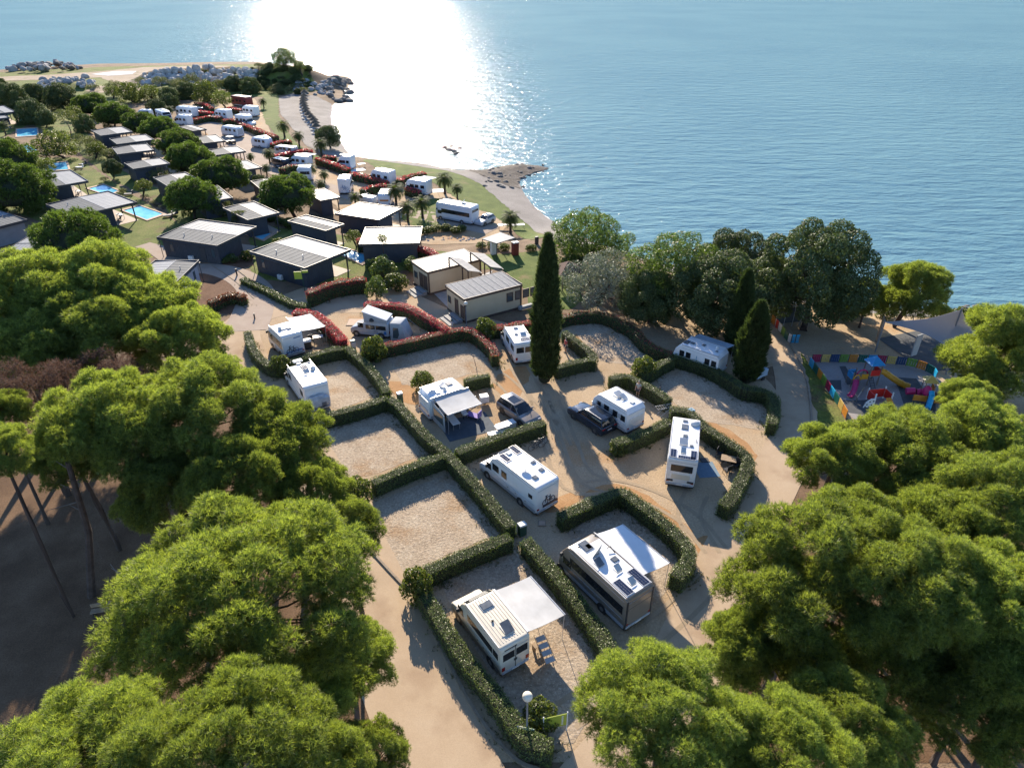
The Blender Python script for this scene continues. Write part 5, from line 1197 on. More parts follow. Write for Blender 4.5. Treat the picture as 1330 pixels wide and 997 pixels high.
# cars --------------------------------------------------------------------------------------------
def car(name, label, wr, wf, side, body='dark_car', L=4.75, W=1.88, h=1.68, group=None, cat='car', glass='glass'):
    """wr, wf: ground points under the rear and front wheel of the visible side (side +1: the vehicle's left)"""
    d = (wf - wr).normalized(); n = Vector((-d.y, d.x, 0)); mid = (wr + wf) / 2 - n * side * (W / 2 - .1); mid.z = float(hgt(mid.x, mid.y))
    t = thing(name, label, cat, mid, math.atan2(d.y, d.x), group); k = L / 2
    low = [(-k, .32), (-k, .95), (-k + .1, 1.03), (k - 1.35, 1.05), (k - .25, .90), (k, .70), (k, .30)]
    m = MB(); m.prism(low, -W / 2, W / 2); m.build('body', M[body], t, smooth=True, bevel=.13, seg=3)
    c = MB(); a, b_ = W / 2 - .08, W / 2 - .26
    c.hexa([(-k + .08, -a, 1.0), (k - 1.2, -a, 1.0), (k - 1.2, a, 1.0), (-k + .08, a, 1.0)], [(-k + .42, -b_, h - .03), (k - 2.1, -b_, h - .03), (k - 2.1, b_, h - .03), (-k + .42, b_, h - .03)])
    c.build('windows', M[glass], t, smooth=True, bevel=.05)
    r = MB(); r.box(-k + .36, k - 2.12, -b_ - .01, b_ + .01, h - .05, h + .01); ro = r.build('roof', M[body], t, smooth=True, bevel=.05)
    MB().box(-k + 1.0, k - 2.4, -.45, .45, h + .011, h + .018).build('sunroof', M['glass'], ro)
    p = MB()
    for s in (-1, 1):
        for x0, x1 in ((-k + .10, -k + .45), (-.2, -.2), (.62, .55), (k - 1.25, k - 2.1)):
            p.tube((x0, s * (a + .005), 1.02), (x1, s * (b_ + .01), h - .05), .035, None, 5)
    p.build('pillars', M[body], t)
    for s in (-1, 1):
        MB().tube((-k + .5, s * (b_ - .02), h + .05), (k - 2.25, s * (b_ - .02), h + .05), .022, None, 5).build('roof_rail', M['alu'], t)
        for x in (-k + .92, k - .92): wheel(t, x, s * (W / 2 - .11), .36, .22)
        for x in (-k + .92, k - .92): MB().tube((x, s * (W / 2 - .05), .37), (x, s * (W / 2 + .012), .37), .44, .44, 14).build('wheel_arch', M['plastic'], t)
        MB().box(k - .14, k + .015, s * (W / 2 - .45), s * (W / 2 - .10), .68, .82).build('headlight', M['head'], t, bevel=.03)
        MB().box(-k - .015, -k + .12, s * (W / 2 - .40), s * (W / 2 - .04), .82, .96).build('tail_light', M['tail'], t, bevel=.02)
        MB().box(k - 1.55, k - 1.40, s * (W / 2 - .02), s * (W / 2 + .18), 1.02, 1.17).build('mirror', M[body], t, bevel=.03)
    MB().box(-k + .1, k - .1, -W / 2 + .05, W / 2 - .05, .2, .36).build('underbody', M['plastic'], t)
    MB().box(-k - .02, -k + .05, -.26, .26, .62, .73).build('number_plate', M['white_pl'], t)
    return t
car('car', 'black estate car parked beside the white caravan', G(773, 563), G(745.5, 544), 1, 'dark_car')
car('car', 'grey-brown car parked nose to the hedge beside the awning caravan', G(654, 538), G(676, 553.5), -1, 'car_grey', 4.55, 1.82, 1.62)
car('car', 'small silver car in the shade right of the large coach', G(640, 290), G(629, 294), 1, 'silver', 4.0, 1.75, 1.5)
# far vehicles ------------------------------------------------------------------------------------------
FV = 'far camper vehicles near the beach'
def far_rv(kind, r, f, h, W, label, body='white', L=None, name='motorhome', cat='motorhome', aw=None, wins=True, extra=None):
    g0 = float(hgt(*G((r[0] + f[0]) / 2, (r[1] + f[1]) / 2 + 8)[:2]))
    a, b = at(*r, g0 + h), at(*f, g0 + h); LL = L or max(3.8, (b - a).length)
    def ex(t, L, h, W):
        hatch(t, L * .3, 0, .6, .6, h, M['hatch']); hatch(t, L * .6, .1, .6, .7, h, M['hatch_w'])
        if aw: awning(t, .5, L - 1.5, aw * (W / 2 + .03), 2.4, h - .1, .3, M['awn_w'], True, aw)
        if extra: extra(t, L, h, W)
    return vehicle(kind, name, label, cat, a, b, h, W, LL, body, extras=ex, wins=std_wins(LL, W) if wins else None, group=FV)
def coachband(t, L, h, W):
    for s in (-1, 1): MB().box(.5, L - 1.3, s * W / 2 - .012, s * W / 2 + .025, 1.45, 2.15).build('window_band', M['glass'], t)
    MB().box(-.03, .03, -.95, .95, 2.2, 2.6).build('rear_window', M['glass'], t); dish(t, L * .35, -.5, h, .45, .9)
far_rv('coach', (617, 268), (570, 259.5), 3.2, 2.45, 'large white coach motorhome with a dark window band near the beach', extra=coachband)
far_rv('semi', (457.6, 204), (435, 202), 3.0, 2.3, 'white motorhome at the upper end of the beach lawn', aw=-1)
far_rv('semi', (509, 222.5), (479, 217), 3.0, 2.3, 'white motorhome in the middle of the beach lawn row')
far_rv('integrated', (557, 234), (529, 230), 3.0, 2.3, 'white motorhome with awning at the lower end of the beach lawn row', aw=-1)
far_rv('alcove', (445.6, 232.7), (449.5, 224), 3.1, 2.3, 'tall white alcove motorhome seen from behind with bicycles', extra=lambda t, L, h, W: bikepic(t, 0, 1.2, 1.4, M['sticker_blue']))
far_rv('caravan', (498, 252.5), (502, 245), 2.5, 2.2, 'small caravan with orange stripes behind the black cabin', L=4.6, name='caravan', cat='caravan', extra=lambda t, L, h, W: MB().box(-.02, .03, -.8, .8, 1.2, 1.5).build('orange_stripe', M['orange_p'], t))
far_rv('small', (487, 256), (477, 254), 1.6, 1.7, 'low white trailer beside the orange striped caravan', L=3.6, name='trailer', cat='trailer', wins=False)
far_rv('caravan', (311, 165), (290, 162), 2.6, 2.3, 'white caravan with a large rear panel in the far row', name='caravan', cat='caravan', extra=lambda t, L, h, W: MB().box(-.03, .03, -.8, .8, .8, 2.2).build('rear_panel', M['silver'], t))
far_rv('caravan', (349, 180), (329, 177), 2.5, 2.2, 'white caravan beside red hedges in the far row', name='caravan', cat='caravan')
far_rv('small', (383, 191), (359, 188.5), 2.2, 2.1, 'silver rounded trailer among the far hedges', 'silver', name='trailer', cat='trailer')
far_rv('semi', (401, 203), (374, 200), 2.8, 2.3, 'white motorhome with folded awning among the palms', aw=-1)
far_rv('small', (357, 204), (371, 207), 2.1, 1.95, 'dark camper van in front of the white motorhome among the palms', 'dark_car', name='camper_van', cat='camper van')
far_rv('alcove', (404, 216), (383, 216.5), 3.0, 2.3, 'white motorhome half hidden behind palm fronds')
far_rv('semi', (297, 143), (277, 140.5), 2.9, 2.3, 'white motorhome in the far camp above the bright red hedges')
far_rv('semi', (332, 138.5), (313, 136), 2.9, 2.3, 'white motorhome near the red wagon in the far camp')
far_rv('alcove', (308, 148), (327, 150), 3.0, 2.3, 'white alcove motorhome with dark front window in the far camp')
far_rv('integrated', (252, 139), (230, 136.5), 2.9, 2.3, 'white motorhome above the umbrella pines in the far camp')
far_rv('semi', (245, 150), (226, 148), 2.9, 2.3, 'white motorhome beside the far palm and umbrella pine')
far_rv('integrated', (206, 141), (216, 145), 2.9, 2.3, 'white motorhome behind the far palm')
far_rv('caravan', (196, 142), (182, 142), 2.5, 2.2, 'white caravan at the left end of the far camp', name='caravan', cat='caravan')
far_rv('small', (323, 125.5), (303, 123), 3.1, 2.5, 'dark red box wagon at the far end of the camp', 'red_p', name='wagon', cat='wagon')
far_rv('small', (261, 140), (253, 139), 2.0, 1.9, 'dark van beside the far red hedge', 'dark_car', name='van', cat='van')
far_rv('caravan', (345, 179.5), (338, 174), 2.5, 2.2, 'white caravan beyond the far hedge with red tips', L=4.4, name='caravan', cat='caravan')
def buggy(px, py):
    g = G(px, py); t = thing('buggy', 'dark golf buggy with a white roof in front of the far caravan', 'buggy', g, 2.6)
    MB().prism([(-1.3, .3), (-1.3, .9), (-.4, .95), (.4, .6), (1.3, .7), (1.35, .3)], -.65, .65).build('body', M['plastic'], t, bevel=.06)
    MB().box(-.9, .8, -.65, .65, 1.78, 1.84).build('roof', M['white_pl'], t)
    for x in (-.85, .75):
        for y in (-.6, .6): MB().tube((x, y, .8), (x, y, 1.8), .03, None, 5).build('post', M['alu'], t)
        for y in (-.6, .6): wheel(t, x, y, .28, .2)
buggy(300, 187)
# ------------------------------------------------------------------ cabins
M['dark_wall'] = pm('charcoal_cladding', (.038, .045, .058), (.050, .058, .072), 1.2, .65, .1); M['blue_wall'] = pm('pale_blue_cladding', (.40, .43, .48), (.34, .37, .42), 1.0, .7, .1)
M['grey_wall'] = pm('grey_cladding', (.20, .205, .22), (.24, .245, .26), 1.0, .7, .1)
M['roof_d'] = pm('grey_roof_sheet', (.105, .115, .122), (.13, .14, .145), .8, .75, .05, spec=.15); M['roof_l'] = pm('pale_roof_sheet', (.20, .215, .235), (.25, .265, .28), .8, .65, .05, spec=.2)
M['roof_w'] = pm('white_roof_sheet', (.70, .68, .64), (.62, .60, .57), .8, .45, .05); M['fascia'] = pm('dark_fascia', (.035, .038, .045), (.05, .053, .06), 2, .5)
M['beige'] = pm('beige_panel', (.58, .47, .31), (.53, .42, .27), .8, .7, .1); M['brown_trim'] = pm('brown_trim', (.07, .045, .035), (.09, .06, .045), 2, .6)
M['tile_grey'] = pm('grey_shingle', (.33, .33, .32), (.26, .26, .26), 2.5, .8, .4); M['roof_cream'] = pm('cream_roof_sheet', (.54, .50, .42), (.46, .42, .36), .7, .6, .1)
M['pool_tile'] = pm('pool_lining', (.16, .50, .72), (.13, .45, .68), 1.0, .4); M['step'] = pm('grey_step', (.22, .22, .22), (.28, .28, .27), 2, .8, .2)
M['terrace'] = pm('terrace_floor', (.42, .34, .27), (.36, .29, .23), 2, .8, .1)
def pool_water():
    m, t, b = nodes('pool_water'); v = geopos(t)
    c = ramp(t, noise(t, v, .9, 3, .6), [(.3, (.12, .46, .66)), (.55, (.18, .56, .74)), (.75, (.30, .66, .80))])
    t.links.new(c, b.inputs['Base Color']); b.inputs['Roughness'].default_value = .08; b.inputs['IOR'].default_value = 1.33
    t.links.new(bumpn(t, noise(t, v, 3.5, 3, .5), .25, .05), b.inputs['Normal']); return m
M['pool'] = pool_water()
def furniture(t, x, y, z, kind):
    if kind == 'table':
        b = MB(); b.box(x - .7, x + .7, y - .4, y + .4, z + .70, z + .75)
        for a in (-.6, .6):
            for c in (-.32, .32): b.box(x + a - .03, x + a + .03, y + c - .03, y + c + .03, z, z + .70)
        return b
    b = MB(); b.box(x - .25, x + .25, y - .25, y + .25, z + .40, z + .46); b.box(x - .25, x + .25, y + .2, y + .26, z + .46, z + .9)
    for a in (-.22, .22):
        for c in (-.22, .22): b.box(x + a - .02, x + a + .02, y + c - .02, y + c + .02, z, z + .40)
    return b
CG = 'holiday cabins'
CABINS = []
def cabin(label, lc, n, r, wall='dark_wall', ra='roof_d', rb='roof_l', h=3.0, split=.52, house=.62, ribs=11, near=True, name='cabin', sofas=True, L=None, W=None):
    """lc, n, r: three roof corners (end of the long eave, near corner, end of the short side) as seen"""
    g0 = float(hgt(*P(n[0], n[1], h)[:2])); z = g0 + h
    A_, N_, R_ = at(*lc, z), at(*n, z), at(*r, z)
    e1, v2 = N_ - A_, R_ - N_; l1, l2 = L or e1.length, W or v2.length
    a1, a2 = math.atan2(e1.y, e1.x), math.atan2(v2.y, v2.x); da = (a2 - a1 + math.pi) % (2 * math.pi) - math.pi
    sg = 1 if da > 0 else -1; best = None                 # the square-cornered roof whose corners look nearest to the three seen
    for k in range(-20, 21):
        aa = a1 + k * R(2.0); u = Vector((math.cos(aa), math.sin(aa), 0)); q = Vector((-u.y, u.x, 0)) * sg
        def fit(dirn, px_, l0):
            c_ = [(math.dist(project(N_ + dirn * l0 * (.5 + .03 * j)), px_), l0 * (.5 + .03 * j)) for j in range(34)]; return min(c_)
        f1, f2 = fit(-u, lc, l1), fit(q, r, l2); e = f1[0] ** 2 + f2[0] ** 2 + .004 * abs(k)
        if best is None or e < best[0]: best = (e, aa, f1[1], f2[1])
    _, a1, l1, l2 = best
    d1 = Vector((math.cos(a1), math.sin(a1), 0)); o = N_ - d1 * l1
    t = thing(name, label, 'cabin', (o.x, o.y, g0), math.atan2(d1.y, d1.x), CG)
    Y = lambda f: sg * f * l2
    ov = .22
    b = MB(); b.box(ov, l1 - ov, Y(.02), Y(house), -.4, h - .22); b.build('wall', M[wall], t)
    # cladding boards as raised strips on the visible long side
    if near:
        k = MB(); nb = int(l1 / .32)
        for i in range(nb): x = ov + .1 + i * (l1 - 2 * ov - .2) / nb; k.box(x, x + .035, Y(.02) - sg * .018, Y(.02), .1, h - .3)
        m2 = int(l2 * house / .32)
        for i in range(m2): y = Y(.02 + (house - .02) * (i + .5) / m2); k.box(l1 - ov, l1 - ov + .018, y - .018, y + .018, .1, h - .3)
        tag(k.build('cladding_strips', M[wall], t), kind='stuff')
        for fx in (.14, .66, .86):
            x = l1 * fx; wo = MB(); wo.box(x, x + (.55 if fx != .66 else .9), Y(.02) - sg * .035, Y(.02) + sg * .02, (1.0 if fx != .66 else .1), 2.1); wo = wo.build('window' if fx != .66 else 'door', M['glass_b'] if fx != .66 else M['fascia'], t)
            fr = MB(); fr.box(x - .06, x, Y(.02) - sg * .04, Y(.02), (1.0 if fx != .66 else .1), 2.16); fr.build('frame', M['fascia'], wo)
    for (f0, f1, m, nm) in ((-.02, split - .012, ra, 'roof'), (split + .012, 1.02, rb, 'terrace_roof')):
        q = MB(); za, zb = (h - .16, h - .02) if nm == 'roof' else (h - .02, h - .12)
        pts = [(-.15, Y(f0), za), (l1 + .15, Y(f0), za), (l1 + .15, Y(f1), zb), (-.15, Y(f1), zb)]
        q.hexa([(x, y, zz - .07) for x, y, zz in pts], pts); ro = q.build(nm, M[m], t)
        rb_ = MB()
        for i in range(ribs):
            x = -.1 + (l1 + .2) * (i + .5) / ribs
            rb_.hexa([(x - .025, Y(f0 + .01), za), (x + .025, Y(f0 + .01), za), (x + .025, Y(f1 - .01), zb), (x - .025, Y(f1 - .01), zb)], [(x - .02, Y(f0 + .01), za + .018), (x + .02, Y(f0 + .01), za + .018), (x + .02, Y(f1 - .01), zb + .018), (x - .02, Y(f1 - .01), zb + .018)])
        tag(rb_.build('roof_seams', M[m], ro), kind='stuff')
    f = MB(); f.box(-.2, l1 + .2, Y(split - .011), Y(split + .011), h - .22, h + .02); f.build('ridge_strip', M['roof_l'] if near else M['fascia'], t)
    for nm, x0, x1, y0, y1 in (('fascia', -.24, l1 + .24, Y(-.02) - sg * .08, Y(-.02)), ('fascia', -.24, l1 + .24, Y(1.02), Y(1.02) + sg * .08), ('fascia', -.24, -.16, Y(-.02), Y(1.02)), ('fascia', l1 + .16, l1 + .24, Y(-.02), Y(1.02))):
        MB().box(x0, x1, y0, y1, h - .36, h + .03).build(nm, M['fascia'], t)
    for x in (.15, l1 * .5, l1 - .15): MB().box(x - .08, x + .08, Y(.95) - .08, Y(.95) + .08, -.4, h - .2).build('terrace_post', M['fascia'], t)
    MB().box(-.1, l1 + .1, Y(house), Y(.98), -.4, .06).build('terrace', M['terrace'], t)
    g = MB(); g.box(.8, l1 - .8, Y(house) - .0, Y(house) + sg * .03, .2, 2.3); g.build('terrace_window', M['glass_b'], t)
    if near:
        for fx, fy in ((.3, .2), (.72, .3)): MB().tube((l1 * fx, Y(fy), h - .15), (l1 * fx, Y(fy), h + .35), .06, None, 8).build('vent_pipe', M['alu'], t)
        MB().box(l1 * .45, l1 * .45 + .8, Y(.02) - sg * .38, Y(.02) - sg * .02, .1, .75).build('air_conditioner', M['roof_w'], t, bevel=.02)
        MB().tube((-.15, Y(-.02) - sg * .12, h - .3), (l1 + .15, Y(-.02) - sg * .12, h - .3), .06, None, 6).build('gutter', M['fascia'], t)
        MB().tube((.05, Y(-.02) - sg * .06, 0), (.05, Y(-.02) - sg * .06, h - .3), .045, None, 6).build('downpipe', M['fascia'], t)
    if sofas and near:
        for i, (fx, kd) in enumerate(((.25, 'table'), (.2, 'chair'), (.32, 'chair'), (.7, 'table'), (.82, 'chair'))):
            o2 = furniture(None, l1 * fx, Y(.82 if kd == 'table' else .74), .06, kd).build('terrace_table' if kd == 'table' else 'terrace_chair', M['white_pl'] if kd == 'table' else M['plastic'], None)
            o2.location = t.location; o2.rotation_euler = t.rotation_euler
            tag(o2, None, 'table' if kd == 'table' else 'chair', 'terrace furniture of the cabins'); FURN.append((o2, label, kd, fx))
    CABINS.append(t); return t
FURN = []
cabin('large dark grey cabin with two roof strips left of the paved path', (206, 302.7), (281.6, 318), (329, 290))
cabin('large dark grey cabin right of the paved path, above the red hedge', (328, 326.4), (395.6, 347), (452, 322))
cabin('light blue grey cabin at the upper left grove with a dark corner window', (254.5, 336.6), (217, 376), (158, 371), 'blue_wall', sofas=False)
cabin('dark cabin with pool terrace above the spreading umbrella pine', (62.5, 265), (96, 280.5), (174.5, 262.8))
cabin('dark cabin partly behind the large domed pine with a pool on its right', (36, 229.5), (56, 244.5), (112, 235))
cabin('grey roofed cabin between the domed pines at the left edge', (-9, 194), (9, 209), (43, 202.6), near=False)
cabin('cabin cut by the left edge beside the second pool', (-42, 183), (-28, 193), (10.5, 189), near=False)
cabin('cabin roof at the left edge near the farthest pool', (-22, 140), (-8, 148), (19, 143), near=False)
cabin('lower pale roof at the left edge beside the farthest pool', (-30, 150), (-20, 156), (11, 151), near=False, h=2.6)
cabin('grey cabin with plain side wall at the left edge', (32.4, 284.6), (-22, 299), (-60, 284), 'grey_wall', near=False)
cabin('cabin with pale roof at the left edge above the pine grove', (-2, 316), (52, 331), (92, 296), near=False, ra='roof_l')
RW = 'cabin of the long row'
for lab, lc, n, r in [('first and farthest cabin of the long row by the grassy bank', (120, 168), (131.6, 176), (170.5, 168)), ('second cabin of the long row by the grassy bank', (144, 179), (153, 187), (198, 179)),
  ('third cabin of the long row by the grassy bank', (146.7, 191.6), (154, 200), (198, 195)), ('fourth cabin of the long row with furniture on its terrace', (163, 211.7), (174, 219), (219.4, 211.7)),
  ('fifth cabin of the long row, near the round pine', (200.6, 230.5), (218, 241), (258, 231.8)), ('cabin almost hidden behind the round pine on the bank', (247, 247), (264, 262.5), (301, 254.3)),
  ('cabin roof behind the hedge above the two large dark cabins', (291.7, 270), (322, 285), (360.6, 278)), ('pale roof among bushes left of the black cabin', (376, 287), (422.7, 299), (445, 291.4))]:
    cabin(lab, lc, n, r, near=False, ribs=9)
for lab, lc, n, r, a, b in [('farthest cabin of the right row, beside the caravans', (233, 164.5), (251, 170), (267, 167.6), 'roof_d', 'roof_l'), ('second cabin of the right row with a dark and a pale roof half', (255, 178), (265, 185.8), (291, 183), 'roof_d', 'roof_l'),
  ('third cabin of the right row below the golf buggy', (271, 195), (281.5, 201), (318, 198), 'roof_d', 'roof_l'), ('cabin with an open terrace right of the broad round pine', (302.5, 211), (320.6, 220), (338.6, 217), 'roof_l', 'roof_l'),
  ('cabin with a ribbed dark roof above the lane pine', (327.7, 234), (341, 247), (370, 239), 'roof_d', 'roof_l'), ('cabin with white roof right of the lane pine', (398, 249), (416.5, 260), (440, 255), 'roof_w', 'roof_w'),
  ('black cabin with bright white roof halves among the palms', (438, 276), (491.5, 285), (520, 269), 'roof_w', 'roof_w')]:
    cabin(lab, lc, n, r, near=False, ribs=9, ra=a, rb=b)
cabin('white ribbed roof cabin behind the long red hedge', (468, 309), (543, 315), (544, 294), near=False, ra='roof_w', rb='roof_w', ribs=16, wall='dark_wall')
for (x, y, lc, n, r, h) in [(0, 0, (626, 312), (648, 321.5), (668, 308.5), 2.4)]:
    g0 = float(hgt(*P(650, 322, 2.4)[:2])); 
    q = [at(626.5, 310.5, g0 + h), at(645, 316.5, g0 + h), at(669, 309, g0 + h), at(650, 302, g0 + h)]; o = q[1]
    t = thing('beach_shelter', 'small shelter with a grey glass roof on the beach path', 'shelter', (o.x, o.y, g0))
    pts = [Vector((p.x - o.x, p.y - o.y, h)) for p in q]
    MB().slab(pts, .05).build('roof', M['roof_l'], t)
    fr = MB()
    for a, b in zip(pts, pts[1:] + pts[:1]): fr.tube(a, b, .06, None, 5)
    fr.build('roof_frame', M['fascia'], t)
    for p in pts: MB().tube((p.x, p.y, 0), p, .06, None, 6).build('post', M['fascia'], t)
cnt = {}
for o2, lab, kd, fx in FURN:
    side = {.25: 'left', .2: 'far left', .32: 'inner', .7: 'right', .82: 'far right'}[fx]
    short = {'l': 'by the paved path'}.get('x') or lab.split(' cabin')[0]
    key = 'left of the path' if 'left of the paved' in lab else 'right of the path' if 'right of the paved' in lab else 'above the umbrella pine' if 'above the spreading' in lab else 'behind the domed pine'
    o2['label'] = f"{side} terrace {kd} of the dark cabin {key}"
# ------------------------------------------------------------------ beige service buildings
def beige_block(label, quad, h, roofm, walls, rows, ribs, trim=.22):
    """quad: roof corners far-left, near-left, near-right, far-right as seen"""
    q = [at(x, y, h) for x, y in quad]; o = q[1]; d = (q[2] - q[1]); l = d.length; d.normalize(); v = q[0] - q[1]; v -= d * v.dot(d); wd = v.length
    t = thing('service_building', label, 'building', (o.x, o.y, float(hgt(o.x, o.y))), math.atan2(d.y, d.x))
    MB().box(.1, l - .1, .1, wd - .1, .25, h - .12).build('wall', M['beige'], t)
    MB().box(.05, l - .05, .05, wd - .05, -.5, .26).build('plinth', M['brown_trim'], t)
    r = MB(); r.hexa([(.03, .03, h - .14), (l - .03, .03, h - .14), (l - .03, wd - .03, h - .02), (.03, wd - .03, h - .02)], [(.03, .03, h - .06), (l - .03, .03, h - .06), (l - .03, wd - .03, h + .06), (.03, wd - .03, h + .06)])
    ro = r.build('roof', M[roofm], t)
    k = MB()
    for i in range(ribs): x = .1 + (l - .2) * (i + .5) / ribs; k.hexa([(x - .03, .05, h - .06), (x + .03, .05, h - .06), (x + .03, wd - .05, h + .06), (x - .03, wd - .05, h + .06)], [(x - .02, .05, h - .01), (x + .02, .05, h - .01), (x + .02, wd - .05, h + .10), (x - .02, wd - .05, h + .10)])
    if roofm == 'tile_grey':
        for i in range(int(wd / .3)): y = .1 + i * .3; zz = h - .06 + .12 * y / wd; k.box(.04, l - .04, y, y + .05, zz - .02, zz + .025)
    tag(k.build('roof_courses', M[roofm], ro), kind='stuff')
    for nm, x0, x1, y0, y1 in (('fascia', -.05, l + .05, -.04, .03), ('fascia', -.05, l + .05, wd - .03, wd + .04), ('fascia', -.05, .03, .03, wd - .03), ('fascia', l - .03, l + .05, .03, wd - .03)):
        MB().box(x0, x1, y0, y1, h - .3, h + (.1 if y0 > 1 or x0 > 1 else .0)).build(nm, M['brown_trim'], t)
    for x in (.1, l - .1):
        for y in (.08,): MB().box(x - .1, x + .1, y - .06, y + .05, .2, h - .3).build('corner_trim', M['brown_trim'], t)
    for wall, a, b, z0, z1, kind in rows:
        m = MB(); 
        if wall == 'front': m.box(a, b, .06, .12, z0, z1)
        elif wall == 'left': m.box(.06, .12, wd * a, wd * b, z0, z1)
        wo = m.build(kind, M['glass_b'] if kind == 'window' else M['brown_trim'], t)
        f = MB()
        if wall == 'front':
            for p in ((a - .08, a, z0 - .08, z1 + .08), (b, b + .08, z0 - .08, z1 + .08), (a, b, z0 - .08, z0), (a, b, z1, z1 + .08)): f.box(p[0], p[1], .03, .11, p[2], p[3])
        else:
            for p in ((a * wd - .08, a * wd, z0, z1 + .08), (b * wd, b * wd + .08, z0, z1 + .08), (a * wd, b * wd, z1, z1 + .08)): f.box(.03, .11, p[0], p[1], p[2], p[3])
        f.build('frame', M['brown_trim'], wo)
    return t, l, wd
t1, l1, w1 = beige_block('long beige service building with a cream ribbed roof', [(536.6, 338.4), (555.5, 353), (625, 336), (609, 326)], 3.2, 'roof_cream', None,
    [('left', .12, .30, .45, 2.3, 'door'), ('left', .38, .55, .45, 2.3, 'door'), ('left', .72, .88, 1.2, 2.0, 'window')], 16)
t2, l2, w2 = beige_block('beige service building with grey shingle roof and four windows', [(579.4, 370), (602.8, 388), (678, 369), (655.4, 352)], 3.2, 'tile_grey', None,
    [('left', .10, .22, .45, 2.0, 'door'), ('left', .38, .52, .45, 2.3, 'door'), ('left', .78, .9, 1.2, 2.0, 'window')] + [('front', a, a + .75, 1.4, 2.4, 'window') for a in (5.9, 7.1, 8.2, 9.3)], 8)
MB().box(7.3, 9.2, -.55, -.1, .1, .5).build('wall_bench', M['tile_grey'], t2)
for t, l, w_ in ((t1, l1, w1), (t2, l2, w2)):
    for i, (dx, hh) in enumerate(((-.1, .42), (-.75, .26), (-1.3, .12))): MB().box(dx - .6, dx, w_ * .08, w_ * .62, -.3, hh).build('step', M['step'], t)
def canopy(label, quad, zs):
    q = [at(x, y, z) for (x, y), z in zip(quad, zs)]; o = q[0]; t = thing('canopy', label, 'canopy', (o.x, o.y, 0))
    pts = [p - Vector((o.x, o.y, 0)) for p in q]
    r = MB().slab(pts, .08).build('roof_panel', M['roof_cream'], t)
    k = MB()
    for i in range(9):
        f = (i + .5) / 9; a = pts[0].lerp(pts[1], f); b = pts[3].lerp(pts[2], f); k.tube(a + Vector((0, 0, .05)), b + Vector((0, 0, .05)), .05, None, 4)
    tag(k.build('roof_ribs', M['roof_cream'], r), kind='stuff')
    for p in pts: MB().box(p.x - .09, p.x + .09, p.y - .09, p.y + .09, 0, p.z - .03).build('post', M['brown_trim'], t)
    MB().tube(pts[0], pts[1], .09, None, 6).build('edge_beam', M['brown_trim'], t)
canopy('tilted cream canopy nearer the camera between the beige buildings', [(583, 334), (608, 352), (625, 354), (600, 336.5)], [4.3, 3.5, 3.3, 4.1])
canopy('tilted cream canopy farther back between the beige buildings', [(611, 328), (637, 347), (653, 349), (629, 330)], [4.3, 3.5, 3.3, 4.1])
drape('courtyard_paving', gp([(560, 378), (585, 372), (640, 352), (604, 412), (584, 402)]), M['tile_grey'], .05, 1.5)
MB_ = None

# ------------------------------------------------------------------ pools
def pool(label, quad):
    q = [G(x, y) for x, y in quad]; zc = sum(p.z for p in q) / 4; c = sum((Vector((p.x, p.y, 0)) for p in q), Vector()) / 4
    t = thing('swimming_pool', label, 'pool', (c.x, c.y, zc)); pts = [Vector((p.x - c.x, p.y - c.y, 0)) for p in q]
    wt = MB(); wt.hexa([p + Vector((0, 0, -.3)) for p in pts], [p + Vector((0, 0, .06)) for p in pts]); wt.build('water', M['pool'], t)
    out = [p + p.normalized() * .75 for p in pts]
    for a, b, a2, b2 in zip(pts, pts[1:] + pts[:1], out, out[1:] + out[:1]):
        z = Vector((0, 0, .14)); MB().hexa([a - z * 3, b - z * 3, b2 - z * 3, a2 - z * 3], [a + z, b + z, b2 + z, a2 + z]).build('pool_edge', M['deck'], t)
    return t
pool('pool beside the dark cabin above the spreading umbrella pine', [(160.5, 274), (182, 268), (212, 278.5), (190.6, 286)])
pool('pool below the grass, right of the half hidden dark cabin', [(115, 245.5), (135, 240.5), (154, 248.5), (140, 254)])
pool('pool of the large dark cabin left of the paved path', [(314, 302), (327, 297), (354, 303), (341, 312)])
pool('sunlit pool of the large dark cabin right of the paved path', [(442, 330), (451, 324), (482, 334), (469, 343)])
pool('dark blue pool beside the leafy tree on the terrace', [(55, 214), (86, 211), (89, 220.6), (60, 222)])
pool('pool partly covered by a grey cabin roof at left', [(22, 192), (37, 189), (49, 196), (32, 200)])
pool('second pool from the far end at the left edge', [(22, 168), (48, 167), (49, 176.5), (22, 178)])
pool('farthest pool under the leaning tree at left', [(24, 152), (49, 150), (52, 156), (26, 158)])

# ------------------------------------------------------------------ boulders
M['rock'] = pm('pale_boulder', (.50, .465, .42), (.32, .295, .265), .8, .9, .7, 3, dist=.12); M['rock_d'] = pm('dark_rock', (.13, .115, .10), (.20, .175, .15), .7, .9, .8, 3, dist=.15)
M['rock_s'] = pm('slope_rock', (.34, .33, .32), (.22, .21, .20), .8, .9, .7, 3, dist=.12)
def rock_mesh(seed, m, flat=.8):
    rs = NR(seed); bm = bmesh.new(); bmesh.ops.create_icosphere(bm, subdivisions=2, radius=1)
    for v in bm.verts: v.co = Vector((v.co.x * 1.15, v.co.y * .95, v.co.z * flat))
    for _ in range(7):
        n = Vector(unit(rs.normal(size=3))); d = rs.uniform(.5, .8)
        for v in bm.verts:
            e = v.co.dot(n) - d
            if e > 0: v.co -= n * e * .95
    me = bpy.data.meshes.new('boulder'); bm.to_mesh(me); bm.free(); me.materials.append(m); return me
RK = [rock_mesh(i, M['rock'], .85) for i in range(6)]; RKD = [rock_mesh(40 + i, M['rock_d'], .6) for i in range(4)]; RKS = [rock_mesh(60 + i, M['rock_s'], .8) for i in range(4)]
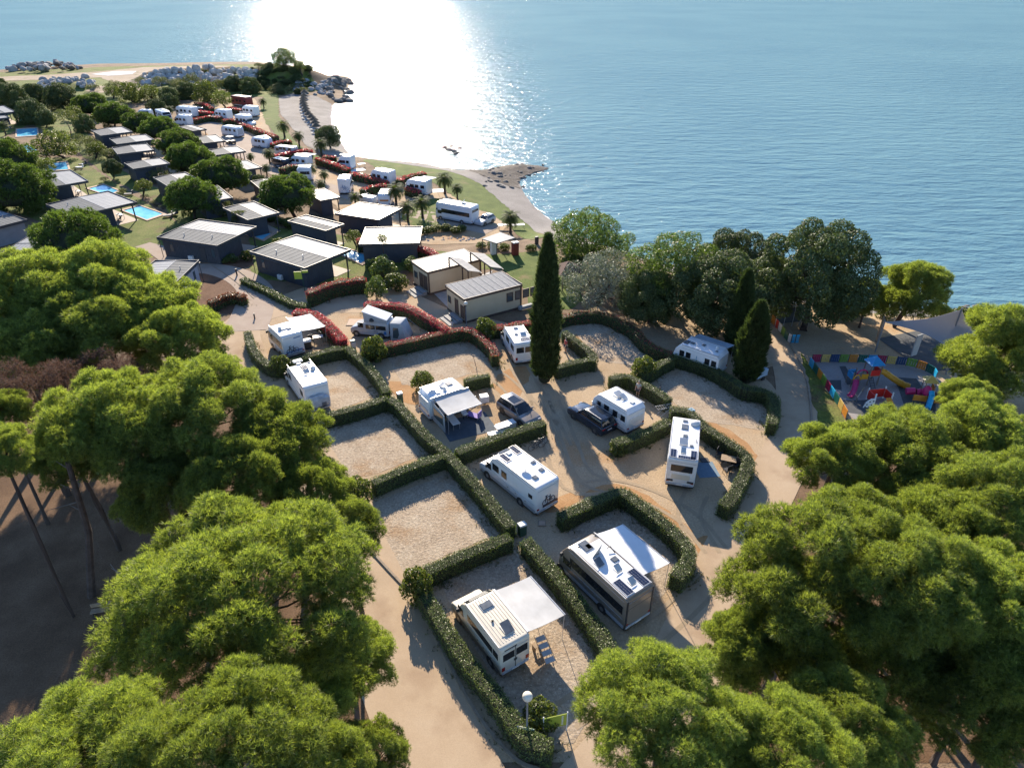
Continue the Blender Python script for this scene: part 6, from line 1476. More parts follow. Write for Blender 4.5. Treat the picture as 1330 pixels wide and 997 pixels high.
def rock(meshes, x, y, z, s, label, group, name='boulder', cat='boulder'):
    o = link(name, rnd.choice(meshes)); o.location = (x, y, z); o.rotation_euler = (rnd.uniform(-.5, .5), rnd.uniform(-.5, .5), rnd.uniform(0, 6.3)); o.scale = (s * rnd.uniform(.8, 1.2), s * rnd.uniform(.8, 1.2), s * rnd.uniform(.8, 1.1))
    return tag(o, label, cat, group)
for i in range(150):
    f = rnd.random(); px = 184 + 150 * f; py = rnd.uniform(97, 113) - 3 * f; g = G(px, py); lift = rnd.choice((0, 0, .9, 1.7)) * (1 - abs(f - .55))
    rock(RK, g.x, g.y, g.z + .5 + lift, rnd.uniform(1.0, 1.9), 'pale boulder of the long breakwater pile', 'boulders of the breakwater')
for i in range(48):
    f = rnd.random(); g = G(52 + 70 * f, rnd.uniform(104, 117) - 3 * f); rock(RK + RKS, g.x, g.y, g.z + .4, rnd.uniform(.8, 1.6), 'grey boulder of the left rock pile', 'boulders of the left rock pile')
for i in range(46):
    f = rnd.random(); g = G(8 + 100 * f, rnd.uniform(90, 97) - 5 * f); rock(RKS + RKD, g.x, g.y, g.z + .4 + 1.4 * math.sin(f * 3.1), rnd.uniform(1.0, 1.9), 'dark rock of the ridge at the far left shore', 'rocks of the far left ridge', 'rock', 'rock')
for i in range(60):
    g = G(rnd.uniform(382, 432), rnd.uniform(104, 124)); rock(RKS, g.x, g.y, g.z + .1, rnd.uniform(.6, 1.3), 'pale rock on the slope above the pebble beach', 'rocks on the headland slope', 'rock', 'rock')
for i in range(38):
    g = G(rnd.uniform(424, 457), rnd.uniform(101, 133)); rock(RKD, g.x, g.y, max(g.z, SEA) + .2, rnd.uniform(.8, 1.9), 'dark rock at the tip of the headland', 'rocks at the headland tip', 'rock', 'rock')
for i in range(5): 
    c = at(434 + i * 4.6, 131.5, SEA); rock(RKD, c.x, c.y, SEA + .1, 1.8, 'dark rock of the low row below the headland', 'rocks below the headland', 'rock', 'rock')
for (x, y, s) in [(577, 192, .7), (583, 195, .9), (589, 197, 1.0), (594, 199, .8), (586, 190.5, .5), (597, 193, .5), (580, 194, .5), (591, 200.5, .6)]:
    c = at(x, y, SEA); rock(RKD, c.x, c.y, SEA + .05, s, 'dark rock standing in the glittering bay', 'rocks in the bay', 'rock', 'rock')
for i in range(60):
    g = P(rnd.uniform(625, 712), rnd.uniform(213, 245)); sd = float(poly_sd(SHORE, np.array([g.x]), np.array([g.y]))[0])
    if -1.5 < sd: rock(RKD, g.x, g.y, max(g.z, SEA - .1) + .03, rnd.uniform(.3, .8), 'flat dark rock on the rocky spit', 'rocks of the spit', 'rock', 'rock')
for i in range(12):
    c = at(rnd.uniform(1225, 1335), rnd.uniform(396, 406), SEA); rock(RKD, c.x, c.y, SEA - .2, rnd.uniform(.4, .8), 'wet rock at the shore behind the dark pine', 'shore rocks at right', 'rock', 'rock')
for i in range(30):
    g = P(rnd.uniform(545, 620), 311 + rnd.uniform(-2, 2)); rock(RK, g.x, g.y, g.z, rnd.uniform(.15, .3), 'small pale stone edging the coach lane', 'stones edging the lane', 'stone', 'stone')

# breaking ripples along the shore
def foam_strip(px, wd, off):
    L = smooth_line([at(x, y, SEA) for x, y in px], 14); b = MB(); V = []; rs = NR(30 + int(off * 10))
    for i, p in enumerate(L):
        d = (L[min(i + 1, len(L) - 1)] - L[max(i - 1, 0)]).normalized(); n = Vector((d.y, -d.x, 0)); w_ = wd * (.55 + .4 * math.sin(i * .9) * math.sin(i * .37 + off)) * (.15 if i in (0, len(L) - 1) else 1); q = p + n * (off + .18 * math.sin(i * .6 + off) + .07 * rs.uniform(-1, 1))
        V += [q - n * w_ / 2 + Vector((0, 0, .035)), q + n * w_ / 2 + Vector((0, 0, .035))]
    b.add(V, [(2 * i, 2 * i + 1, 2 * i + 3, 2 * i + 2) for i in range(len(L) - 1)]); return tag(b.build('surf_foam', M['foam'], None, smooth=True), kind='structure')
SH = [(700, 223), (684, 227), (674, 236), (679, 250), (692, 266), (711, 282), (732, 296)]
foam_strip(SH, .55, .3); foam_strip(SH[:6], .3, 1.5); foam_strip(SH[1:5], .22, 2.9)
foam_strip([(432, 140), (429, 152), (431, 164), (436, 176), (443, 187), (450, 197), (460, 203)], 1.6, 0)

# ------------------------------------------------------------------ beach umbrellas
M['thatch'] = pm('thatch', (.10, .075, .05), (.15, .11, .075), 3, .95, .8)
um = [(396.5, 124), (396, 129), (395.3, 132.5), (395.2, 135.6), (395.4, 139), (396.6, 142.6), (398, 146.4), (399, 150.2), (402, 153.8), (405.5, 157.5), (408.5, 161), (410.5, 165), (412, 169.5)]
for i, (x, y) in enumerate(um):
    g = G(x, y + 3)
    lab = 'topmost thatched umbrella of the beach row, nearest the headland' if i == 0 else 'lowest thatched umbrella of the beach row, nearest the dark tree' if i == len(um) - 1 else 'thatched umbrella in the row along the pebble beach'
    t = thing('beach_umbrella', lab, 'beach umbrella', g, rnd.uniform(0, 1), 'thatched umbrellas on the beach')
    MB().lathe((0, 0, 1.7), [(1.45, 0), (1.0, .35), (.5, .7), (.06, 1.05)], 12).build('thatched_roof', M['thatch'], t); MB().tube((0, 0, -.2), (0, 0, 1.8), .05, None, 6).build('pole', M['wood'], t)
    for s in (-1,):
        l = thing('sun_lounger', 'grey sun lounger in the shade of a thatched beach umbrella', 'lounger', g + Vector((s * 1.0, -.9, 0)), rnd.uniform(-.2, .2) + 1.57, 'sun loungers under the thatched umbrellas')
        MB().box(-.9, .5, -.3, .3, .25, .32).build('seat', M['tent'], l); MB().slab([(.5, -.3, .3), (1.0, -.3, .65), (1.0, .3, .65), (.5, .3, .3)], .06).build('backrest', M['tent'], l)
        fr = MB()
        for x2 in (-.75, .4):
            for y2 in (-.25, .25): fr.box(x2 - .03, x2 + .03, y2 - .03, y2 + .03, -.03, .26)
        fr.build('frame', M['white_pl'], l)
# ------------------------------------------------------------------ lamps, signs
M['globe'] = pm('lamp_globe', (.80, .74, .60), (.74, .68, .55), 1, .35); M['sign_g'] = pm('sign_green', (.30, .36, .03), (.26, .32, .03), 1, .5); M['sign_w'] = pm('sign_white', (.70, .68, .62), (.64, .62, .57), 2, .5)
M['sign_b'] = pm('sign_photo', (.25, .36, .34), (.38, .42, .22), 4, .5); M['lime'] = pm('sign_lime', (.45, .52, .06), (.40, .47, .05), 1, .5); M['green_box'] = pm('dark_green_box', (.02, .07, .05), (.03, .085, .06), 2, .5)
def lamp(px, pb, ptop, label, r=.28):
    g = G(px, pb); d = ray(px, ptop); h = CAM_H + d.z * (g.y / d.y) - g.z
    t = thing('lamp_post', label, 'lamp post', g); MB().tube((0, 0, -.1), (0, 0, h - 2 * r), .06, .045, 8).build('pole', M['grey_wall'], t)
    MB().tube((0, 0, h - 2 * r - .08), (0, 0, h - 2 * r + .05), .09, .12, 10).build('collar', M['plastic'], t)
    b = bmesh.new(); bmesh.ops.create_uvsphere(b, u_segments=24, v_segments=14, radius=r); me = bpy.data.meshes.new('globe'); b.to_mesh(me); b.free(); me.materials.append(M['globe'])
    me.polygons.foreach_set('use_smooth', [True] * len(me.polygons)); o = link('globe', me, t); o.location = (0, 0, h - r); return t
lamp(684, 962, 900, 'globe lamp beside the green notice board', .27)
lamp(606, 424, 391.5, 'lamp post with a pale head at the beige service building', .24)
lamp(1184, 421, 393.5, 'globe lamp behind the grey shade sail', .3)
def board():
    a, b = at(706, 935, 1.4), at(737, 928, 1.4); d = (b - a).normalized(); t = thing('notice_board', 'lime green notice board between white posts at the road corner', 'notice board', (a.x, a.y, 0), math.atan2(d.y, d.x)); l = (b - a).length
    MB().box(.04, l - .04, -.02, .02, .55, 1.55).build('panel', M['sign_g'], t)
    for x in (0, l): MB().tube((x, 0, -.1), (x, 0, 1.68), .035, None, 8).build('post', M['white_pl'], t)
    g = MB()
    for i in range(7): g.box(l * .76, l * .76 + .10, -.026, -.02, .68 + i * .115, .74 + i * .115)
    g.build('number_mark', M['white_pl'], t)
    g = MB()
    for i in range(8): g.box(.12, l * .7, -.026, -.02, .66 + i * .105, .672 + i * .105)
    g.build('printed_line', M['lime'], t)
    a, b = at(671, 943, 1.3), at(694, 948, 1.3); d = (b - a).normalized(); l = (b - a).length
    t = thing('info_panel', 'low information panel with a white and a photo half beside the lamp', 'sign', (a.x, a.y, 0), math.atan2(d.y, d.x))
    MB().box(0, l * .42, -.02, .02, .8, 1.4).build('text_panel', M['sign_w'], t); MB().box(l * .43, l, -.02, .02, .8, 1.4).build('photo_panel', M['sign_b'], t)
    k = MB()
    for i in range(7): k.box(.06, l * .36 - (.1 if i % 3 == 2 else 0), -.025, -.021, .88 + i * .066, .895 + i * .066)
    k.build('text_lines', M['grey_wall'], t)
    for x in (.05, l - .05): MB().tube((x, .03, -.1), (x, .03, 1.3), .03, None, 6).build('post', M['alu'], t)
board()
def way_sign():
    g = G(396, 378); t = thing('direction_sign', 'yellow-green direction sign in front of the dark cabin wall', 'sign', g, .1)
    MB().tube((0, 0, -.1), (0, 0, 3.0), .05, None, 6).build('post', M['green_box'], t); MB().box(-1.0, -.05, -.03, .03, 1.7, 2.7).build('panel', M['lime'], t); MB().slab([(.06, -.03, 2.5), (.8, -.03, 2.55), (.8, -.03, 2.85), (.06, -.03, 2.85)], .05).build('arrow_panel', M['lime'], t)
way_sign()
def pedestal(px, py, label, h=1.0, m='white_pl', w_=.22, name='service_post', cat='service post', top='green_box'):
    g = G(px, py); t = thing(name, label, cat, g, .5); MB().box(-w_, w_, -w_ * .8, w_ * .8, -.05, h - .15).build('body', M[m], t, bevel=.03); MB().box(-w_ - .02, w_ + .02, -w_ * .8 - .02, w_ * .8 + .02, h - .15, h).build('lid', M[top], t, bevel=.03)
pedestal(520, 522, 'green and white service post at the hedge corner of the awning caravan', 1.1, 'green_box', .26, top='white_pl')
pedestal(678, 694, 'green service box with white lid at the hedge crossing', 1.1, 'green_box', .28, top='white_pl')
pedestal(641, 330, 'pale service cabinet on the lawn beside the beach path', 2.0, 'white_pl', .4, 'service_cabinet', 'cabinet', 'white_pl')
pedestal(669, 331, 'red and white cabinet on the lawn', 2.0, 'red_p', .45, 'vending_cabinet', 'cabinet', 'white_pl')
pedestal(587, 424, 'small white post by the steps of the shingled building', .9, 'white_pl', .1)
pedestal(459, 451, 'white hooped post beside the silver pop-top van', .9, 'white_pl', .25)
pedestal(660, 311, 'slim dark bollard on the lawn by the shelter', 1.0, 'plastic', .08, 'bollard', 'bollard', 'plastic')
pedestal(697, 317, 'dark litter bin on the beach path', 1.2, 'plastic', .25, 'litter_bin', 'bin', 'plastic')
pedestal(308, 358, 'path light bollard at the fork of the paved path', 1.0, 'plastic', .1, 'bollard', 'bollard', 'plastic')
pedestal(331, 414, 'small dark bollard on the sandy junction', .7, 'plastic', .08, 'bollard', 'bollard', 'plastic')
pedestal(896, 541, 'pale gas bottle box above the hedge by the solar motorhome', .8, 'stripe', .3, 'gas_bottle', 'gas bottle', 'stripe')
pedestal(849, 418, 'tall grey roll of tarp standing in the shaded yard', 2.0, 'awn_b', .3, 'covered_bin', 'bin', 'awn_b')
def boxes_at(name, label, cat, px, py, rz, parts, group=None):
    g = G(px, py); t = thing(name, label, cat, g, rz, group)
    for nm, m, bx in parts:
        b = MB()
        for q in bx: b.box(*q)
        b.build(nm, M[m], t, bevel=.008, seg=1)
    return t
def dir_at(p, q): a, b = G(*p), G(*q); return math.atan2(b.y - a.y, b.x - a.x)
TABLE = lambda l, w, h, m, lm: [('tabletop', m, [(-l / 2, l / 2, -w / 2, w / 2, h - .04, h)])] + [('leg', lm, [(x - .02, x + .02, y - .02, y + .02, 0, h - .04)]) for x in (-l / 2 + .1, l / 2 - .1) for y in (-w / 2 + .08, w / 2 - .08)]
CHAIR = lambda m: [('seat', m, [(-.26, .26, -.26, .26, .42, .47)]), ('backrest', m, [(-.26, .26, .22, .27, .5, 1.0)])] + [('leg', 'plastic', [(x - .018, x + .018, y - .018, y + .018, 0, .42)]) for x in (-.24, .24) for y in (-.24, .24)]
# under the awning of the caravan
boxes_at('awning_mat', 'dark blue ground mat under the grey caravan awning', 'mat', 607, 553, dir_at((560, 570), (620, 555)), [('mat', 'mat_d', [(-2.3, 2.3, -1.7, 1.5, .0, .05)])])
boxes_at('camping_table', 'pale folding table on the dark blue mat under the grey awning', 'table', 589, 553, -1.1, TABLE(1.7, .75, .72, 'white_pl', 'alu'))
boxes_at('camping_chair', 'white chair on the dark mat behind the pale folding table', 'chair', 604, 542, .5, CHAIR('white_pl'))
boxes_at('lounger', 'purple lounger in the corner of the dark awning mat', 'lounger', 618, 543, -.5, [('seat', 'purple', [(-.9, .4, -.35, .35, .25, .32)]), ('backrest', 'purple', [(.4, .5, -.35, .35, .3, .9)]), ('leg', 'alu', [(-.8, -.75, -.3, .3, 0, .25), (.3, .35, -.3, .3, 0, .25)])])
boxes_at('storage_box', 'white storage box by the hedge beside the grey-brown car', 'box', 657, 557, .55, [('body', 'white_pl', [(-.9, .9, -.35, .35, .05, .55)]), ('lid', 'white_pl', [(-.92, .92, -.37, .37, .56, .64)])])
boxes_at('camping_table', 'white table between the storage boxes near the grey-brown car', 'table', 652, 561, .5, TABLE(1.3, .7, .72, 'white_pl', 'alu'))
boxes_at('storage_box', 'pale box standing lowest at the hedge near the grey-brown car', 'box', 645, 566, .4, [('body', 'awn_w', [(-.8, .8, -.3, .3, .05, .35)]), ('lid', 'white_pl', [(-.82, .82, -.32, .32, .36, .42)])])
boxes_at('gas_cover', 'white covered jockey unit at the drawbar of the awning caravan', 'cover', 629, 524, .3, [('cover', 'white_pl', [(-.4, .4, -.35, .35, .3, .95)]), ('stand', 'alu', [(-.04, .04, -.04, .04, 0, .3)])])
# bicycles beside the hedge
def bicycle(px, py, rz, label, m='plastic'):
    g = G(px, py); t = thing('bicycle', label, 'bicycle', g, rz, 'bicycles on the camp')
    for x in (-.52, .52):
        w_ = MB(); 
        for k in range(16):
            a, c = k * math.pi / 8, (k + 1) * math.pi / 8; w_.tube((x + .33 * math.cos(a), 0, .34 + .33 * math.sin(a)), (x + .33 * math.cos(c), 0, .34 + .33 * math.sin(c)), .022, None, 5)
        wo = w_.build('wheel', M['rubber'], t); s = MB()
        for k in range(6): a = k * math.pi / 6; s.tube((x - .32 * math.cos(a), 0, .34 - .32 * math.sin(a)), (x + .32 * math.cos(a), 0, .34 + .32 * math.sin(a)), .005, None, 3)
        s.build('spokes', M['alu'], wo)
    f = MB()
    for p, q in (((-.52, .34), (-.05, .32)), ((-.05, .32), (-.18, .85)), ((-.52, .34), (-.17, .78)), ((-.17, .78), (.36, .82)), ((-.05, .32), (.36, .74)), ((.52, .34), (.34, .95))): f.tube((p[0], 0, p[1]), (q[0], 0, q[1]), .022, None, 6)
    f.build('frame', M[m], t); MB().box(-.30, -.06, -.07, .07, .86, .92).build('saddle', M['plastic'], t, bevel=.02)
    MB().path([(.30, -.28, .98), (.35, 0, .97), (.30, .28, .98)], [.015] * 3, 5).build('handlebar', M['plastic'], t)
bicycle(697, 583, .5, 'black bicycle leaning by the front of the bicycle-picture motorhome'); bicycle(702, 579, .7, 'second black bicycle nearer the hedge end', 'dark_car'); bicycle(856, 512, 1.2, 'bicycle parked behind the caravan, near the standing man')
bicycle(851, 517, .8, 'bicycle behind the rear corner of the caravan', 'grey_p')
# table, chairs and mat by the solar motorhome
boxes_at('camping_table', 'yellow wooden table inside the curved hedge of the solar motorhome', 'table', 945, 604, -.35, TABLE(1.25, .85, .74, 'wood', 'plastic'))
for (x, y, rz, lab) in [(934, 594, 1.0, 'dark camping chair behind the yellow table'), (938, 588, .4, 'dark folding chair nearest the hedge behind the yellow table'), (944, 615, 3.6, 'dark camping chair in front of the yellow table'), (955, 608, -1.0, 'dark camping chair right of the yellow table')]:
    boxes_at('camping_chair', lab, 'chair', x, y, rz, CHAIR('plastic'), 'dark camping chairs')
boxes_at('door_mat', 'light blue mat beside the solar motorhome', 'mat', 917, 610, .1, [('mat', 'mat_b', [(-.9, .9, -1.0, 1.0, 0, .04)])])
boxes_at('foot_mat', 'small dark mat at the door of the solar motorhome', 'mat', 915, 598, .1, [('mat', 'plastic', [(-.35, .35, -.3, .3, .05, .09)])])
def rack(px, py):
    g = G(px, py); t = thing('drying_rack', 'white drying rack between the caravan and the solar motorhome', 'drying rack', g, .3); f = MB()
    for i in range(9): f.tube((-.9 + i * .225, -.3, .9), (-.9 + i * .225, .3, .9), .008, None, 4)
    for y in (-.3, .3): f.tube((-.95, y, .9), (.95, y, .9), .015, None, 5)
    f.build('hanging_frame', M['white_pl'], t); k = MB()
    for s in (-1, 1): k.tube((-.6 * s, -.3, 0), (.5 * s, -.3, .9), .015, None, 5); k.tube((-.6 * s, .3, 0), (.5 * s, .3, .9), .015, None, 5)
    k.build('leg', M['white_pl'], t)
rack(863, 538)
# recliner and ladder-like chair next to the beige van
def recliner(px, py, rz, label):
    g = G(px, py); t = thing('recliner', label, 'recliner', g, rz)
    for i in range(4):
        MB().slab([(-.3, -.75 + i * .42, .35 + .16 * i), (.3, -.75 + i * .42, .35 + .16 * i), (.3, -.45 + i * .42, .45 + .16 * i), (-.3, -.45 + i * .42, .45 + .16 * i)], .03).build('cushion', M['tent'], t)
    for s in (-1, 1):
        f = MB(); f.path([(s * .34, -.85, .3), (s * .34, .95, 1.02)], [.022, .022], 6); f.path([(s * .34, -.5, 0), (s * .34, .3, .75)], [.02, .02], 6); f.path([(s * .34, .5, 0), (s * .34, -.3, .55)], [.02, .02], 6); f.build('side_frame', M['wood'], t)
recliner(708, 852, dir_at((700, 838), (716, 866)) + 1.57, 'wooden recliner with dark cushions at the edge of the grey awning')
boxes_at('step_stool', 'light wooden step stool behind the beige van', 'stool', 697, 843, .6, [('seat', 'wood', [(-.25, .25, -.2, .2, .42, .46)]), ('leg', 'wood', [(-.23, -.19, -.18, .18, 0, .42), (.19, .23, -.18, .18, 0, .42)])])
boxes_at('picnic_bench', 'wooden picnic bench in the dark clearing at left', 'bench', 134, 800, .25, [('seat', 'wood', [(-.65, .65, -.05, .35, .42, .47)]), ('backrest', 'wood', [(-.65, .65, .38, .42, .55, .85)]), ('leg', 'plastic', [(-.55, -.48, 0, .4, 0, .42), (.48, .55, 0, .4, 0, .42)])])
# terrace of the white-awning motorhome
boxes_at('camping_table', 'small table in the shade of the white awning', 'table', 414, 444, .3, TABLE(1.1, .7, .72, 'white_pl', 'alu'))
for (x, y, rz, lab) in [(405, 446, .5, 'dark chair left of the table under the white awning'), (420, 440, 2.2, 'chair behind the table under the white awning')]: boxes_at('camping_chair', lab, 'chair', x, y, rz, CHAIR('plastic'))
boxes_at('storage_crate', 'black and white crate at the rear corner of the white-awning motorhome', 'crate', 400, 452, .4, [('body', 'plastic', [(-.4, .4, -.4, .4, .05, .9)]), ('lid', 'white_pl', [(-.45, .45, -.45, .45, .92, 1.0)])])
# beach furniture
for (x, y, rz, lab) in [(655, 297, .3, 'white table set on the beach lawn by the palm'), (673, 297, .2, 'second white table on the beach lawn, right of the palm')]: boxes_at('picnic_table', lab, 'table', x, y, rz, TABLE(2.2, .9, .75, 'white_pl', 'wood'))
for (x, y, rz, lab) in [(487, 232, .3, 'table and gear mat beside the middle beach motorhome'), (463, 221, .5, 'pale mat beside the upper beach motorhome'), (566, 248, .2, 'pale ground mat below the lower beach motorhome')]:
    boxes_at('ground_mat', lab, 'mat', x, y, rz, [('mat', 'awn_w', [(-1.8, 1.8, -1.2, 1.2, 0, .05)])])
boxes_at('awning_table', 'table beside the motorhome at the upper end of the beach lawn', 'table', 470, 217, .5, TABLE(1.6, .8, .75, 'white_pl', 'alu'))
# ------------------------------------------------------------------ timber edge posts, low post on the empty pitch
g = G(619, 478); t = thing('marker_post', 'thin leaning marker post on the big empty pitch', 'post', g); MB().tube((0, 0, 0), (-.35, .1, 1.5), .035, None, 6).build('post', M['wood'], t)
# ------------------------------------------------------------------ people
M['skin'] = pm('skin', (.50, .32, .23), (.44, .27, .19), 4, .5); M['shirt_g'] = pm('grey_shirt', (.34, .37, .38), (.28, .31, .32), 4, .85); M['shorts'] = pm('dark_shorts', (.05, .055, .07), (.07, .075, .09), 4, .85)
M['hair_g'] = pm('grey_hair', (.30, .27, .24), (.2, .18, .16), 8, .8); M['shirt_r'] = pm('red_shirt', (.45, .08, .07), (.38, .06, .06), 4, .85); M['shoe'] = pm('dark_shoe', (.04, .04, .045), (.06, .06, .06), 4, .6)
def skin_mesh(name, verts, edges, rads, m, parent, root=0, sub=1):
    me = bpy.data.meshes.new(name); me.from_pydata(verts, edges, []); o = link(name, me)
    mod = o.modifiers.new('skin', 'SKIN'); mod.use_smooth_shade = True
    for i, r in enumerate(rads): me.skin_vertices[0].data[i].radius = (r, r) if not hasattr(r, '__len__') else r
    me.skin_vertices[0].data[root].use_root = True
    sb = o.modifiers.new('sub', 'SUBSURF'); sb.levels = sub; sb.render_levels = sub
    bpy.context.view_layer.update()
    ev = o.evaluated_get(bpy.context.evaluated_depsgraph_get()); me2 = bpy.data.meshes.new_from_object(ev); me2.materials.clear(); me2.materials.append(m)
    bpy.data.objects.remove(o); return link(name, me2, parent)
def person(px, py, rz, label, shirt, hair, seated=False, bend=.0):
    g = G(px, py); t = thing('person', label, 'person', g, rz); S_ = 1.0; dz = -.42 if seated else 0
    hip = .92 + dz; V = [(0, 0, hip), (0, -.01, hip + .25), (0, .0, hip + .50), (0, .01, hip + .60), (0, .03, hip + .70)]; E = [(0, 1), (1, 2), (2, 3), (3, 4)]; Rr = [(.16, .11), (.15, .10), (.17, .11), (.06, .06), (.055, .055)]
    for s in (-1, 1):
        b = len(V)
        if seated: V += [(s * .10, 0, hip - .03), (s * .12, .42, hip + .0), (s * .12, .46, .10), (s * .12, .58, .04)]
        else: V += [(s * .10, 0, hip - .06), (s * .11, .03, .50), (s * .12, -.02, .09), (s * .13, .12, .04)]
        E += [(0, b), (b, b + 1), (b + 1, b + 2), (b + 2, b + 3)]; Rr += [.095, .065, .045, .045]
        b = len(V); V += [(s * .19, 0, hip + .50), (s * .26, .0, hip + .22), (s * .24, .16, hip + .02), (s * .23, .22, hip - .05)]; E += [(2, b), (b, b + 1), (b + 1, b + 2), (b + 2, b + 3)]; Rr += [.062, .045, .034, .036]
        for k in range(5):
            c = len(V); a = (k - 2) * .016; th = k == 0; V.append((s * (.23 - (.045 if th else 0)) + a * s * .8, .25 + (.0 if th else .055 - abs(k - 2.6) * .006), hip - .09 + (.03 if th else -.012 * k * .4))); E.append((b + 3, c)); Rr.append(.010)
    skin_mesh('body', V, E, Rr, M['skin'], t)
    hd = MB(); hd.lathe((0, .035, hip + .68), [(.045, 0), (.075, .03), (.085, .10), (.08, .16), (.05, .215), (.01, .23)], 12); hd.tube((0, .11, hip + .775), (0, .135, hip + .765), .014, .016, 6)
    for s in (-1, 1): hd.tube((s * .08, .03, hip + .78), (s * .095, .025, hip + .79), .022, .02, 6)
    ho = hd.build('head', M['skin'], t, smooth=True)
    fc = MB(); 
    for s in (-1, 1): fc.box(s * .032 - .012, s * .032 + .012, .112, .119, hip + .79, hip + .80)
    fc.box(-.024, .024, .108, .117, hip + .725, hip + .732); fc.build('face_features', M['shorts'], ho)
    MB().lathe((0, .02, hip + .80), [(.088, -.02), (.092, .03), (.085, .08), (.055, .12), (.01, .132)], 12).build('hair', hair, ho, smooth=True)
    tv = [(0, 0, hip - .02), (0, -.01, hip + .25), (0, 0, hip + .48), (0, .01, hip + .55)]; te = [(0, 1), (1, 2), (2, 3)]; tr = [(.175, .125), (.17, .12), (.19, .13), (.09, .08)]
    for s in (-1, 1): b = len(tv); tv += [(s * .20, 0, hip + .49), (s * .25, 0, hip + .28)]; te += [(2, b), (b, b + 1)]; tr += [.078, .065]
    skin_mesh('shirt', tv, te, tr, shirt, t)
    sv = [(0, 0, hip + .04)]; se = []; sr = [(.18, .13)]
    for s in (-1, 1):
        b = len(sv); sv += [(s * .10, 0, hip - .06), (s * .115, .40 if seated else .03, hip if seated else .55)]; se += [(0, b), (b, b + 1)]; sr += [.115, .085]
    skin_mesh('shorts', sv, se, sr, M['shorts'], t)
    for s in (-1, 1): MB().box(s * .125 - .05, s * .125 + .05, (.42 if seated else -.08), (.66 if seated else .19), -.0, .09).build('shoe', M['shoe'], t, bevel=.025)
    return t
person(828, 515, 2.6, 'grey haired man in a grey shirt standing behind the caravan', M['shirt_g'], M['hair_g'])
person(734.5, 458, 2.0, 'person in a red shirt behind the hedge right of the tall cypress', M['shirt_r'], M['plastic'])
# ------------------------------------------------------------------ playground
PC = dict(blue=(.02, .26, .55), navy=(.02, .06, .16), green=(.16, .30, .05), dgreen=(.01, .12, .09), orange=(.62, .24, .03), yellow=(.60, .42, .12), crimson=(.33, .02, .07), red=(.60, .03, .02), pink=(.52, .02, .13), sky=(.02, .36, .62), amber=(.62, .30, .02), white=(.72, .72, .70))
for k, c in PC.items(): M['pl_' + k] = pm('playground_' + k, c, tuple(x * .85 for x in c), 2, .4)
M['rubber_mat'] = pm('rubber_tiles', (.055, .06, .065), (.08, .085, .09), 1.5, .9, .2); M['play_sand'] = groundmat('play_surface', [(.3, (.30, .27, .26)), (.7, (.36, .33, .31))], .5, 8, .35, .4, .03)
drape('play_surface', gp([(1050, 464), (1150, 463), (1195, 470), (1213, 485), (1235, 510), (1250, 560), (1120, 555), (1088, 525)]), M['play_sand'], .045, 1.2)
for q in ([(1090, 476), (1098, 476), (1112, 500), (1100, 500)], [(1075, 494), (1092, 494), (1093, 507), (1080, 505)], [(1158, 490), (1190, 492), (1205, 515), (1175, 518)], [(1095, 520), (1130, 520), (1130, 540), (1095, 535)], [(1165, 500), (1215, 520), (1215, 550), (1175, 530)]):
    drape('rubber_tiles', gp(q), M['rubber_mat'], .06, 1.2)
def fence(name, label, pts, cols, h=1.0):
    P3 = [G(*p) for p in pts]; o = P3[0]; t = thing(name, label, 'fence', o); tot = sum((b - a).length for a, b in zip(P3, P3[1:])); n = len(cols); seg = tot / n; acc = 0
    def along(s):
        for a, b in zip(P3, P3[1:]):
            l = (b - a).length
            if s <= l + 1e-6: return a.lerp(b, s / l)
            s -= l
        return P3[-1]
    for i, c in enumerate(cols):
        a, b = along(i * seg + .04), along((i + 1) * seg - .04); d = (b - a).normalized(); l = (b - a).length; m = MB(); nv = Vector((-d.y, d.x, 0)) * .03
        def bar(s0, s1, z0, z1):
            p, q = a + d * s0 - o, a + d * s1 - o; m.hexa([p - nv + Vector((0, 0, z0)), q - nv + Vector((0, 0, z0)), q + nv + Vector((0, 0, z0)), p + nv + Vector((0, 0, z0))], [p - nv + Vector((0, 0, z1)), q - nv + Vector((0, 0, z1)), q + nv + Vector((0, 0, z1)), p + nv + Vector((0, 0, z1))])
        bar(0, l, .12, .24); bar(0, l, h - .14, h); k = max(4, int(l / .19))
        for j in range(k): s0 = j * l / k; bar(s0 + .012, s0 + l / k - .04, .24, h - .14)
        m.build('panel', M['pl_' + c], t); q = a - o
        MB().box(q.x - .03, q.x + .03, q.y - .03, q.y + .03, -.1, h + .02).build('post', M['plastic'], t)
    return t
fence('playground_fence', 'colourful panel fence along the upper side of the playground', [(1053, 471), (1095, 471), (1140, 472), (1175, 475), (1197, 480), (1211, 488), (1214, 494)], ['crimson', 'yellow', 'navy', 'green', 'orange', 'dgreen', 'blue', 'crimson', 'yellow', 'navy', 'green', 'orange', 'dgreen', 'sky'])
fence('playground_fence', 'colourful panel fence along the left side of the playground', [(1050, 474), (1062, 490), (1076, 510), (1088, 528), (1098, 545)], ['sky', 'dgreen', 'orange', 'green', 'crimson', 'sky', 'dgreen', 'yellow', 'orange'])
fence('playground_fence', 'short colourful fence at the sports area beside the tallest oak', [(1001, 419), (1012, 431), (1022, 444)], ['orange', 'red', 'white', 'green', 'dgreen'], 1.1)
fence('playground_fence', 'blue and white fence corner by the shaded yard', [(1022, 444), (1026, 446), (1037, 446)], ['white', 'sky', 'sky'], 1.1)
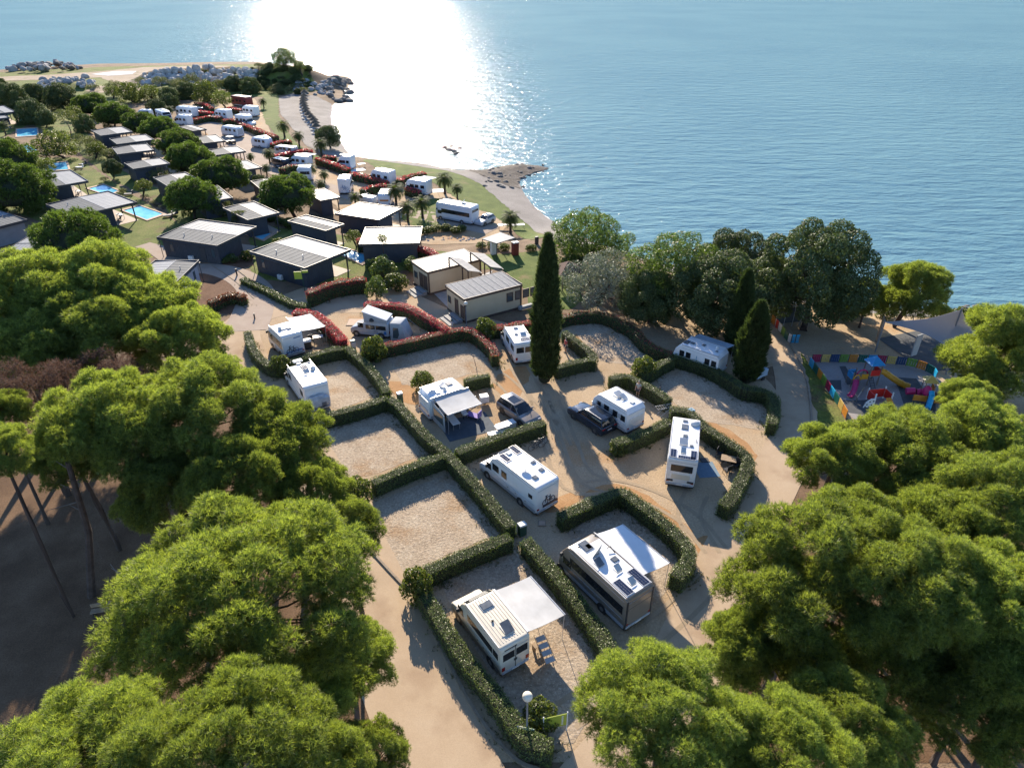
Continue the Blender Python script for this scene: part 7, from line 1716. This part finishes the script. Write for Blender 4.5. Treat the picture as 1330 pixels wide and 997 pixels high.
def goal():
    g = G(1022, 424); t = thing('sports_frame', 'dark netted frame behind the short colourful fence', 'frame', g, .2)
    for x in (-1.6, -.5, .6, 1.6): MB().tube((x, 0, 0), (x, 0, 2.6), .05, None, 6).build('post', M['alu'], t)
    MB().box(-1.6, 1.6, -.02, .02, .5, 2.4).build('net', M['rubber_mat'], t); MB().tube((-1.6, 0, 2.6), (1.6, 0, 2.6), .05, None, 6).build('crossbar', M['alu'], t)
goal()
def play_tower():
    g = G(1128, 497); t = thing('play_tower', 'play tower with blue pyramid roof, orange tube slide and pink slide', 'play tower', g, .1, scale=.72)
    for x in (-.75, .75):
        for y in (-.75, .75): MB().box(x - .06, x + .06, y - .06, y + .06, -.1, 3.4).build('post', M['bronze'], t)
    MB().box(-.8, .8, -.8, .8, 1.5, 1.6).build('platform', M['wood'], t)
    MB().box(-.74, .74, -.8, -.72, 1.6, 2.5).build('red_panel', M['pl_red'], t); MB().box(.72, .8, -.7, .7, 1.6, 2.5).build('red_panel', M['pl_red'], t)
    r = MB(); n = 5
    b = [(-1.05, -1.05, 3.3), (1.05, -1.05, 3.3), (1.05, 1.05, 3.3), (-1.05, 1.05, 3.3)]; r.hexa(b, [(-.08, -.08, 4.3), (.08, -.08, 4.3), (.08, .08, 4.3), (-.08, .08, 4.3)]); r.build('roof', M['pl_blue'], t)
    # tube slide
    c = [(.8, -.2, 2.1), (1.5, -.4, 1.95), (2.4, -.75, 1.35), (3.3, -1.2, .8), (4.1, -1.7, .45), (4.7, -2.1, .35)]
    sl = MB(); 
    for i in range(len(c) - 1): sl.tube(c[i], c[i + 1], .43, .43, 14)
    for p, q in zip(c, c[1:]): m_ = Vector(p).lerp(Vector(q), .5); d = (Vector(q) - Vector(p)).normalized() * .06; sl.tube(m_ - d, m_ + d, .48, .48, 14)
    sl.build('tube_slide', M['pl_amber'], t, smooth=True)
    # second low tower and pink slide
    for x in (-3.2, -2.1):
        for y in (-.9, .4): MB().box(x - .05, x + .05, y - .05, y + .05, -.1, 2.4).build('post', M['bronze'], t)
    MB().box(-3.25, -2.05, -.95, .45, 1.1, 1.2).build('platform', M['wood'], t)
    MB().box(-3.25, -2.1, .4, .46, 1.2, 2.1).build('blue_panel', M['pl_blue'], t); MB().box(-3.28, -3.2, -.85, .4, 1.2, 2.2).build('blue_panel', M['pl_blue'], t)
    MB().box(-2.0, -1.0, -.9, -.84, 1.2, 2.0).build('yellow_panel', M['pl_amber'], t); MB().box(-2.1, -.8, -.1, .5, 1.3, 1.38).build('bridge', M['wood'], t)
    p = MB(); pts = [(-2.7, -.95, 1.25), (-3.1, -1.7, 1.0), (-3.7, -2.6, .55), (-4.3, -3.3, .32), (-4.9, -3.7, .30)]
    for a, b_ in zip(pts, pts[1:]):
        a, b_ = Vector(a), Vector(b_); d = (b_ - a).normalized(); n_ = Vector((-d.y, d.x, 0)).normalized() * .3
        p.slab([a - n_, b_ - n_, b_ + n_, a + n_], .06)
        for s in (-1, 1): p.slab([a + n_ * s, b_ + n_ * s, b_ + n_ * s * 1.15 + Vector((0, 0, .22)), a + n_ * s * 1.15 + Vector((0, 0, .22))], .05)
    p.build('slide', M['pl_pink'], t); ar = MB()
    for k in range(8): a0, a1 = k * math.pi / 8, (k + 1) * math.pi / 8; ar.tube((-2.65 + .5 * math.cos(a0), -.98, 1.25 + .75 * math.sin(a0)), (-2.65 + .5 * math.cos(a1), -.98, 1.25 + .75 * math.sin(a1)), .09, None, 6)
    ar.build('slide_arch', M['pl_amber'], t); ar = MB()
    for k in range(8): a0, a1 = k * math.pi / 8, (k + 1) * math.pi / 8; ar.tube((-1.5 + .8 * math.cos(a0), -.2, 1.5 + .8 * math.sin(a0)), (-1.5 + .8 * math.cos(a1), -.2, 1.5 + .8 * math.sin(a1)), .1, None, 6)
    ar.build('arch', M['pl_pink'], t)
    ld = MB(); 
    for s in (-.3, .3): ld.tube((-.6 + s, -2.4, 0), (-.6 + s, -.85, 1.55), .04, None, 5)
    for k in range(6): f = k / 6 + .08; ld.tube((-.9, -2.4 + 1.55 * f, 1.55 * f), (-.3, -2.4 + 1.55 * f, 1.55 * f), .035, None, 5)
    ld.build('ladder', M['dark_wall'], t)
play_tower()
def play_house():
    g = G(1140, 522); t = thing('play_house', 'low red play unit with white spotted panel in front of the towers', 'play unit', g, .15, scale=.8)
    for x in (-1.1, 1.1):
        for y in (-.7, .7): MB().box(x - .06, x + .06, y - .06, y + .06, 0, 1.7).build('post', M['pl_white'], t)
    MB().box(-1.05, 1.05, .66, .74, .3, 1.4).build('back_panel', M['pl_red'], t); MB().box(-1.14, -1.06, -.64, .64, .3, 1.4).build('side_panel', M['pl_red'], t); MB().box(1.06, 1.14, -.64, .64, .3, 1.4).build('side_panel', M['pl_red'], t)
    sl = MB(); sl.slab([(.3, -.7, 1.0), (1.0, -.7, 1.0), (1.0, -2.0, .2), (.3, -2.0, .2)], .06); sl.build('slide', M['pl_orange'], t)
    a = MB(); a.prism([(-2.6, 0), (-2.4, .8), (-1.8, 1.25), (-1.2, 1.2), (-1.2, 0)], -1.0, -.9); ao = a.build('spotted_panel', M['pl_white'], t); d = MB()
    for x, z in ((-2.2, .5), (-1.9, .85), (-1.6, .4), (-1.45, .9), (-2.35, .2), (-1.8, .15)): d.tube((x, -1.012, z), (x, -1.002, z), .1, None, 10)
    d.build('spot', M['plastic'], ao)
play_house()
def play_small():
    g = G(1200, 518); t = thing('toddler_tower', 'small play tower with cream roof, pink arch and blue chute', 'play tower', g, -.25, scale=.85)
    for x in (-.5, .5):
        for y in (-.5, .5): MB().tube((x, y, 0), (x, y, 2.6), .05, None, 6).build('post', M['bronze'], t)
    MB().hexa([(-.75, -.75, 2.5), (.75, -.75, 2.5), (.75, .75, 2.5), (-.75, .75, 2.5)], [(-.05, -.05, 3.1), (.05, -.05, 3.1), (.05, .05, 3.1), (-.05, .05, 3.1)]).build('roof', M['pl_yellow'], t)
    MB().box(-.6, .6, -.6, .6, 1.0, 1.1).build('platform', M['wood'], t)
    for i in range(2): MB().tube((-1.0 - 1.1 * i, .0, .75), (-.1 - 1.1 * i, 0, .9), .42, .42, 12).build('tunnel', M['pl_pink'], t, smooth=True)
    MB().lathe((-.2, -.6, 1.1), [(.5, 0), (.48, .5), (.3, .85), (.05, 1.0)], 12).build('hood', M['pl_pink'], t, smooth=True)
    MB().box(-1.6, -.2, -1.3, -1.2, .4, 1.1).build('orange_panel', M['pl_orange'], t); MB().box(.6, 1.9, -1.3, -1.2, .4, 1.2).build('orange_panel', M['pl_orange'], t); MB().box(1.8, 2.4, -1.1, -.4, .4, 1.5).build('red_panel', M['pl_red'], t)
    c = MB(); c.path([(.1, -1.0, 1.6), (.1, -1.5, 1.3), (-.1, -2.1, .6), (-.3, -2.6, .3)], [.3, .3, .3, .32], 10); c.build('blue_chute', M['pl_sky'], t, smooth=True)
    MB().box(.6, 1.6, .0, .6, .3, 1.0).build('step_block', M['tile_grey'], t); MB().box(.5, .58, -.5, .5, 1.1, 1.9).build('orange_panel', M['pl_orange'], t)
play_small()
def rope_frame():
    g = G(1116, 515); t = thing('balance_frame', 'low dark balance frame before the play tower', 'play frame', g, .9)
    MB().tube((-1.2, 0, .5), (1.2, 0, .5), .06, None, 6).build('beam', M['bronze'], t)
    for x in (-1.1, 1.1): MB().tube((x, 0, -.1), (x, 0, .5), .05, None, 6).build('post', M['bronze'], t)
rope_frame()
# shade sail
M['sail'] = leafmat('shade_sail', (.47, .45, .46), (.47, .45, .46), (1.0, 1.0, 1.0), .3, .85, 0)
def sail():
    q = [at(1149, 418, 3.4), at(1240, 455, 2.6), at(1285, 436, 3.2), at(1249, 402, 6.0)]; o = q[0]; t = thing('shade_sail', 'large grey shade sail stretched between posts beside the playground', 'shade sail', (o.x, o.y, 0)); N = 12; V = []
    for i in range(N + 1):
        for j in range(N + 1):
            u, v = i / N, j / N; p = (q[0] * (1 - u) + q[1] * u) * (1 - v) + (q[3] * (1 - u) + q[2] * u) * v; c = (q[0] + q[1] + q[2] + q[3]) / 4
            k = .22 * (math.sin(math.pi * u) * (1 - math.sin(math.pi * v)) + math.sin(math.pi * v) * (1 - math.sin(math.pi * u)))
            V.append(p.lerp(c, k) - Vector((o.x, o.y, 0)) + Vector((0, 0, .05 * math.sin(5 * u + 3 * v))))
    F = [(i * (N + 1) + j, (i + 1) * (N + 1) + j, (i + 1) * (N + 1) + j + 1, i * (N + 1) + j + 1) for i in range(N) for j in range(N)]
    b = MB(); b.add(V, F); b.add([p - Vector((0, 0, .02)) for p in V], [f[::-1] for f in F]); b.build('fabric', M['sail'], t, smooth=True)
    for p in q: z0 = float(hgt(p.x, p.y)); MB().tube((p.x - o.x, p.y - o.y, z0), (p.x - o.x, p.y - o.y, p.z + .2), .08, None, 8).build('post', M['grey_wall'], t)
sail()
boxes_at('timber_post', 'dark timber post left of the shade sail', 'post', 1138, 444, .1, [('post', 'bronze', [(-.09, .09, -.09, .09, -.1, 3.2)])])
boxes_at('leaning_board', 'tall pale board leaning under the shade sail', 'board', 1186, 462, .5, [('board', 'tent', [(-.5, .5, -.06, .06, 0, 2.6)])])
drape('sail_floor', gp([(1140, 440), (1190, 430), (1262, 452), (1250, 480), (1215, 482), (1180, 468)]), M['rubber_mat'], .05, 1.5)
# bits by the plump cypress
boxes_at('covered_trailer', 'small trailer under a pale blue cover right of the plump cypress', 'trailer', 984, 491, .6, [('cover', 'awn_b', [(-.8, .8, -.5, .5, .35, 1.1)]), ('drawbar', 'alu', [(.8, 1.6, -.03, .03, .35, .42)]), ('wheel', 'rubber', [(-.1, .3, -.62, -.5, 0, .4), (-.1, .3, .5, .62, 0, .4)])])
def gazebo():
    g = G(737, 372); t = thing('wooden_gazebo', 'dark wooden gazebo roof beside the tall cypress', 'gazebo', g, .3)
    for x in (-1.2, 1.2):
        for y in (-1.2, 1.2): MB().box(x - .07, x + .07, y - .07, y + .07, -.1, 2.5).build('post', M['wood'], t)
    MB().hexa([(-1.8, -1.8, 2.4), (1.8, -1.8, 2.4), (1.8, 1.8, 2.4), (-1.8, 1.8, 2.4)], [(-.1, -.1, 3.5), (.1, -.1, 3.5), (.1, .1, 3.5), (-.1, .1, 3.5)]).build('roof', M['rust_roof'], t)
M['rust_roof'] = pm('brown_shingle', (.10, .055, .04), (.14, .08, .06), 2, .9, .4)
gazebo()

for (x, y, rz, lab) in [(104, 219, .3, 'white sun lounger on the grass beside the dark blue pool'), (108, 215, .9, 'dark garden chair on the grass beside the dark blue pool'), (219, 282, .4, 'dark covered lounger at the end of the cabin pool'), (226, 280, 1.0, 'dark parasol base block right of the cabin pool'), (168, 254, .2, 'dark chair at the corner of the second pool'), (60, 200, .2, 'dark chair beside the partly covered pool')]:
    boxes_at('garden_lounger', lab, 'lounger', x, y, rz, [('seat', 'white_pl' if 'white' in lab else 'dark_wall', [(-.8, .6, -.35, .35, .2, .4)]), ('backrest', 'white_pl' if 'white' in lab else 'dark_wall', [(.6, .75, -.35, .35, .3, .95)])])

def slab_cover(px, py, label, r=.5):
    g = G(px, py); t = thing('drain_cover', label, 'drain cover', g + Vector((0, 0, .05))); MB().box(-r, r, -r, r, -.02, .03).build('frame', M['kerb'], t); MB().box(-r + .08, r - .08, -r + .08, r - .08, .031, .045).build('lid', M['deck'], t)
slab_cover(461, 419, 'pale square slab on the ground left of the pop-top van', .9)
slab_cover(595, 398, 'small dark grate in the courtyard between the beige buildings', .45)
slab_cover(704, 680, 'small square cover at the hedge crossing beside the large motorhome', .3)
